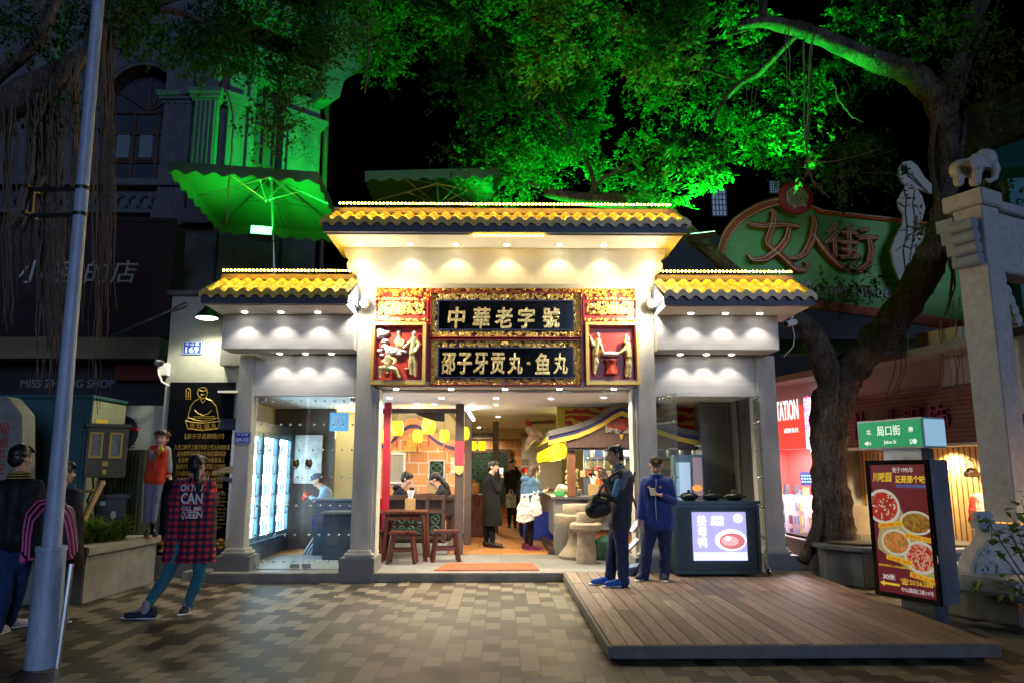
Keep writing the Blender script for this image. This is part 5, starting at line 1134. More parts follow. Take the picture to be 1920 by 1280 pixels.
for r_ in range(4):
    for i in range(11):
        cx = q0.x-.13+i*.098+(r_%2)*.049; cz = zb+.03+r_*.05
        for rr in (.046,.030,.014): b.tube([(cx+rr*math.cos(R(20+a*20)),YB-.004,cz+rr*math.sin(R(20+a*20))) for a in range(8)],.0035,4)
b.build('wave_border',GLD,bd)
b = MB(); p = BP(428,880); b.caps(p+Vector((.14,0,.02)),p+Vector((-.08,0,-.01)),.055,.04); [b.caps(p+Vector((-.08,0,-.01+.015*k)),p+Vector((-.22,0,-.05+.025*k)),.016,.012) for k in (-1,0,1)]
o = blob(b,'printed_arm',mat('photo_print_skin',(.42,.30,.17),.5,var=.25,vs=20),bd,.008,2)
for v in o.data.vertices: v.co.y = (YB-.003-bd.location.y)+(v.co.y+bd.location.y-(YB-.006))*.05
b = MB(); p = BP(425,897); b.caps(p+Vector((.15,.0,-.04)),p+Vector((-.1,0,.02)),.035,.03); o = blob(b,'printed_sleeve',mat('photo_print_grey',(.08,.08,.09),.5),bd,.01,2)
for v in o.data.vertices: v.co.y = (YB-.003-bd.location.y)+(v.co.y+bd.location.y-(YB-.006))*.05
# plates
def plate(px, py, Y, w_, h_, lines, lab, par=None):
    p = at(px,py,Y); t = thing('number_plate',p,lab,'house number plate'); b = MB(); b.box(p.x-w_/2,p.x+w_/2,Y-.012,Y,p.z-h_/2,p.z+h_/2); b.build('plate',BLUESIGN,t,bevel=.004); frame(p.x-w_/2+.008,p.x+w_/2-.008,p.z-h_/2+.008,p.z+h_/2-.008,.006,Y-.0135,Y-.0125,SIGNW,'white_edge',t)
    for s, dz, hh, ww in lines: text('plate_lettering',s,(p.x,Y-.0135,p.z+dz),hh,SIGNW,t,width=ww,ext=.001,off=.01)
plate(361,652,11.015,.29,.20,(('中 山 路',.055,.045,.20),('169',-.028,.085,.19)),'blue enamel plate reading 169 on the grey wall above the black board')
plate(455,820,10.655,.235,.165,(('中 山 路',.045,.035,.15),('169-103',-.025,.055,.17)),'smaller blue number plate on the far left pillar of the gate')
# barn lamp
p = at(388,596,10.6); bl = thing('barn_lamp',p,'black conical wall lamp with a lit white disc above the house number plate','wall lamp')
b = MB(); b.lathe([(.165,-.0),(.17,.01),(.10,.09),(.045,.15),(.04,.20),(.02,.21)],p,24); b.build('lamp_shade',BLACKM,bl,smooth=True)
b = MB(); b.lathe([(.15,-.004),(.10,-.02),(.01,-.026)],p,20); b.build('lamp_lens',emit('barn_lens',(1,.97,.8),5),bl,smooth=True)
b = MB(); b.tube([p+Vector((0,0,.2)),p+Vector((0,.03,.30)),p+Vector((-.02,.2,.33)),(p.x-.02,11.02,p.z+.25)],.014,8); b.build('swan_arm',BLACKM,bl)
spot(bl,p-Vector((0,0,.03)),80,150,.5,(1,.95,.66),rad=.1)
# security camera left
def camera_unit(p, d, lab):
    t = thing('security_camera',p,lab,'security camera'); d = Vector(d).normalized()
    b = MB(); b.tube([p-d*.12,p+d*.13],[.045,.045],14); b.build('camera_body',PAPERW,t,smooth=True)
    b = MB(); b.tube([p+d*.131,p+d*.145],[.042,.03],14); b.build('camera_lens',BLACKP,t,smooth=True); return t
t = camera_unit(at(298,680,10.9),(.6,-.8,-.15),'white bullet security camera with a looping cable left of the grey wall')
b = MB(); b.tube([at(297,687,10.9),at(297,700,10.9),at(303,715,10.9),at(316,723,10.95)],.016,8); b.build('cable_conduit',PAPERW,t,smooth=True)
b = MB(); b.box(at(300,690,10.95).x,-4.9,10.93,11.03,at(300,695,10.95).z-.06,at(300,688,10.95).z+.06); b.build('mount',PAPERW,t)

# ---------------------------------------------------------------- dark neighbour shop sign and ledge
ns = thing('neighbour_shop',(-7,12.6,0),'dark unlit shop front with a long black fascia of pale Chinese lettering','shop front')
Yn = 12.4; n0 = at(-500,625,Yn); n1 = at(326,418,Yn)
b = MB(); b.box(n0.x,n1.x,Yn,Yn+.5,n0.z,n1.z); fs_ = b.build('fascia',mat('aubergine_fascia',(.035,.018,.025),.5,var=.2,vs=2),ns)
frame(n0.x,n1.x+.06,n0.z-.05,n1.z+.07,.07,Yn-.05,Yn-.001,mat('dark_fascia_frame',(.02,.018,.018),.5),'fascia_frame',ns)
for ch,px in (('小',60),('姐',118),('的',183),('店',234)): p = at(px,510,Yn); text('fascia_lettering',ch,(p.x,Yn-.012,p.z),.40,mat('pale_lettering',(.45,.48,.55),.5),fs_,ext=.01,shear=.15)
b = MB(); l0 = at(-500,672,12.0); l1 = at(305,634,12.0); b.box(l0.x,l1.x,11.9,12.9,l0.z,l1.z); b.build('ledge',mat('ledge_render',(.22,.17,.10),.75,var=.25,vs=4,bump=.2,bs=30),ns,bevel=.012)
b = MB(); b.box(l0.x,l1.x,12.5,12.7,0,l0.z-.002); b.build('shop_wall',mat('dark_shop_wall',(.03,.028,.03),.6,var=.2,vs=2),ns); b = MB(); z0 = at(280,712,12.3).z; b.box(at(215,700,12.3).x,at(330,700,12.3).x,12.3,12.4,z0,z0+.28); b.build('red_panel',mat('oxblood_panel',(.16,.025,.015),.5),ns)
p = at(115,716,12.3); text('small_lettering','MISS ZHANG SHOP',(p.x,12.48,p.z-.0),.13,mat('dim_lettering',(.25,.30,.34),.5),ns,ext=.005,width=1.55)
b = MB(); b.tube([at(203,633,11.2),at(350,568,10.9)],.02,8); o = b.build('steel_rod',STEEL,smooth=True); tag(o,'slanting steel stay rod between the dark fascia and the grey wall','rod')

# ---------------------------------------------------------------- old colonial building behind
cb = thing('old_building',(-6,14.5,0),'old colonial arcaded building with fluted pilasters, one side lit bright green','building')
Yc = 14.0; CB = at(418,250,Yc); 
P2 = lambda px,py: at(px,py,Yc)
wl = at(-900,400,Yc).x
ar = at(265,200,Yc); aw = at(335,200,Yc).x-ar.x; zsp = at(265,195,Yc).z; zt = at(265,122,Yc).z
b = MB()   # front wall with an arched opening
ops = [(ar.x,aw),(ar.x-4.3,aw)]
zlo = 4.2; zhi = 11
xs = [wl, ops[1][0]-aw, ops[1][0]+aw, ops[0][0]-aw, ops[0][0]+aw, CB.x]
z_sill = at(265,345,Yc).z
for i in (0,2,4): b.box(xs[i],xs[i+1],Yc,Yc+.4,zlo,zhi)
for cx,a_ in ops:
    b.box(cx-a_,cx+a_,Yc,Yc+.4,zlo,z_sill)
    arcp = [(cx+a_*math.cos(math.pi*k/14),zsp+(zt-zsp)*math.sin(math.pi*k/14)) for k in range(15)]
    b.prism(arcp+[(cx-a_,zhi),(cx+a_,zhi)],Yc,Yc+.4)
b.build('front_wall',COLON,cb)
for cx,a_ in ops:
    b = MB(); b.box(cx-a_,cx+a_,Yc+.36,Yc+.39,z_sill,zt); wn = b.build('window',DARKGL,cb)
    b = MB()
    for u in (-.98,-.35,.3,.93): b.box(cx+a_*u-.03,cx+a_*u+.03,Yc+.30,Yc+.359,z_sill,zsp)
    for v in (.0,.34,.36,.7,.97): b.box(cx-a_,cx+a_,Yc+.31,Yc+.358,z_sill+(zsp-z_sill)*v,z_sill+(zsp-z_sill)*v+.05)
    for k in range(1,6): a2 = math.pi*k/6; b.beam((cx,Yc+.33,zsp),(cx+a_*math.cos(a2),Yc+.33,zsp+(zt-zsp)*math.sin(a2)),.035,.03)
    b.build('glazing_frame',DARKW,wn); b = MB()
    for r_ in (1.02,1.12): b.tube([(cx+a_*r_*math.cos(math.pi*k/20),Yc-.02,zsp+(zt-zsp)*r_*math.sin(math.pi*k/20)) for k in range(21)],.04,6)
    b.build('arch_moulding',COLON,cb,smooth=True)
    for u in (-.62,.0,.6): 
        b = MB(); b.box(cx+a_*u-.14,cx+a_*u+.12,Yc+.33,Yc+.355,zsp-1.0,zsp-.45); b.build('pale_pane',mat('curtain_pane',(.16,.19,.24),.3),wn)
def pil(x0,x1,y,zb_,ztop,zcap):
    b = MB(); b.box(x0,x1,y-.16,y-.002,zb_,ztop); n = 5; w_ = (x1-x0)/n
    for k in range(n): b.tube([(x0+w_*(k+.5),y-.16,zb_+.3),(x0+w_*(k+.5),y-.16,zcap-.15)],w_*.33,8)
    for k,(e,h0,h1) in enumerate(((.04,0,.06),(.08,.062,.14),(.12,.142,.24))): b.box(x0-e,x1+e,y-.16-e,y-.003,zcap+h0-.2,zcap+h1-.2)
    b.box(x0-.06,x1+.06,y-.22,y-.003,zb_,zb_+.25); return b.build('pilaster',COLON,cb,bevel=.006)
zc = at(370,185,Yc).z
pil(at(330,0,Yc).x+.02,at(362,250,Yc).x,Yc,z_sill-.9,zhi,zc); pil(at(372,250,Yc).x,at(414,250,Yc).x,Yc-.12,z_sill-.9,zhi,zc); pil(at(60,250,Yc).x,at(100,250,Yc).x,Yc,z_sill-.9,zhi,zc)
b = MB(); b.box(wl,CB.x,Yc-.25,Yc-.002,z_sill-.12,z_sill+.02); b.build('sill_course',COLON,cb,bevel=.01)
b = MB(); 
x = xs[2]
while x < xs[4]+.1:
    for rr in (.10,): b.tube([(x+.11+rr*math.cos(k*math.pi/6),Yc-.14,z_sill-.40+1.6*rr*math.sin(k*math.pi/6)) for k in range(13)],.022,5)
    x += .22
b.box(wl,CB.x,Yc-.2,Yc-.08,z_sill-.66,z_sill-.58); b.build('balustrade',COLON,cb)
# side wing turned away to the right
AD = R(48); D = Vector((math.sin(AD),math.cos(AD),0)); N = Vector((math.cos(AD),-math.sin(AD),0))
M = Matrix(((D.x,-N.x,0,CB.x),(D.y,-N.y,0,Yc),(0,0,1,0),(0,0,0,1)))       # local: x along wing, -y outwards
def sw_(px,py):
    r = ray(px,py); C = Vector((CB.x,Yc,0)); t = (C.x*N.x+C.y*N.y)/(r.x*N.x+r.y*N.y); q = r*t; return ((Vector((q.x,q.y,0))-C).dot(D), CH+q.z)
Lw = sw_(604,200)[0]
w0 = sw_(470,320); w1 = sw_(530,235); 
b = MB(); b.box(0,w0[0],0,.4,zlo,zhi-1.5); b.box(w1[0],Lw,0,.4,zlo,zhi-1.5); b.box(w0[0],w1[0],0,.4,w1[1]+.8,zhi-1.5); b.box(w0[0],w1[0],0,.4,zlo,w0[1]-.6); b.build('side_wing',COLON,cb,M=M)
b = MB(); b.box(w0[0],w1[0],.3,.34,w0[1]-.6,w1[1]+.8); wn = b.build('window',DARKGL,cb,M=M); b = MB(); xm = (w0[0]+w1[0])/2
for x in (w0[0]+.03,xm,w1[0]-.08): b.box(x,x+.06,.2,.29,w0[1]-.6,w1[1]+.8)
for k in range(6): z = w0[1]-.6+k*.42; b.box(w0[0],w1[0],.22,.288,z,z+.05)
b.build('glazing_frame',DARKW,wn,M=M)
b = MB()
for px0_,px1_ in ((419,446),(535,592)):
    xa = max(.0,sw_(px0_,250)[0]); xb = sw_(px1_,250)[0]; zc2 = sw_(px1_,238)[1] if px0_ > 500 else sw_(px0_,185)[1]
    b.box(xa,xb,-.16,-.002,zlo,zhi-1.6)
    for e,h0,h1 in ((.04,0,.07),(.09,.072,.16),(.14,.162,.26)): b.box(xa-e,xb+e,-.16-e,-.003,zc2+h0-.2,zc2+h1-.2)
b.build('pilaster',COLON,cb,M=M,bevel=.006)
b = MB(); xa = sw_(540,270)[0]; xb = sw_(588,270)[0]; za = sw_(565,318)[1]; zb2 = sw_(565,248)[1]
for _ in range(26):
    x = rnd.uniform(xa+.05,xb-.05); z = rnd.uniform(za,zb2); s = rnd.choice((-1,1)); ph = rnd.random()*6.28; b.tube([(x+.09*(1-.07*i)*math.cos(ph+s*i*.55),-.17,z+.09*(1-.07*i)*math.sin(ph+s*i*.55)) for i in range(11)],.016,5)
b.build('stucco_ornament',COLON,cb,M=M,smooth=True)
b = MB(); xa, xb = w0[0], w1[0]; z0_, z1_ = w0[1]-.6, w1[1]+.8
b.box(xa-.14,xa-.002,-.07,-.002,z0_,z1_); b.box(xb+.002,xb+.14,-.07,-.002,z0_,z1_); b.box(xa-.22,xb+.22,-.14,-.003,z1_+.002,z1_+.14); b.box(xa-.28,xb+.28,-.22,-.003,z1_+.142,z1_+.24); b.box(xa-.2,xb+.2,-.16,-.003,z0_-.14,z0_-.002)
b.build('window_surround',COLON,cb,M=M,bevel=.006)
b = MB(); zc3 = sw_(447,100)[1]; zc4 = sw_(595,150)[1]
for e,h0,h1 in ((.06,0,.10),(.18,.102,.2),(.28,.202,.34)): b.box(-.1,Lw+e,-e-.1,-.001,zc3+h0-.25,zc3+h1-.25)
for e,h0,h1 in ((.1,0,.12),(.26,.122,.25),(.42,.252,.42)): b.box(-.1,Lw+e,-e-.1,-.001,zc3+h0+.75,zc3+h1+.75)
b.build('cornice',COLON,cb,M=M,bevel=.01)
b = MB()   # bracketed end of the cornice standing out at the corner
zE = sw_(600,150)[1]
pf = [(-.10,zE-.75),(.10,zE-.6),(.2,zE-.2),(.45,zE+.1),(.8,zE+.35),(.9,zE+.55),(.75,zE+1.3),(.1,zE+1.5),(-.4,zE+1.5),(-.4,zE-.75)]
b.prism([(Lw+x*.85,z) for x,z in pf],-.62,-.1); b.build('cornice_end',COLON,cb,M=M,bevel=.012)
b = MB(); b.tube([M@Vector((Lw+.12,-.1,zlo)),M@Vector((Lw+.05,-.1,zE))],.06,10); b.build('drainpipe',DARKW,cb,smooth=True)

# ---------------------------------------------------------------- terrace with parasols and green floodlights
te_ = thing('terrace_box',(-3,12.4,3.4),'dark grooved planter box on the restaurant roof under the green-lit parasol','planter box')
TB = mat('dark_green_boards',(.03,.06,.05),.6,var=.2,vs=4)
b0 = at(430,520,12.2); b1 = at(620,460,12.2); b = MB()
for k in range(7): b.box(b0.x,b1.x+.3,12.1+.012*(k%2),12.9,3.41+k*.135,3.41+k*.135+.128)
b.build('box_boards',TB,te_); b = MB(); b.box(b0.x-.05,b1.x+.35,12.05,13.0,4.36,4.43); b.build('box_rim',TB,te_,bevel=.01)
def parasol(c, apex, half, drop, label, mast_foot, fold=False, rx=0):
    t = thing('parasol', mast_foot, label, 'parasol', 'square parasols on the restaurant roof'); apex = Vector(apex)
    CAN = mat('parasol_canvas',(.05,.15,.08),.8,var=.08,vs=4); Mx = Matrix.Translation(apex)@Euler(rx if hasattr(rx,'__len__') else (R(rx),0,0)).to_matrix().to_4x4()
    cs = [Mx@Vector((sx*half,sy*half,-drop)) for sx,sy in ((-1,-1),(1,-1),(1,1),(-1,1))]
    b = MB(); n = 6
    for i in range(4):
        A, B = cs[i], cs[(i+1)%4]; rows = []
        for r_ in range(n+1):
            u = r_/n; rows.append([apex.lerp(A,u).lerp(apex.lerp(B,u),v/6)-Vector((0,0,.10*u*(1-u)*4*(.35)+.05*math.sin(math.pi*v/6)*u*(1-u)*2)) for v in range(7)])
        vs = [p for r_ in rows for p in r_]; b.add(vs,[(r_*7+v,r_*7+v+1,(r_+1)*7+v+1,(r_+1)*7+v) for r_ in range(n) for v in range(6)])
    b.build('canopy',CAN,t,smooth='all',fix=False)
    b = MB()
    for i in range(4):
        A, B = cs[i], cs[(i+1)%4]; m = 36; vs = []; dn = (Mx.to_3x3()@Vector((0,0,-1)))
        for k in range(m+1): p = A.lerp(B,k/m); vs += [p, p+dn*(.17+.035*math.cos(k/m*2*math.pi*8))]
        b.add(vs,[(2*k,2*k+2,2*k+3,2*k+1) for k in range(m)])
    b.build('valance',CAN,t,fix=False)
    hub = apex-(Mx.to_3x3()@Vector((0,0,.12))); low = apex-(Mx.to_3x3()@Vector((0,0,.55)))
    for i in range(8):
        p = cs[i//2] if i%2 == 0 else (cs[i//2]+cs[(i//2+1)%4])/2
        b = MB(); b.tube([hub,p-Vector((0,0,.02))],.014,6); b.build('rib',STEEL,t); 
        b = MB(); b.tube([low,hub.lerp(p,.5)],.010,6); b.build('strut',STEEL,t)
    b = MB(); b.tube([apex,Vector(mast_foot)],.024,10); b.build('mast',STEEL,t,smooth=True); b = MB(); b.ball(hub,.05,10,8); b.ball(low,.045,10,8); b.build('hub',STEEL,t,smooth='all')
    return t
ap = at(508,326,12.0)
parasol(0,ap+Vector((0,0,.05)),1.14,.55,'square parasol lit bright green from below, over the closed-door wing of the gate',(at(526,520,12.0).x,12.0,3.41),rx=(R(-6),R(4),0))
ap = at(820,345,13.0)
parasol(0,ap+Vector((0,0,.12)),1.12,.40,'dark unlit square parasol behind the middle of the high central roof',(at(828,400,13.0).x,13.0,3.41),rx=(R(-4),R(-2),0))
# green floodlights
GCOL = (.008,1,.06)
def gflood(p, tgt, en, size, lab, w_=.34, h_=.26, bl=.5, m=None, st=None):
    p = Vector(p); d = (Vector(tgt)-p).normalized(); t = thing('floodlight',p,lab,'floodlight','green floodlights on the roof'); Q = d.to_track_quat('-Z','Y').to_matrix().to_4x4(); M = Matrix.Translation(p)@Q
    b = MB(); b.box(-w_/2,w_/2,-h_/2,h_/2,.0,.09); b.build('housing',BLACKM,t,M=M,bevel=.01); b = MB(); b.box(-w_/2+.02,w_/2-.02,-h_/2+.02,h_/2-.02,-.006,-.001); b.build('lens',m or GREENL,t,M=M)
    b = MB(); b.tube([M@Vector((-w_/2-.02,0,.04)),M@Vector((-w_/2-.02,0,.2)),M@Vector((w_/2+.02,0,.2)),M@Vector((w_/2+.02,0,.04))],.012,6); b.build('yoke',BLACKM,t)
    spot(t,p+d*.05,en,size,bl,GCOL,tgt=st or tgt,rad=.12); return t
f1 = at(490,432,11.6)
gflood(f1,f1+Vector((.2,-.8,.6)),105,168,'glowing green floodlight under the parasol above the closed-door wing',.36,.24,st=f1+Vector((.1,.1,1)))
# unseen green floodlights put in for trees and old building; slim lamp is visible
gflood(at(655,395,13.4),at(520,190,14.6),700,100,'added green floodlight tilted up at the corner of the old building')
f2 = at(1318,437,10.95)
gflood(f2,f2+Vector((-.08,-.2,1)),420,130,'slim glowing green lamp between the high central roof and the green arched board',.40,.10,m=TUBEG)
gflood((2.3,13.3,3.6),at(1110,190,11.9),1250,84,'unseen green floodlight behind the right half of the high central roof')
gflood((1.5,12.4,3.6),at(930,70,11.2),900,60,'unseen green floodlight behind the middle of the high central roof')
gflood(at(1440,528,11.2),at(1500,60,9.6),1700,46,'unseen added green floodlight aimed at the big bare limb of the forked tree')

# ---------------------------------------------------------------- right: sign over the side street
YW = 12.3
ws = thing('street_arch_sign',at(1560,470,YW),'large green arched board with red-brown characters, a rose disc and a red border','sign')
outl = [(1352,522),(1346,470),(1362,430),(1398,396),(1446,376),(1492,374),(1545,396),(1690,412),(1815,428),(1815,612),(1680,588),(1510,564),(1400,542)]
b = MB(); b.prism([(at(x,y,YW).x,at(x,y,YW).z) for x,y in outl],YW,YW+.25); b.build('board',mat('green_sign_paint',(.12,.42,.07),.5,var=.2,vs=3),ws)
RBW = mat('red_brown_paint',(.5,.09,.025),.5,var=.25,vs=10)
b = MB(); ed = [(1356,530),(1352,500),(1351,470),(1358,448),(1367,432),(1382,414),(1402,400),(1424,388),(1448,380),(1470,377),(1492,377)]; b.tube([at(x,y,YW-.04) for x,y in ed],.085,8); b.tube([at(x,y,YW-.03) for x,y in ((1492,377),(1545,398),(1690,414),(1815,430))],.04,8); b.beam(at(1400,552,YW-.02),at(1690,594,YW-.02),.06,.16); b.beam(at(1690,594,YW-.02),at(1815,614,YW-.02),.06,.18); b.build('red_border',RBW,ws)
NEO = mat('unlit_neon_tube',(.62,.58,.5),.3)
b = MB(); [b.tube([at(x+dx,y+dy,YW-.13) for x,y in ed],.010,6) for dx,dy in ((-4,-4),(5,5))]; b.tube([at(x,y-3,YW-.08) for x,y in ((1492,377),(1545,398),(1690,414))],.010,6); b.build('neon_outline',NEO,ws)
def stroke(pts, r=.05, r2=None): 
    P = [at(x,y,YW-.06) for x,y in pts]; 
    return P
S_ = [ # 女
 ([(1447,394),(1452,400),(1448,425),(1438,452),(1441,462),(1462,478),(1490,505),(1510,507),(1517,498),(1508,490)],[.05,.07,.07,.07,.07,.07,.06,.05,.04,.03]),
 ([(1480,428),(1474,450),(1458,470),(1435,486),(1410,488),(1402,476)],[.05,.07,.08,.07,.05,.03]),
 ([(1404,420),(1430,424),(1470,421),(1500,425)],[.05,.06,.06,.04]),
 # 人
 ([(1524,404),(1528,420),(1522,450),(1508,476),(1494,484),(1478,484)],[.05,.07,.08,.07,.05,.03]),
 ([(1526,440),(1540,462),(1556,482),(1572,498),(1592,508)],[.05,.07,.08,.06,.03]),
 # 街
 ([(1568,418),(1562,428),(1552,436)],[.03,.06,.03]),([(1572,434),(1562,446),(1548,456)],[.03,.06,.03]),([(1564,446),(1566,480)],[.05,.05]),
 ([(1578,436),(1606,438)],[.05,.05]),([(1592,424),(1592,452)],[.05,.05]),([(1574,454),(1608,456)],[.05,.05]),([(1578,468),(1606,470)],[.05,.05]),([(1592,458),(1593,480)],[.05,.05]),([(1574,482),(1612,482)],[.05,.05]),
 ([(1612,432),(1630,430)],[.05,.04]),([(1608,446),(1646,446)],[.06,.05]),([(1630,448),(1634,470),(1628,496),(1612,508),(1596,504),(1596,494),(1606,492)],[.06,.07,.07,.06,.04,.03,.02])]
for k,(a,z) in enumerate(((0,3),(3,5),(5,len(S_)))):
    b = MB(); nb = MB()
    for pts, rs in S_[a:z]:
        pp = []; rr = []
        for i in range(len(pts)-1):
            for q in range(3): u = q/3; pp.append((pts[i][0]*(1-u)+pts[i+1][0]*u, pts[i][1]*(1-u)+pts[i+1][1]*u)); rr.append(rs[i]*(1-u)+rs[i+1]*u)
        pp.append(pts[-1]); rr.append(rs[-1])
        b.tube([at(x,y,YW-.07) for x,y in pp],[r*.95 for r in rr],8)
        nb.tube([at(x-r*40,y-r*40,YW-.15) for (x,y),r in zip(pp,rr)],.007,5); nb.tube([at(x+r*55,y+r*30,YW-.15) for (x,y),r in zip(pp,rr)],.007,5)
    o = b.build('raised_character',RBW,ws,smooth=True); nb.build('neon_outline',NEO,o)
p = at(1590,543,YW); text('english_lettering','Woman Street',(p.x,YW-.02,p.z),.22,mat('grey_lettering',(.36,.38,.33),.5),ws,width=at(1682,545,YW).x-at(1500,545,YW).x,ext=.02,off=.01,shear=.2,rot=(90,3,0))
ro = at(1490,372,YW-.1); b = MB(); b.lathe([(.30,0),(.30,.06),(.28,.07)],ro,28,axis='y'); rs_ = b.build('rose_disc',mat('rose_red',(.42,.02,.015),.45),ws,smooth=True)
b = MB(); b.tube([ro+Vector((.02+.02*i*.42*math.cos(i*.62)*.5,-.085,-.02+.02*i*.42*math.sin(i*.62)*.5)) for i in range(48)],.016,6); [b.ball(ro+Vector((.12*math.cos(a)+.03,-.06,.12*math.sin(a)-.02)),(.10,.02,.06),10,6,Euler((0,-a,0)).to_matrix()) for a in (.3,1.7,3.0,4.3,5.4)]; b.build('rose_petals',mat('rose_white',(.5,.5,.47),.5,var=.25,vs=14),rs_,smooth=True)
wm = [(1690,306),(1682,316),(1681,330),(1688,344),(1694,352),(1686,366),(1679,378),(1682,392),(1690,404),(1688,424),(1676,446),(1667,470),(1672,498),(1682,525),(1692,556),(1720,556),(1716,520),(1714,490),(1724,470),(1728,450),(1722,428),(1728,408),(1732,392),(1726,370),(1716,356),(1732,362),(1744,366),(1744,348),(1730,334),(1718,314),(1706,304)]
b = MB(); b.prism([(at(x,y,YW-.25).x,at(x,y,YW-.25).z) for x,y in wm],YW-.31,YW-.25); o = b.build('figure_cutout',mat('grey_white_panel',(.46,.45,.39),.55,var=.12,vs=6),bevel=.008); tag(o,'flat pale cut-out of a standing long-haired woman at the right end of the green board','cut-out sign')
b = MB()
for l in ([(1694,352),(1700,372),(1698,398),(1702,430),(1694,470),(1700,520)],[(1716,356),(1712,380),(1716,410),(1712,450),(1706,490)],[(1690,318),(1704,330),(1720,344),(1740,360)],[(1698,320),(1712,330),(1730,350)],[(1686,380),(1696,388),(1706,384)],[(1680,470),(1694,460),(1708,466),(1722,456)]): b.tube([at(x,y,YW-.325) for x,y in l],.008,5)
b.build('neon_outline',mat('dark_tube',(.10,.09,.08),.4),o)

# ---------------------------------------------------------------- right: shops along the side street
SC = Vector((6.25,10,0)); SD = Vector((-1.1,4.4,0)).normalized(); SN = Vector((-SD.y,SD.x,0))    # outward normal faces the street (left)
MS = Matrix(((SD.x,-SN.x,0,SC.x),(SD.y,-SN.y,0,SC.y),(0,0,1,0),(0,0,0,1)))   # local x along the wall going away, -y towards the street
def ss(px,py):
    r = ray(px,py); t = (SC.x*SN.x+SC.y*SN.y)/(r.x*SN.x+r.y*SN.y); q = r*t; return ((Vector((q.x,q.y,0))-SC).dot(SD), CH+q.z)
RA = math.degrees(math.atan2(SD.y,SD.x)); 
def stext(name, body, px, py, h, m, par, width=None, out=.03, **k):
    s, z = ss(px,py); p = MS@Vector((s,-out,z)); return text(name, body, p, h, m, par, width=width, rot=(90,0,RA+180), **k)
bt_ = thing('shop_building',SC+SD*3,'two-storey shop building along the side street with a pale upper wall and eaves','building')
zt_ = ss(1700,640)[1]
b = MB(); b.box(-3,8,-.02,.3,2.62,3.02); b.build('upper_wall',mat('purple_lit_wall',(.32,.28,.30),.7,var=.08,vs=3),bt_,M=MS)  # white wall with the purple light on it mixed into its colour
b = MB(); b.box(-3,9,-.5,.4,3.022,3.13); b.build('eaves',mat('eaves_boards',(.22,.2,.19),.7,var=.15,vs=4),bt_,M=MS,bevel=.01)
# slatted clothes shop
xL = ss(1592,900)[0]; xR = -2.6
cs_ = thing('clothes_shop',SC+SD*.5,'clothes shop with warm ribbed wood panelling and a dark siding fascia with magenta lettering','shop')
b = MB(); b.box(xR,xL+.15,-.10,-.021,1.84,2.58); b.build('fascia',SIDING,cs_,M=MS)
MAG = mat('magenta_lettering',(.20,.012,.09),.4)
stext('fascia_lettering','Nouvelle',1655,795,.42,MAG,cs_,width=.95,out=.13,ext=.02,shear=.3); stext('fascia_lettering','服',1725,785,.30,MAG,cs_,out=.13,ext=.02); stext('fascia_lettering','饰',1775,782,.34,MAG,cs_,out=.13,ext=.02)
b = MB(); b.box(xR,xL+.15,.35,.42,.12,1.84); b.build('slat_panel',SLAT,cs_,M=MS)
b = MB(); b.box(xR,xL+.15,-.05,.9,.0,.12); b.box(xL+.151,xL+.4,-.05,.45,0,2.6); b.build('threshold',CONC,cs_,M=MS)
b = MB(); b.box(xR,xL+.15,.0,.34,1.80,1.838); b.build('head_board',WHITE,cs_,M=MS)
sA = lambda px: ss(px,900)[0]
for q in (1.6,.6,-.4,-1.4): p = MS@Vector((q,.14,1.76)); spot(cs_,p,85,140,.6,(1,.74,.40),tgt=MS@Vector((q,.28,.3)),rad=.04)
b = MB(); b.box(xR,xR+1.2,-.03,.3,.121,.42); b.build('display_bench',CREAM,cs_,M=MS,bevel=.01)
def on_wall(px,py,out): s,z = ss(px,py); return MS@Vector((s+.0,.30-out,z))
# hanging handbag and garments
hb = thing('handbag',on_wall(1793,885,.05),'dark brown handbag hanging on the ribbed wood wall','handbag'); p = on_wall(1793,885,.05); b = MB(); b.ball(p,(.10,.06,.07),12,8); b.box(p.x-.09,p.x+.09,p.y-.05,p.y+.05,p.z-.06,p.z-.0); blob(b,'bag_body',mat('brown_leather',(.05,.022,.012),.35),hb,.01,2); b = MB(); b.tube([p+Vector((-.07,0,.04)),p+Vector((-.04,0,.15)),p+Vector((0,0,.19)),p+Vector((.04,0,.15)),p+Vector((.07,0,.04))],.007,6); b.build('bag_handle',BLACKM,hb)
hb2 = thing('handbag',on_wall(1617,865,.05),'pale grey tote bag hanging at the left end of the ribbed wood wall','handbag'); p = on_wall(1617,875,.05); b = MB(); b.box(p.x-.08,p.x+.08,p.y-.04,p.y+.04,p.z-.12,p.z+.05); b.build('bag_body',mat('grey_canvas',(.4,.38,.34),.7),hb2,bevel=.015); b = MB(); b.tube([p+Vector((-.05,0,.05)),p+Vector((-.03,0,.2)),p+Vector((.03,0,.2)),p+Vector((.05,0,.05))],.006,6); b.build('bag_handle',BLACKM,hb2)
gm = thing('garment',on_wall(1812,960,.08),'pale pink dress with a red scarf hanging beside the handbag','garment'); p = on_wall(1812,955,.08)
b = MB(); b.caps(p+Vector((0,0,.16)),p+Vector((-.01,-.02,-.2)),.07,.10); b.caps(p+Vector((-.05,0,.05)),p+Vector((-.10,-.02,-.25)),.04,.05); b.caps(p+Vector((.05,0,.0)),p+Vector((.05,-.03,-.42)),.05,.06); blob(b,'dress',mat('pale_pink_cloth',(.62,.38,.34),.8,var=.2,vs=12),gm,.012,2,.03,.05)
b = MB(); b.caps(p+Vector((-.08,0,.14)),p+Vector((-.13,-.02,-.14)),.04,.05); blob(b,'scarf',mat('red_cloth',(.42,.03,.02),.8),gm,.012,2,.02,.05)
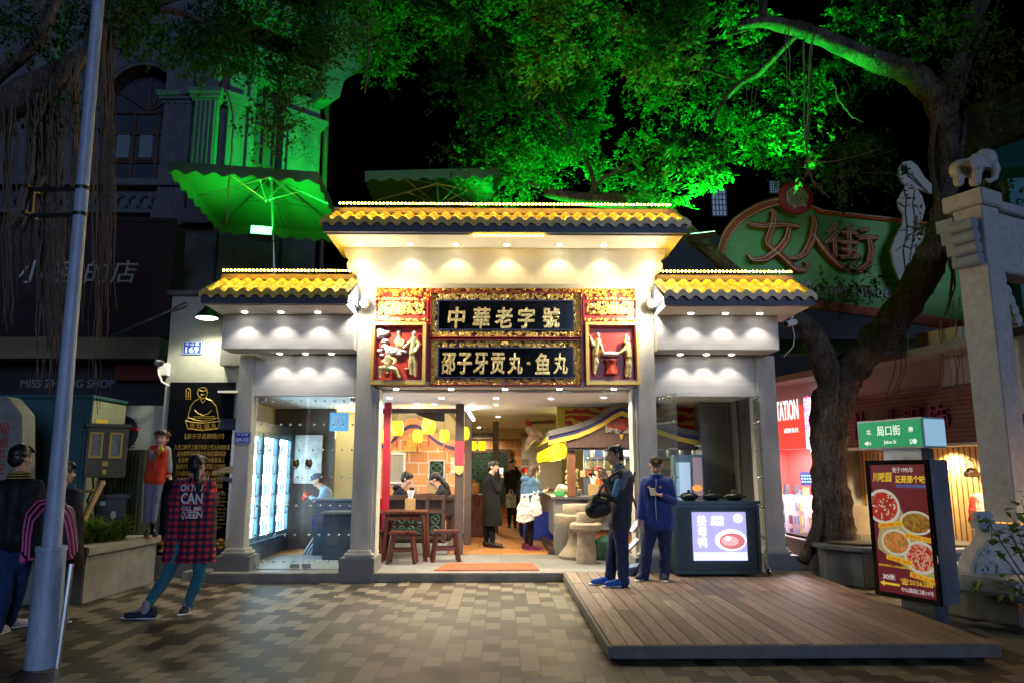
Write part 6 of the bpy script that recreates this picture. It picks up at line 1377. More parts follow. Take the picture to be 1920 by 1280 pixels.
# standing poster at the foot of the tree
p = at(1628,1000,11.4); b = MB(); b.obox((p.x,11.4,p.z),(.62,.05,.82),(R(-8),0,R(14))); o = b.build('standing_poster',mat('beige_poster',(.30,.24,.16),.5,var=.2,vs=4),bevel=.006); tag(o,'beige standing poster with a woman in pink, behind the tree trunk','poster')
pm = Matrix.Translation((p.x,11.4,p.z))@Euler((R(-8),0,R(14))).to_matrix().to_4x4(); b = MB(); b.ball((.14,-.029,.18),(.05,.003,.06),12,8); b.build('printed_head',HAIRB,o,M=pm); b = MB(); b.prism([(.08,.10),(.20,.10),(.23,-.30),(.06,-.30)],-.031,-.027); b.build('printed_dress',mat('printed_pink',(.32,.14,.16),.6),o,M=pm)
# bright gift shop
xa, xb = sA(1545)-.1, sA(1446)+1.4
gs = thing('gift_shop',SC+SD*4,'brightly lit pink and white gift shop with a red light-box sign, behind the tree','shop')
b = MB(); b.box(xa,xb,1.4,1.45,0,2.6); b.build('back_wall',mat('shop_red_wall',(.55,.05,.04),.5,var=.1,vs=2),gs,M=MS); b = MB(); b.box(xa,xb,0,1.4,1.92,1.95); b.build('shop_ceiling',WHITE,gs,M=MS); b = MB(); b.box(xa,xb,-.06,1.4,.0,.14); b.build('shop_floor',mat('navy_step',(.05,.07,.2),.4),gs,M=MS); b = MB(); b.box(xb,xb+.05,0,1.4,0,2.6); b.build('end_wall',mat('shop_red_wall',(.55,.05,.04),.5),gs,M=MS)
area(gs,MS@Vector(((xa+xb)/2,.6,1.9)),MS@Vector(((xa+xb)/2,.7,0)),xb-xa-.3,.9,190,(1,.84,.94))
RLB = emit('red_lightbox',(.85,.045,.03),.68); 
s0,z0 = ss(1446,822); s1,z1 = ss(1522,712); s1b = ss(1522,820)[0]
b = MB(); b.box(s1+.0,s0+.5,-.16,-.022,1.86,2.62); sg = b.build('light_box',RLB,gs,M=MS)
stext('sign_lettering','STATION',1488,769,.36,emit('white_sign_light',(1,.92,.9),.6),sg,width=.74,out=.17,ext=.004,off=.02); stext('sign_lettering','贰研会社',1499,806,.085,emit('white_sign_light',(1,.92,.9),.6),sg,width=.42,out=.17,ext=.004)
s2 = ss(1546,770)[0]; b = MB(); b.box(s2-.05,s1-.03,-.22,-.165 if False else -.05,1.84,2.72); sg2 = b.build('blade_sign',emit('white_pink_lightbox',(1,.80,.92),.9),gs,M=MS)
stext('blade_lettering','贰\n研\n会\n社',1534,775,.62,emit('pink_sign_letters',(.95,.12,.4),.5),sg2,width=.14,out=.23,ext=.003)
b = MB(); z = ss(1490,1010)[1]
for k in range(5):
    x0_ = xa+.25+k*.6; b.box(x0_,x0_+.46,.55,.95,.141,1.0)
b.build('display_stand',mat('white_display',(.7,.66,.68),.4),gs,M=MS,bevel=.01)
for cc,kk in (((.5,.3,.42),0),((.25,.4,.55),1),((.6,.5,.2),2),((.12,.12,.14),3)):
    b = MB()
    for k in range(5):
        x0_ = xa+.25+k*.6
        for q in range(10):
            if (q*3+k) % 4 == kk: b.box(x0_+.03+(q%4)*.105,x0_+.11+(q%4)*.105,.50,.548,.22+.25*(q//4),.38+.25*(q//4)); b.box(x0_+.03+(q%4)*.1,x0_+.10+(q%4)*.1,.6,.7,1.001,1.06+.05*kk)
    b.build('boxed_goods',mat('goods',cc,.45),gs,M=MS)
sx,sz = ss(1486,897); b = MB(); b.box(sx-.17,sx+.2,.30,.34,sz-.12,sz+.13); b.build('screen',emit('dark_blue_screen',(.02,.06,.22),.8),gs,M=MS); b = MB()
for i in range(4):
    for j in range(3): b.box(sx-.12+i*.075,sx-.085+i*.075,.292,.298,sz-.06+j*.055,sz-.04+j*.055)
b.build('screen_icons',emit('screen_cyan',(.35,.75,1),1.5),gs,M=MS)
for i,(px,py,cc) in enumerate(((1493,845,(.12,.28,.16)),(1503,858,(.5,.5,.46)),(1516,850,(.55,.12,.1)),(1522,862,(.62,.5,.4)),(1508,842,(.2,.2,.2)))):
    sx,sz = ss(px,py); b = MB(); p = MS@Vector((sx,.35,sz)); b.ball(p,(.05,.05,.07),8,6); b.tube([p,(p.x,p.y,1.92)],.004,5); b.build('hanging_toy',mat('toy',cc,.6),gs,smooth=True)
# roof clutter above the shops
b = MB(); p = at(1775,636,10.3); b.beam(at(1735,640,10.6),at(1815,628,9.6),.3,.22); o = b.build('duct_box',mat('beige_duct',(.42,.36,.2),.6,var=.1,vs=4),bevel=.01); tag(o,'beige duct box under the eaves left of the stone gate pillar','duct')
b = MB(); b.add([tuple(at(1462,668,12.2)),tuple(at(1740,655,11)),tuple(at(1740,640,12.5)),tuple(at(1462,640,13.5)),tuple(at(1462,664,12.2)),tuple(at(1740,650,11)),tuple(at(1740,635,12.5)),tuple(at(1462,636,13.5))],[(0,1,2,3),(7,6,5,4),(0,4,5,1),(1,5,6,2),(2,6,7,3),(3,7,4,0)]); o = b.build('awning',mat('dark_awning',(.10,.10,.10),.6,var=.2,vs=5)); tag(o,'grey sloping awning over the gift shop entrance','awning')
t = camera_unit(at(1482,606,10.35),(-.75,-.6,-.25),'white bullet security camera hanging under the right-hand roof beside the tree'); b = MB(); b.tube([at(1482,606,10.4),at(1486,594,10.5),at(1482,585,10.55)],.02,8); b.build('mount',PAPERW,t); b = MB(); b.tube([at(1486,612,10.45),at(1490,630,10.5),at(1487,650,10.6),at(1470,668,10.8)],.008,6); b.build('cable',PAPERW,t)

# ---------------------------------------------------------------- right background building and awning
rb = thing('concrete_building',(10,15,0),'bare concrete building with teal awnings behind the stone elephant','building')
b = MB(); b.add([at(1790,300,15.5),at(1930,205,13.0),at(1930,140,13.0),at(1790,225,15.5)],[(0,1,2,3)]); P = [at(1790,300,15.5),at(1940,200,12.6)]
b = MB(); x0_,x1_ = P[0],P[1]; zt2 = at(1930,110,13).z; zb2 = x0_.z-.1
b.add([(x0_.x,x0_.y,zb2),(x1_.x+1.5,x1_.y-1.2,zb2),(x1_.x+1.5,x1_.y-1.2,zt2),(x0_.x,x0_.y,zt2-.0),(x0_.x+4,x0_.y+3,zb2),(x1_.x+6,x1_.y+2,zb2),(x1_.x+6,x1_.y+2,zt2),(x0_.x+4,x0_.y+3,zt2)],[(0,1,2,3),(7,6,5,4),(0,4,5,1),(1,5,6,2),(2,6,7,3),(3,7,4,0)]); b.build('concrete_wall',CONCD,rb)
TEALA = mat('teal_awning',(.02,.20,.19),.6,var=.1,vs=4)
b = MB(); b.add([at(1858,282,13),at(1990,235,11.8),at(1990,300,11.2),at(1866,318,12.4)],[(0,1,2,3)]); b.add([at(1866,318,12.4),at(1990,300,11.2),at(1990,330,11.2),at(1866,336,12.4)],[(0,1,2,3)]); b.build('awning',TEALA,rb); b = MB(); b.box(at(1890,340,12.5).x,at(1890,340,12.5).x+4,12.5,12.7,3.0,at(1890,330,12.5).z); b.build('teal_wall',TEALA,rb)
fb = thing('far_building',(6,22,0),'unlit building far behind the trees with two small barred windows','building')
b = MB(); b.box(2.5,15,22,23,0,8.6); b.build('far_wall',mat('night_render',(.05,.055,.06),.8),fb)
for x0_,x1_,y0_,y1_ in ((1336,1360,355,405),(1444,1460,340,362)):
    a_ = at(x0_,y1_,21.95); c_ = at(x1_,y0_,21.95); b = MB(); b.box(a_.x,c_.x,21.95,21.99,a_.z,c_.z); wn = b.build('window',emit('dim_window',(.35,.55,.7),.03),fb); b = MB()
    for k in range(5): xx_ = a_.x+(c_.x-a_.x)*k/4; b.box(xx_-.012,xx_+.012,21.92,21.948,a_.z,c_.z)
    for k in range(6): zz_ = a_.z+(c_.z-a_.z)*k/5; b.box(a_.x,c_.x,21.925,21.946,zz_-.012,zz_+.012)
    b.build('window_bars',BLACKM,wn)

# ---------------------------------------------------------------- tree planter, ad stand
tp = thing('tree_planter',at(1600,1080,10.4),'grey stone planter round the foot of the big forked tree','planter')
b = MB(); b.slab([(4.30,10.15),(4.6,9.75),(6.4,9.5),(6.4,11.9),(4.35,11.9)],0,.44); b.build('planter_wall',mat('blue_grey_granite',(.13,.14,.17),.6,var=.2,vs=60,bump=.15,bs=90),tp,bevel=.012); b = MB(); b.slab([(4.24,10.13),(4.57,9.70),(6.4,9.44),(6.4,11.95),(4.3,11.95)],.442,.50); b.build('coping',mat('blue_grey_granite',(.13,.14,.17),.6,var=.2,vs=60),tp,bevel=.012); b = MB(); b.slab([(4.4,10.2),(4.65,9.9),(6.3,9.7),(6.3,11.8),(4.4,11.8)],.501,.53); b.build('soil',mat('planter_soil',(.05,.04,.03),.9,var=.4,vs=10,bump=.5,bs=30),tp)
xl_ = at(1634,1000,7.95); xr_ = at(1754,1000,7.25)
U = Vector((xr_.x-xl_.x,xr_.y-xl_.y,0)); WD = U.length; U.normalize(); V = Vector((-U.y,U.x,0))     # V into the box
MA = Matrix(((U.x,V.x,0,xl_.x),(U.y,V.y,0,xl_.y),(0,0,1,0),(0,0,0,1))); AA = math.degrees(math.atan2(U.y,U.x))
def aloc(px,py,out=0):
    n = V; r = ray(px,py); C = Vector((xl_.x,xl_.y,0)); t = (C.x*n.x+C.y*n.y)/(r.x*n.x+r.y*n.y); q = r*t; return ((Vector((q.x,q.y,0))-C).dot(U), CH+q.z)
zb_ = (aloc(1645,1110)[1]+aloc(1758,1138)[1])/2; zt_a = (aloc(1628,862)[1]+aloc(1746,861)[1])/2
ad = thing('advert_stand',(xl_.x,xl_.y,0),'steel advertising stand with dark red food poster under a green street name box','advertising stand')
b = MB(); b.box(0,WD,.012,.26,zb_,zt_a); b.build('steel_case',mat('blue_steel',(.42,.46,.54),.35,metal=.7,var=.15,vs=6,stretch=(1,1,.2)),ad,M=MA,bevel=.008)
b = MB(); b.box(WD*.35,WD*.85,.04,.22,0,zb_-.002); b.build('leg',mat('dark_steel',(.2,.22,.25),.4,metal=.6),ad,M=MA)
b = MB(); b.box(WD*.25,WD*.85,.05,.22,zt_a+.002,zt_a+.11); b.build('neck',STEEL,ad,M=MA)
def posterframe(x0,x1,z0,z1,w,y0,y1,m,name):
    b = MB(); b.box(x0,x1,y0,y1,z1-w,z1); b.box(x0,x1,y0,y1,z0,z0+w); b.box(x0,x0+w,y0,y1,z0+w,z1-w); b.box(x1-w,x1,y0,y1,z0+w,z1-w); return b.build(name,m,ad,M=MA)
posterframe(0,WD,zb_,zt_a,.045,-.012,.010,BLACKL,'poster_frame')
pe = lambda n,c,s=.25: emit(n,c,s)
b = MB(); b.box(.046,WD-.046,-.002,.008,zb_+.046,zt_a-.046); po = b.build('poster',pe('poster_maroon',(.085,.006,.012),.45),ad,M=MA)
H_ = zt_a-zb_; PXx = lambda u: WD*u; PZz = lambda v: zt_a-H_*v
def atext(nm,s,u,v,h,m,wd,**k): p = MA@Vector((PXx(u),-.004,PZz(v))); return text(nm,s,p,h,m,po,width=wd,rot=(90,0,AA),ext=.001,**k)
YE = pe('poster_yellow',(.85,.62,.03)); WHT = pe('poster_white',(.75,.72,.7)); 
atext('poster_lettering','始于1995年',.60,.072,.055,WHT,WD*.32); atext('poster_lettering','川味园',.26,.125,.10,YE,WD*.32,off=.02,shear=.15); atext('poster_lettering','还是那个味',.70,.14,.075,YE,WD*.46,off=.02); atext('poster_lettering','地道川菜馆·麻辣鲜香',.70,.19,.035,pe('poster_blue',(.05,.22,.6)),WD*.46)
b = MB(); b.prism([(PXx(.30),PZz(.24)),(PXx(.40),PZz(.25)),(PXx(.94),PZz(.76)),(PXx(.94),PZz(.88)),(PXx(.10),PZz(.66)),(PXx(.10),PZz(.6))],-.0035,-.0025); b.build('poster_cream_band',pe('poster_cream',(.40,.34,.14)),po,M=MA)
def dish(u,v,ru,rv,food,y,mm):
    b = MB(); flat_ell(b,PXx(u),PZz(v),WD*ru,H_*rv,y,.001); d = b.build('dish_rim',pe('dish_white',(.62,.58,.52)),po,M=MA); b = MB(); flat_ell(b,PXx(u),PZz(v),WD*ru*.86,H_*rv*.82,y-.0015,.001); b.build('dish_food',mm,d,M=MA)
def foodmat(n, c1, c2, c3):
    m = emit(n,c1,.3); t, bb = nodes_of(m); tc = t.nodes.new('ShaderNodeTexCoord'); vo = t.nodes.new('ShaderNodeTexVoronoi'); vo.inputs['Scale'].default_value = 55; r = t.nodes.new('ShaderNodeValToRGB'); r.color_ramp.interpolation = 'CONSTANT'; r.color_ramp.elements[0].color = (*c1,1); r.color_ramp.elements[1].color = (*c3,1); r.color_ramp.elements[1].position = .75; e = r.color_ramp.elements.new(.4); e.color = (*c2,1)
    t.links.new(tc.outputs['Object'],vo.inputs['Vector']); t.links.new(vo.outputs['Color'],r.inputs[0]); t.links.new(r.outputs[0],bb.inputs['Emission Color']); return m
dish(.24,.345,.27,.13,0,-.006,foodmat('red_chilli_food',(.45,.02,.01),(.22,.01,.005),(.62,.5,.35))); dish(.74,.45,.25,.085,0,-.006,foodmat('brown_stew_food',(.25,.08,.01),(.3,.22,.02),(.12,.03,.01))); dish(.40,.60,.23,.095,0,-.009,foodmat('noodle_food',(.5,.12,.02),(.55,.25,.06),(.08,.2,.02))); dish(.76,.69,.25,.115,0,-.006,foodmat('hotpot_food',(.45,.02,.01),(.55,.35,.2),(.3,.02,.02)))
for u,v,s,rot_ in ((.34,.475,'招牌水煮鱼 22元',8),(.75,.555,'家常豆花 19元',-6),(.43,.725,'小炒面 28元',-8),(.78,.83,'重庆火锅',-9)):
    b = MB(); b.box(-WD*.2,WD*.2,-.0105,-.0095,-.024,.024); b.build('price_tag',pe('poster_gold',(.75,.48,.02)),po,M=MA@Matrix.Translation((PXx(u),0,PZz(v)))@Matrix.Rotation(R(-rot_),4,'Y'))
    p = MA@Vector((PXx(u),-.0115,PZz(v))); text('price_lettering',s,p,.032,pe('poster_red',(.5,.02,.01)),po,width=WD*.36,rot=(90,rot_*-1,AA),ext=.0005)
atext('poster_lettering','营业时间:早上10:00-凌晨02:00',.34,.775,.022,YE,WD*.5); atext('poster_lettering','30米',.24,.855,.06,WHT,WD*.2,off=.02); atext('poster_lettering','☎2036288',.66,.872,.065,YE,WD*.48); atext('poster_lettering','中山路局口街19号',.66,.93,.045,WHT,WD*.48)
b = MB(); b.prism([(PXx(.08),PZz(.905)),(PXx(.16),PZz(.885)),(PXx(.16),PZz(.897)),(PXx(.40),PZz(.897)),(PXx(.40),PZz(.913)),(PXx(.16),PZz(.913)),(PXx(.16),PZz(.925))],-.006,-.004); b.build('arrow',YE,po,M=MA)
# street name box
za,zc_ = zt_a+.112, aloc(1622,798)[1]; zc_ = max(zc_, za+.30)
b = MB(); b.box(-.05,WD+.0,-.03,.27,za,zc_); b.build('name_box',mat('name_box_steel',(.5,.56,.6),.35,metal=.3),ad,M=MA,bevel=.006)
b = MB(); b.box(-.03,WD-.02,-.036,-.0305,za+.02,zc_-.02); gn = b.build('name_face',emit('street_sign_green',(.0,.20,.07),.55),ad,M=MA)
def ntext(s,u,v,h,wd): p = MA@Vector((-.05+(WD+.05)*u,-.0375,za+(zc_-za)*v)); text('name_lettering',s,p,h,emit('street_sign_white',(.8,.85,.8),.42),gn,width=wd,rot=(90,0,AA),ext=.001,off=.01)
ntext('局口街',.50,.62,.105,WD*.38); ntext('北',.19,.60,.055,None); ntext('南',.83,.62,.055,None); ntext('Jukou St',.51,.22,.05,WD*.2); ntext('◄N',.16,.21,.05,None); ntext('S●',.85,.22,.05,None)
b = MB(); b.box(WD+.001,WD+.006,-.02,.26,za+.02,zc_-.02); b.build('name_side',emit('pale_blue_side',(.30,.52,.66),.36),ad,M=MA)

# ---------------------------------------------------------------- stone memorial gate on the right
pf_ = thing('stone_gate',(5.6,8.4,0),'pale stone memorial gate pillar with scroll base and beam, under the stone elephant','stone gate')
Yp = 8.35; cE = at(1842,400,Yp); pr_ = R(27)
MPp = Matrix.Translation((cE.x,Yp,0))@Matrix.Rotation(pr_,4,'Z')      # local +x = right-hand face going back, +y = left-hand face going back
# corner of the pillar nearest the camera sits at the origin; the faces recede along +x and +y
zt3 = at(1836,352,Yp).z; sw2 = .35
b = MB(); b.box(0,sw2,0,sw2,.9,zt3-.2); b.build('pillar',MARB,pf_,M=MPp,bevel=.01)
b = MB(); b.box(-.04,sw2+.04,-.04,sw2+.10,zt3-.198,zt3); b.build('cap',MARB,pf_,M=MPp,bevel=.015)
b = MB(); zz = at(1800,440,Yp).z
for k in range(4): b.box(-.02-.0,sw2*.9,sw2+.002,sw2+.06+.05*k,zz-.32+.16*k,zz-.32+.16*k+.155)
for k in range(4): b.box(-.10+.0,-.002,.02,sw2-.02,zz-.30+.15*k,zz-.30+.15*k+.145) if False else None
for k in range(4): b.tube([MPp.inverted()@(MPp@Vector((-.05-.04*k*.5,.04,zz-.28+.14*k))),Vector((-.05-.04*k*.5,sw2-.04,zz-.28+.14*k))],.075,10)
b.build('bracket',mat('blue_grey_stone',(.26,.30,.36),.6,var=.15,vs=30),pf_,M=MPp,smooth=True)
b = MB(); zB = at(1900,385,Yp).z; b.box(sw2+.002,5,.05,.33,zB-.75,zB); b.box(sw2+.002,5,-.02,.40,zB+.002,zB+.12); b.build('beam',MARB,pf_,M=MPp,bevel=.012)
b = MB(); b.box(sw2+.3,5,.02,.36,zB-2.4,zB-1.35); b.build('lower_beam',MARB,pf_,M=MPp,bevel=.012)
b = MB()
for k in range(5): b.tube([Vector((sw2+.32-.05*k,.06,zB-1.42+.11*k)),Vector((sw2+.32-.05*k,.32,zB-1.42+.11*k))],.075,10)
b.build('corbel',MARB,pf_,M=MPp,smooth=True)
zz2 = zB-1.9; p = MPp@Vector((sw2+.9,-.0,zz2)); text('gate_lettering','中山',p,.34,mat('gate_letter_dark',(.03,.03,.04),.5),pf_,rot=(90,0,math.degrees(pr_)),ext=.01)
# scroll stone and plinth in front of the pillar
b = MB(); q = [(1836,985),(1850,980),(1850,1008),(1842,1022),(1830,1032),(1822,1048),(1818,1066),(1820,1084),(1828,1096),(1820,1108),(1818,1122),(1835,1132),(1930,1160),(1930,985)]
pl2 = [(at(x,y,Yp-.35).x,at(x,y,Yp-.35).z) for x,y in q[1:]]
b.prism(pl2,Yp-.42,Yp-.12); b.build('scroll_stone',MARB,pf_,bevel=.02)
b = MB()
def spiral(cx,cy,r0,turn,s=1): 
    return [at(cx+r0*(1-i/30)*math.cos(s*i/30*turn),cy+r0*(1-i/30)*math.sin(s*i/30*turn),Yp-.43) for i in range(29)]
for cx,cy,r0,tn,s in ((1848,1068,24,10,1),(1842,1068,14,7,-1),(1838,1112,15,9,1),(1858,1118,12,8,-1),(1846,1030,12,7,1),(1862,1062,10,6,-1)): b.tube(spiral(cx,cy,r0,tn,s),.018,6)
b.tube([at(x,y,Yp-.43) for x,y in ((1852,1012),(1844,1024),(1832,1034),(1825,1050),(1822,1066),(1824,1082),(1832,1094),(1852,1098),(1868,1088),(1874,1060))],.02,6)
b.build('scroll_carving',MARB,pf_,smooth=True)
pz = [(1775,1124),(1930,1165)]
za1 = at(1790,1128,Yp-.5).z
b = MB(); b.slab([(at(1782,1130,Yp-.5).x,Yp-.30),(at(1782,1130,Yp-.5).x+.35,Yp-1.05),(8,Yp-2.2),(8,Yp+.6),(at(1782,1130,Yp-.5).x+.3,Yp+.6)],.26,.42); b.build('plinth_slab',MARB,pf_,bevel=.03)
b = MB(); b.slab([(at(1782,1130,Yp-.5).x+.05,Yp-.28),(at(1782,1130,Yp-.5).x+.38,Yp-.98),(8,Yp-2.1),(8,Yp+.55),(at(1782,1130,Yp-.5).x+.35,Yp+.55)],0,.258); b.build('plinth_base',mat('mossy_stone',(.22,.20,.14),.8,var=.3,vs=6,bump=.3,bs=30),pf_,bevel=.01)
b = MB(); x0_ = at(1782,1130,Yp-.5).x+.36
for k in range(22): u = k/22; b.ball((x0_+(8-x0_)*u,Yp-1.02-1.13*u,.245),(.09,.05,.035),8,5)
b.build('petal_moulding',mat('dark_petals',(.08,.07,.09),.7,var=.3,vs=20),pf_,smooth='all')
# elephant on the pillar
el = thing('elephant_statue',MPp@Vector((.2,.2,zt3)),'small pale stone elephant standing on top of the gate pillar','statue')
b = MB(); E0 = lambda px,py,d=0: at(px,py,Yp+.2+d)
b.caps(E0(1800,318,.12),E0(1828,312),.125,.115); b.caps(E0(1830,308),E0(1848,302),.115,.105); b.ball(E0(1848,300),(.125,.14,.135)); b.ball(E0(1842,291),(.08,.10,.07))
for px,d in ((1796,.20),(1800,.02),(1826,.12),(1832,-.08)): b.caps(E0(px,322,d),E0(px-1,343,d),.058,.05)
b.caps(E0(1859,304,-.02),E0(1867,318,-.02),.07,.055); b.caps(E0(1866,318,-.02),E0(1866,333,-.02),.05,.038); b.caps(E0(1866,333,-.02),E0(1857,340,-.02),.038,.028); b.caps(E0(1857,340,-.02),E0(1849,337,-.02),.028,.02)
b.ball(E0(1829,303,-.165),(.085,.03,.105),12,8,Euler((0,.25,.35)).to_matrix()); b.ball(E0(1838,300,.13),(.075,.022,.10),12,8); b.caps(E0(1787,314,.14),E0(1783,332,.16),.018,.012); b.ball(E0(1850,312,-.09),(.03,.02,.02)); b.caps(E0(1855,313,-.09),E0(1862,317,-.12),.018,.008)
blob(b,'elephant_body',MARB,el,.012,3)
# junction of conduits: grey outdoor lamp unit on the scroll stone
hu = thing('outdoor_unit',at(1842,975,Yp-.3),'grey plastic ribbed floodlight housing sitting on the carved scroll stone','lamp housing'); p = at(1842,975,Yp-.3)
PGY = mat('grey_blue_plastic',(.34,.40,.44),.5)
b = MB(); b.obox(p+Vector((0,0,.05)),(.20,.16,.09)); b.build('hood',PGY,hu,bevel=.03); b = MB(); [b.obox(p+Vector((-.085+.02*k,0,-.04)),(.012,.14,.09)) for k in range(9)]; b.build('cooling_rib',PGY,hu); b = MB(); b.tube([p+Vector((0,0,-.09)),p+Vector((.03,0,-.17)),p+Vector((.14,0,-.16)),p+Vector((.25,0,-.2))],.012,6); b.build('cable',PGY,hu)
# potted plant
pp = gd(1990,1250); po2 = thing('potted_plant',(pp.x+.05,pp.y+.1,0),'leafy green shrub in a terracotta pot beside the stone gate plinth','potted plant'); c0 = Vector((pp.x+.05,pp.y+.1,0))
b = MB(); b.lathe([(.13,0),(.19,.36),(.215,.365),(.215,.42),(.19,.42),(.18,.36)],c0,24); b.build('pot',mat('terracotta',(.22,.10,.055),.75,var=.2,vs=8),po2,smooth=True)
b = MB(); lf = MB()
for i in range(34):
    a = rnd.random()*6.28; e = rnd.uniform(.1,.62); top = c0+Vector((math.cos(a)*e*.95-.03,math.sin(a)*e*.6,.55+rnd.random()*.75-e*.25)); pts = [c0+Vector((0,0,.4)),c0.lerp(top,.5)+Vector((0,0,.15)),top]; b.tube(pts,[.009,.006,.003],5)
    for k in range(9):
        u = rnd.uniform(.45,1.05); q = pts[1].lerp(pts[2],u)+Vector([rnd.uniform(-.06,.06) for _ in range(3)]); d = Vector((rnd.uniform(-1,1),rnd.uniform(-1,1),rnd.uniform(-.5,.5))).normalized(); s = d.cross(Vector((rnd.uniform(-.3,.3),rnd.uniform(-.3,.3),1))).normalized(); L = rnd.uniform(.06,.12)
        lf.add([q,q+d*L*.5+s*L*.34+Vector((0,0,.006)),q+d*L,q+d*L*.5-s*L*.34+Vector((0,0,.006))],[(0,1,2),(0,2,3)])
b.build('stem',BARK,po2); lf.build('foliage',LEAFP,po2,fix=False)
# ---------------------------------------------------------------- trees
from mathutils import noise
def limb(b, pts, n=14, jit=.10, k=3):
    # pts: (px, py, Y, r_px); interpolated and given a bark-like uneven surface
    P = [at(x,y,Y) for x,y,Y,r in pts]; rr = [r*Y/1400*.88 for x,y,Y,r in pts]; pp = []; rs = []
    for i in range(len(P)-1):
        p0 = P[max(i-1,0)]; p1 = P[i]; p2 = P[i+1]; p3 = P[min(i+2,len(P)-1)]
        for q in range(k+1):
            t = q/(k+1); pp.append(.5*((2*p1)+(p2-p0)*t+(2*p0-5*p1+4*p2-p3)*t*t+(3*p1-p0-3*p2+p3)*t*t*t)); rs.append(rr[i]*(1-t)+rr[i+1]*t)
    pp.append(P[-1]); rs.append(rr[-1])
    o = len(b.v); b.tube(pp, rs, n)
    for i in range(len(pp)):
        for j in range(n):
            a = o+i*n+j; v = Vector(b.v[a]); d = v-pp[i]; f = 1+jit*(noise.noise(v*5)+.6*noise.noise(v*14+Vector((3,1,2)))); b.v[a] = tuple(pp[i]+d*f)
def twigs(b, lf, px, py, Y, rx, ry, rd, n, per=13, L=.07, gap=.0, hang=0, core=.0, twig=.25):
    c = at(px,py,Y); s = Y/1400; done = 0; guard = 0
    while done < n and guard < n*8:
        guard += 1
        d = Vector((rnd.gauss(0,1),rnd.gauss(0,1),rnd.gauss(0,1))).normalized()*(rnd.random()**.42)
        p = c+Vector((d.x*rx*s,d.y*rd,d.z*ry*s))
        if noise.noise(p*1.7+Vector((5,7,1))) < gap+.25*(d.length-.6): continue
        done += 1
        out = (p-c).normalized()+Vector((rnd.uniform(-.7,.7),rnd.uniform(-.7,.7),rnd.uniform(-.4,.9)-hang)); out.normalize()
        ln = rnd.uniform(.14,.30)
        if rnd.random() < twig: b.tube([p-out*ln*.6,p,p+out*ln],[.006,.005,.003],4)
        for k in range(per):
            u = rnd.uniform(-.1,1.0); q = p+out*ln*u+Vector((rnd.uniform(-.035,.035),rnd.uniform(-.035,.035),rnd.uniform(-.035,.035)))
            dd = (out*.6+Vector((rnd.uniform(-1,1),rnd.uniform(-1,1),rnd.uniform(-.9,.7)))).normalized(); sd_ = dd.cross(Vector((rnd.uniform(-.5,.5),rnd.uniform(-.5,.5),1))); 
            if sd_.length < .1: continue
            sd_.normalize(); nn = sd_.cross(dd); l = L*rnd.uniform(.5,1.35)
            lf.add([q,q+dd*l*.5+sd_*l*.23+nn*l*.06,q+dd*l,q+dd*l*.5-sd_*l*.23+nn*l*.06],[(0,1,2),(0,2,3)])
rt = thing('banyan_tree',at(1570,1045,10.7),'big forked banyan in a stone planter beside the gate, its wide crown lit green','tree')
b = MB()
limb(b,[(1578,1052,10.7,62),(1572,1030,10.7,48),(1563,980,10.7,38),(1556,900,10.7,36),(1555,830,10.7,36),(1558,770,10.7,39),(1568,735,10.7,42),(1590,700,10.65,36),(1640,640,10.5,34),(1690,580,10.4,35),(1735,510,10.3,36),(1762,440,10.2,28),(1772,370,10.1,24),(1774,300,10.0,26),(1772,230,9.9,30),(1782,150,9.8,27),(1806,70,9.7,23),(1840,0,9.6,20),(1870,-60,9.5,18)],28,.24,7)
for x,dx in ((1540,-34),(1560,-12),(1582,14)): limb(b,[(x,940,10.62,10),(x+dx*.3,1000,10.6,14),(x+dx,1052,10.5,12)],8,.2)
b.build('trunk',BARK,rt,smooth='all')
b = MB(); limb(b,[(1570,745,10.7,34),(1552,700,10.65,30),(1534,650,10.6,26),(1510,610,10.6,22),(1480,590,10.7,19),(1430,560,11.0,17),(1340,480,11.35,16),(1225,382,11.6,20),(1160,376,11.6,18),(1090,374,11.6,15),(1020,360,11.6,10)],14,.15,3); b.build('limb',BARK,rt,smooth='all')
b = MB(); limb(b,[(1775,225,9.9,30),(1740,165,9.85,29),(1690,130,9.8,26),(1620,105,9.7,23),(1540,72,9.6,20),(1480,50,9.5,17),(1425,42,9.4,13),(1385,50,9.35,9)],22,.2,7); limb(b,[(1430,46,9.4,10),(1432,0,9.3,11),(1440,-60,9.2,10)],10); b.build('limb',BARK,rt,smooth='all')
b = MB()
for pts in ([(1760,300,10,9),(1790,220,9.9,8),(1815,120,9.75,8),(1850,40,9.6,7)],[(1762,380,10,7),(1745,300,9.95,6),(1760,210,9.8,6),(1800,100,9.65,5)],[(1778,420,10,6),(1800,300,9.9,6),(1808,210,9.8,6),(1788,140,9.7,5)]): limb(b,pts,8,.2)
b.build('twining_stem',BARK,rt,smooth='all')
b = MB()
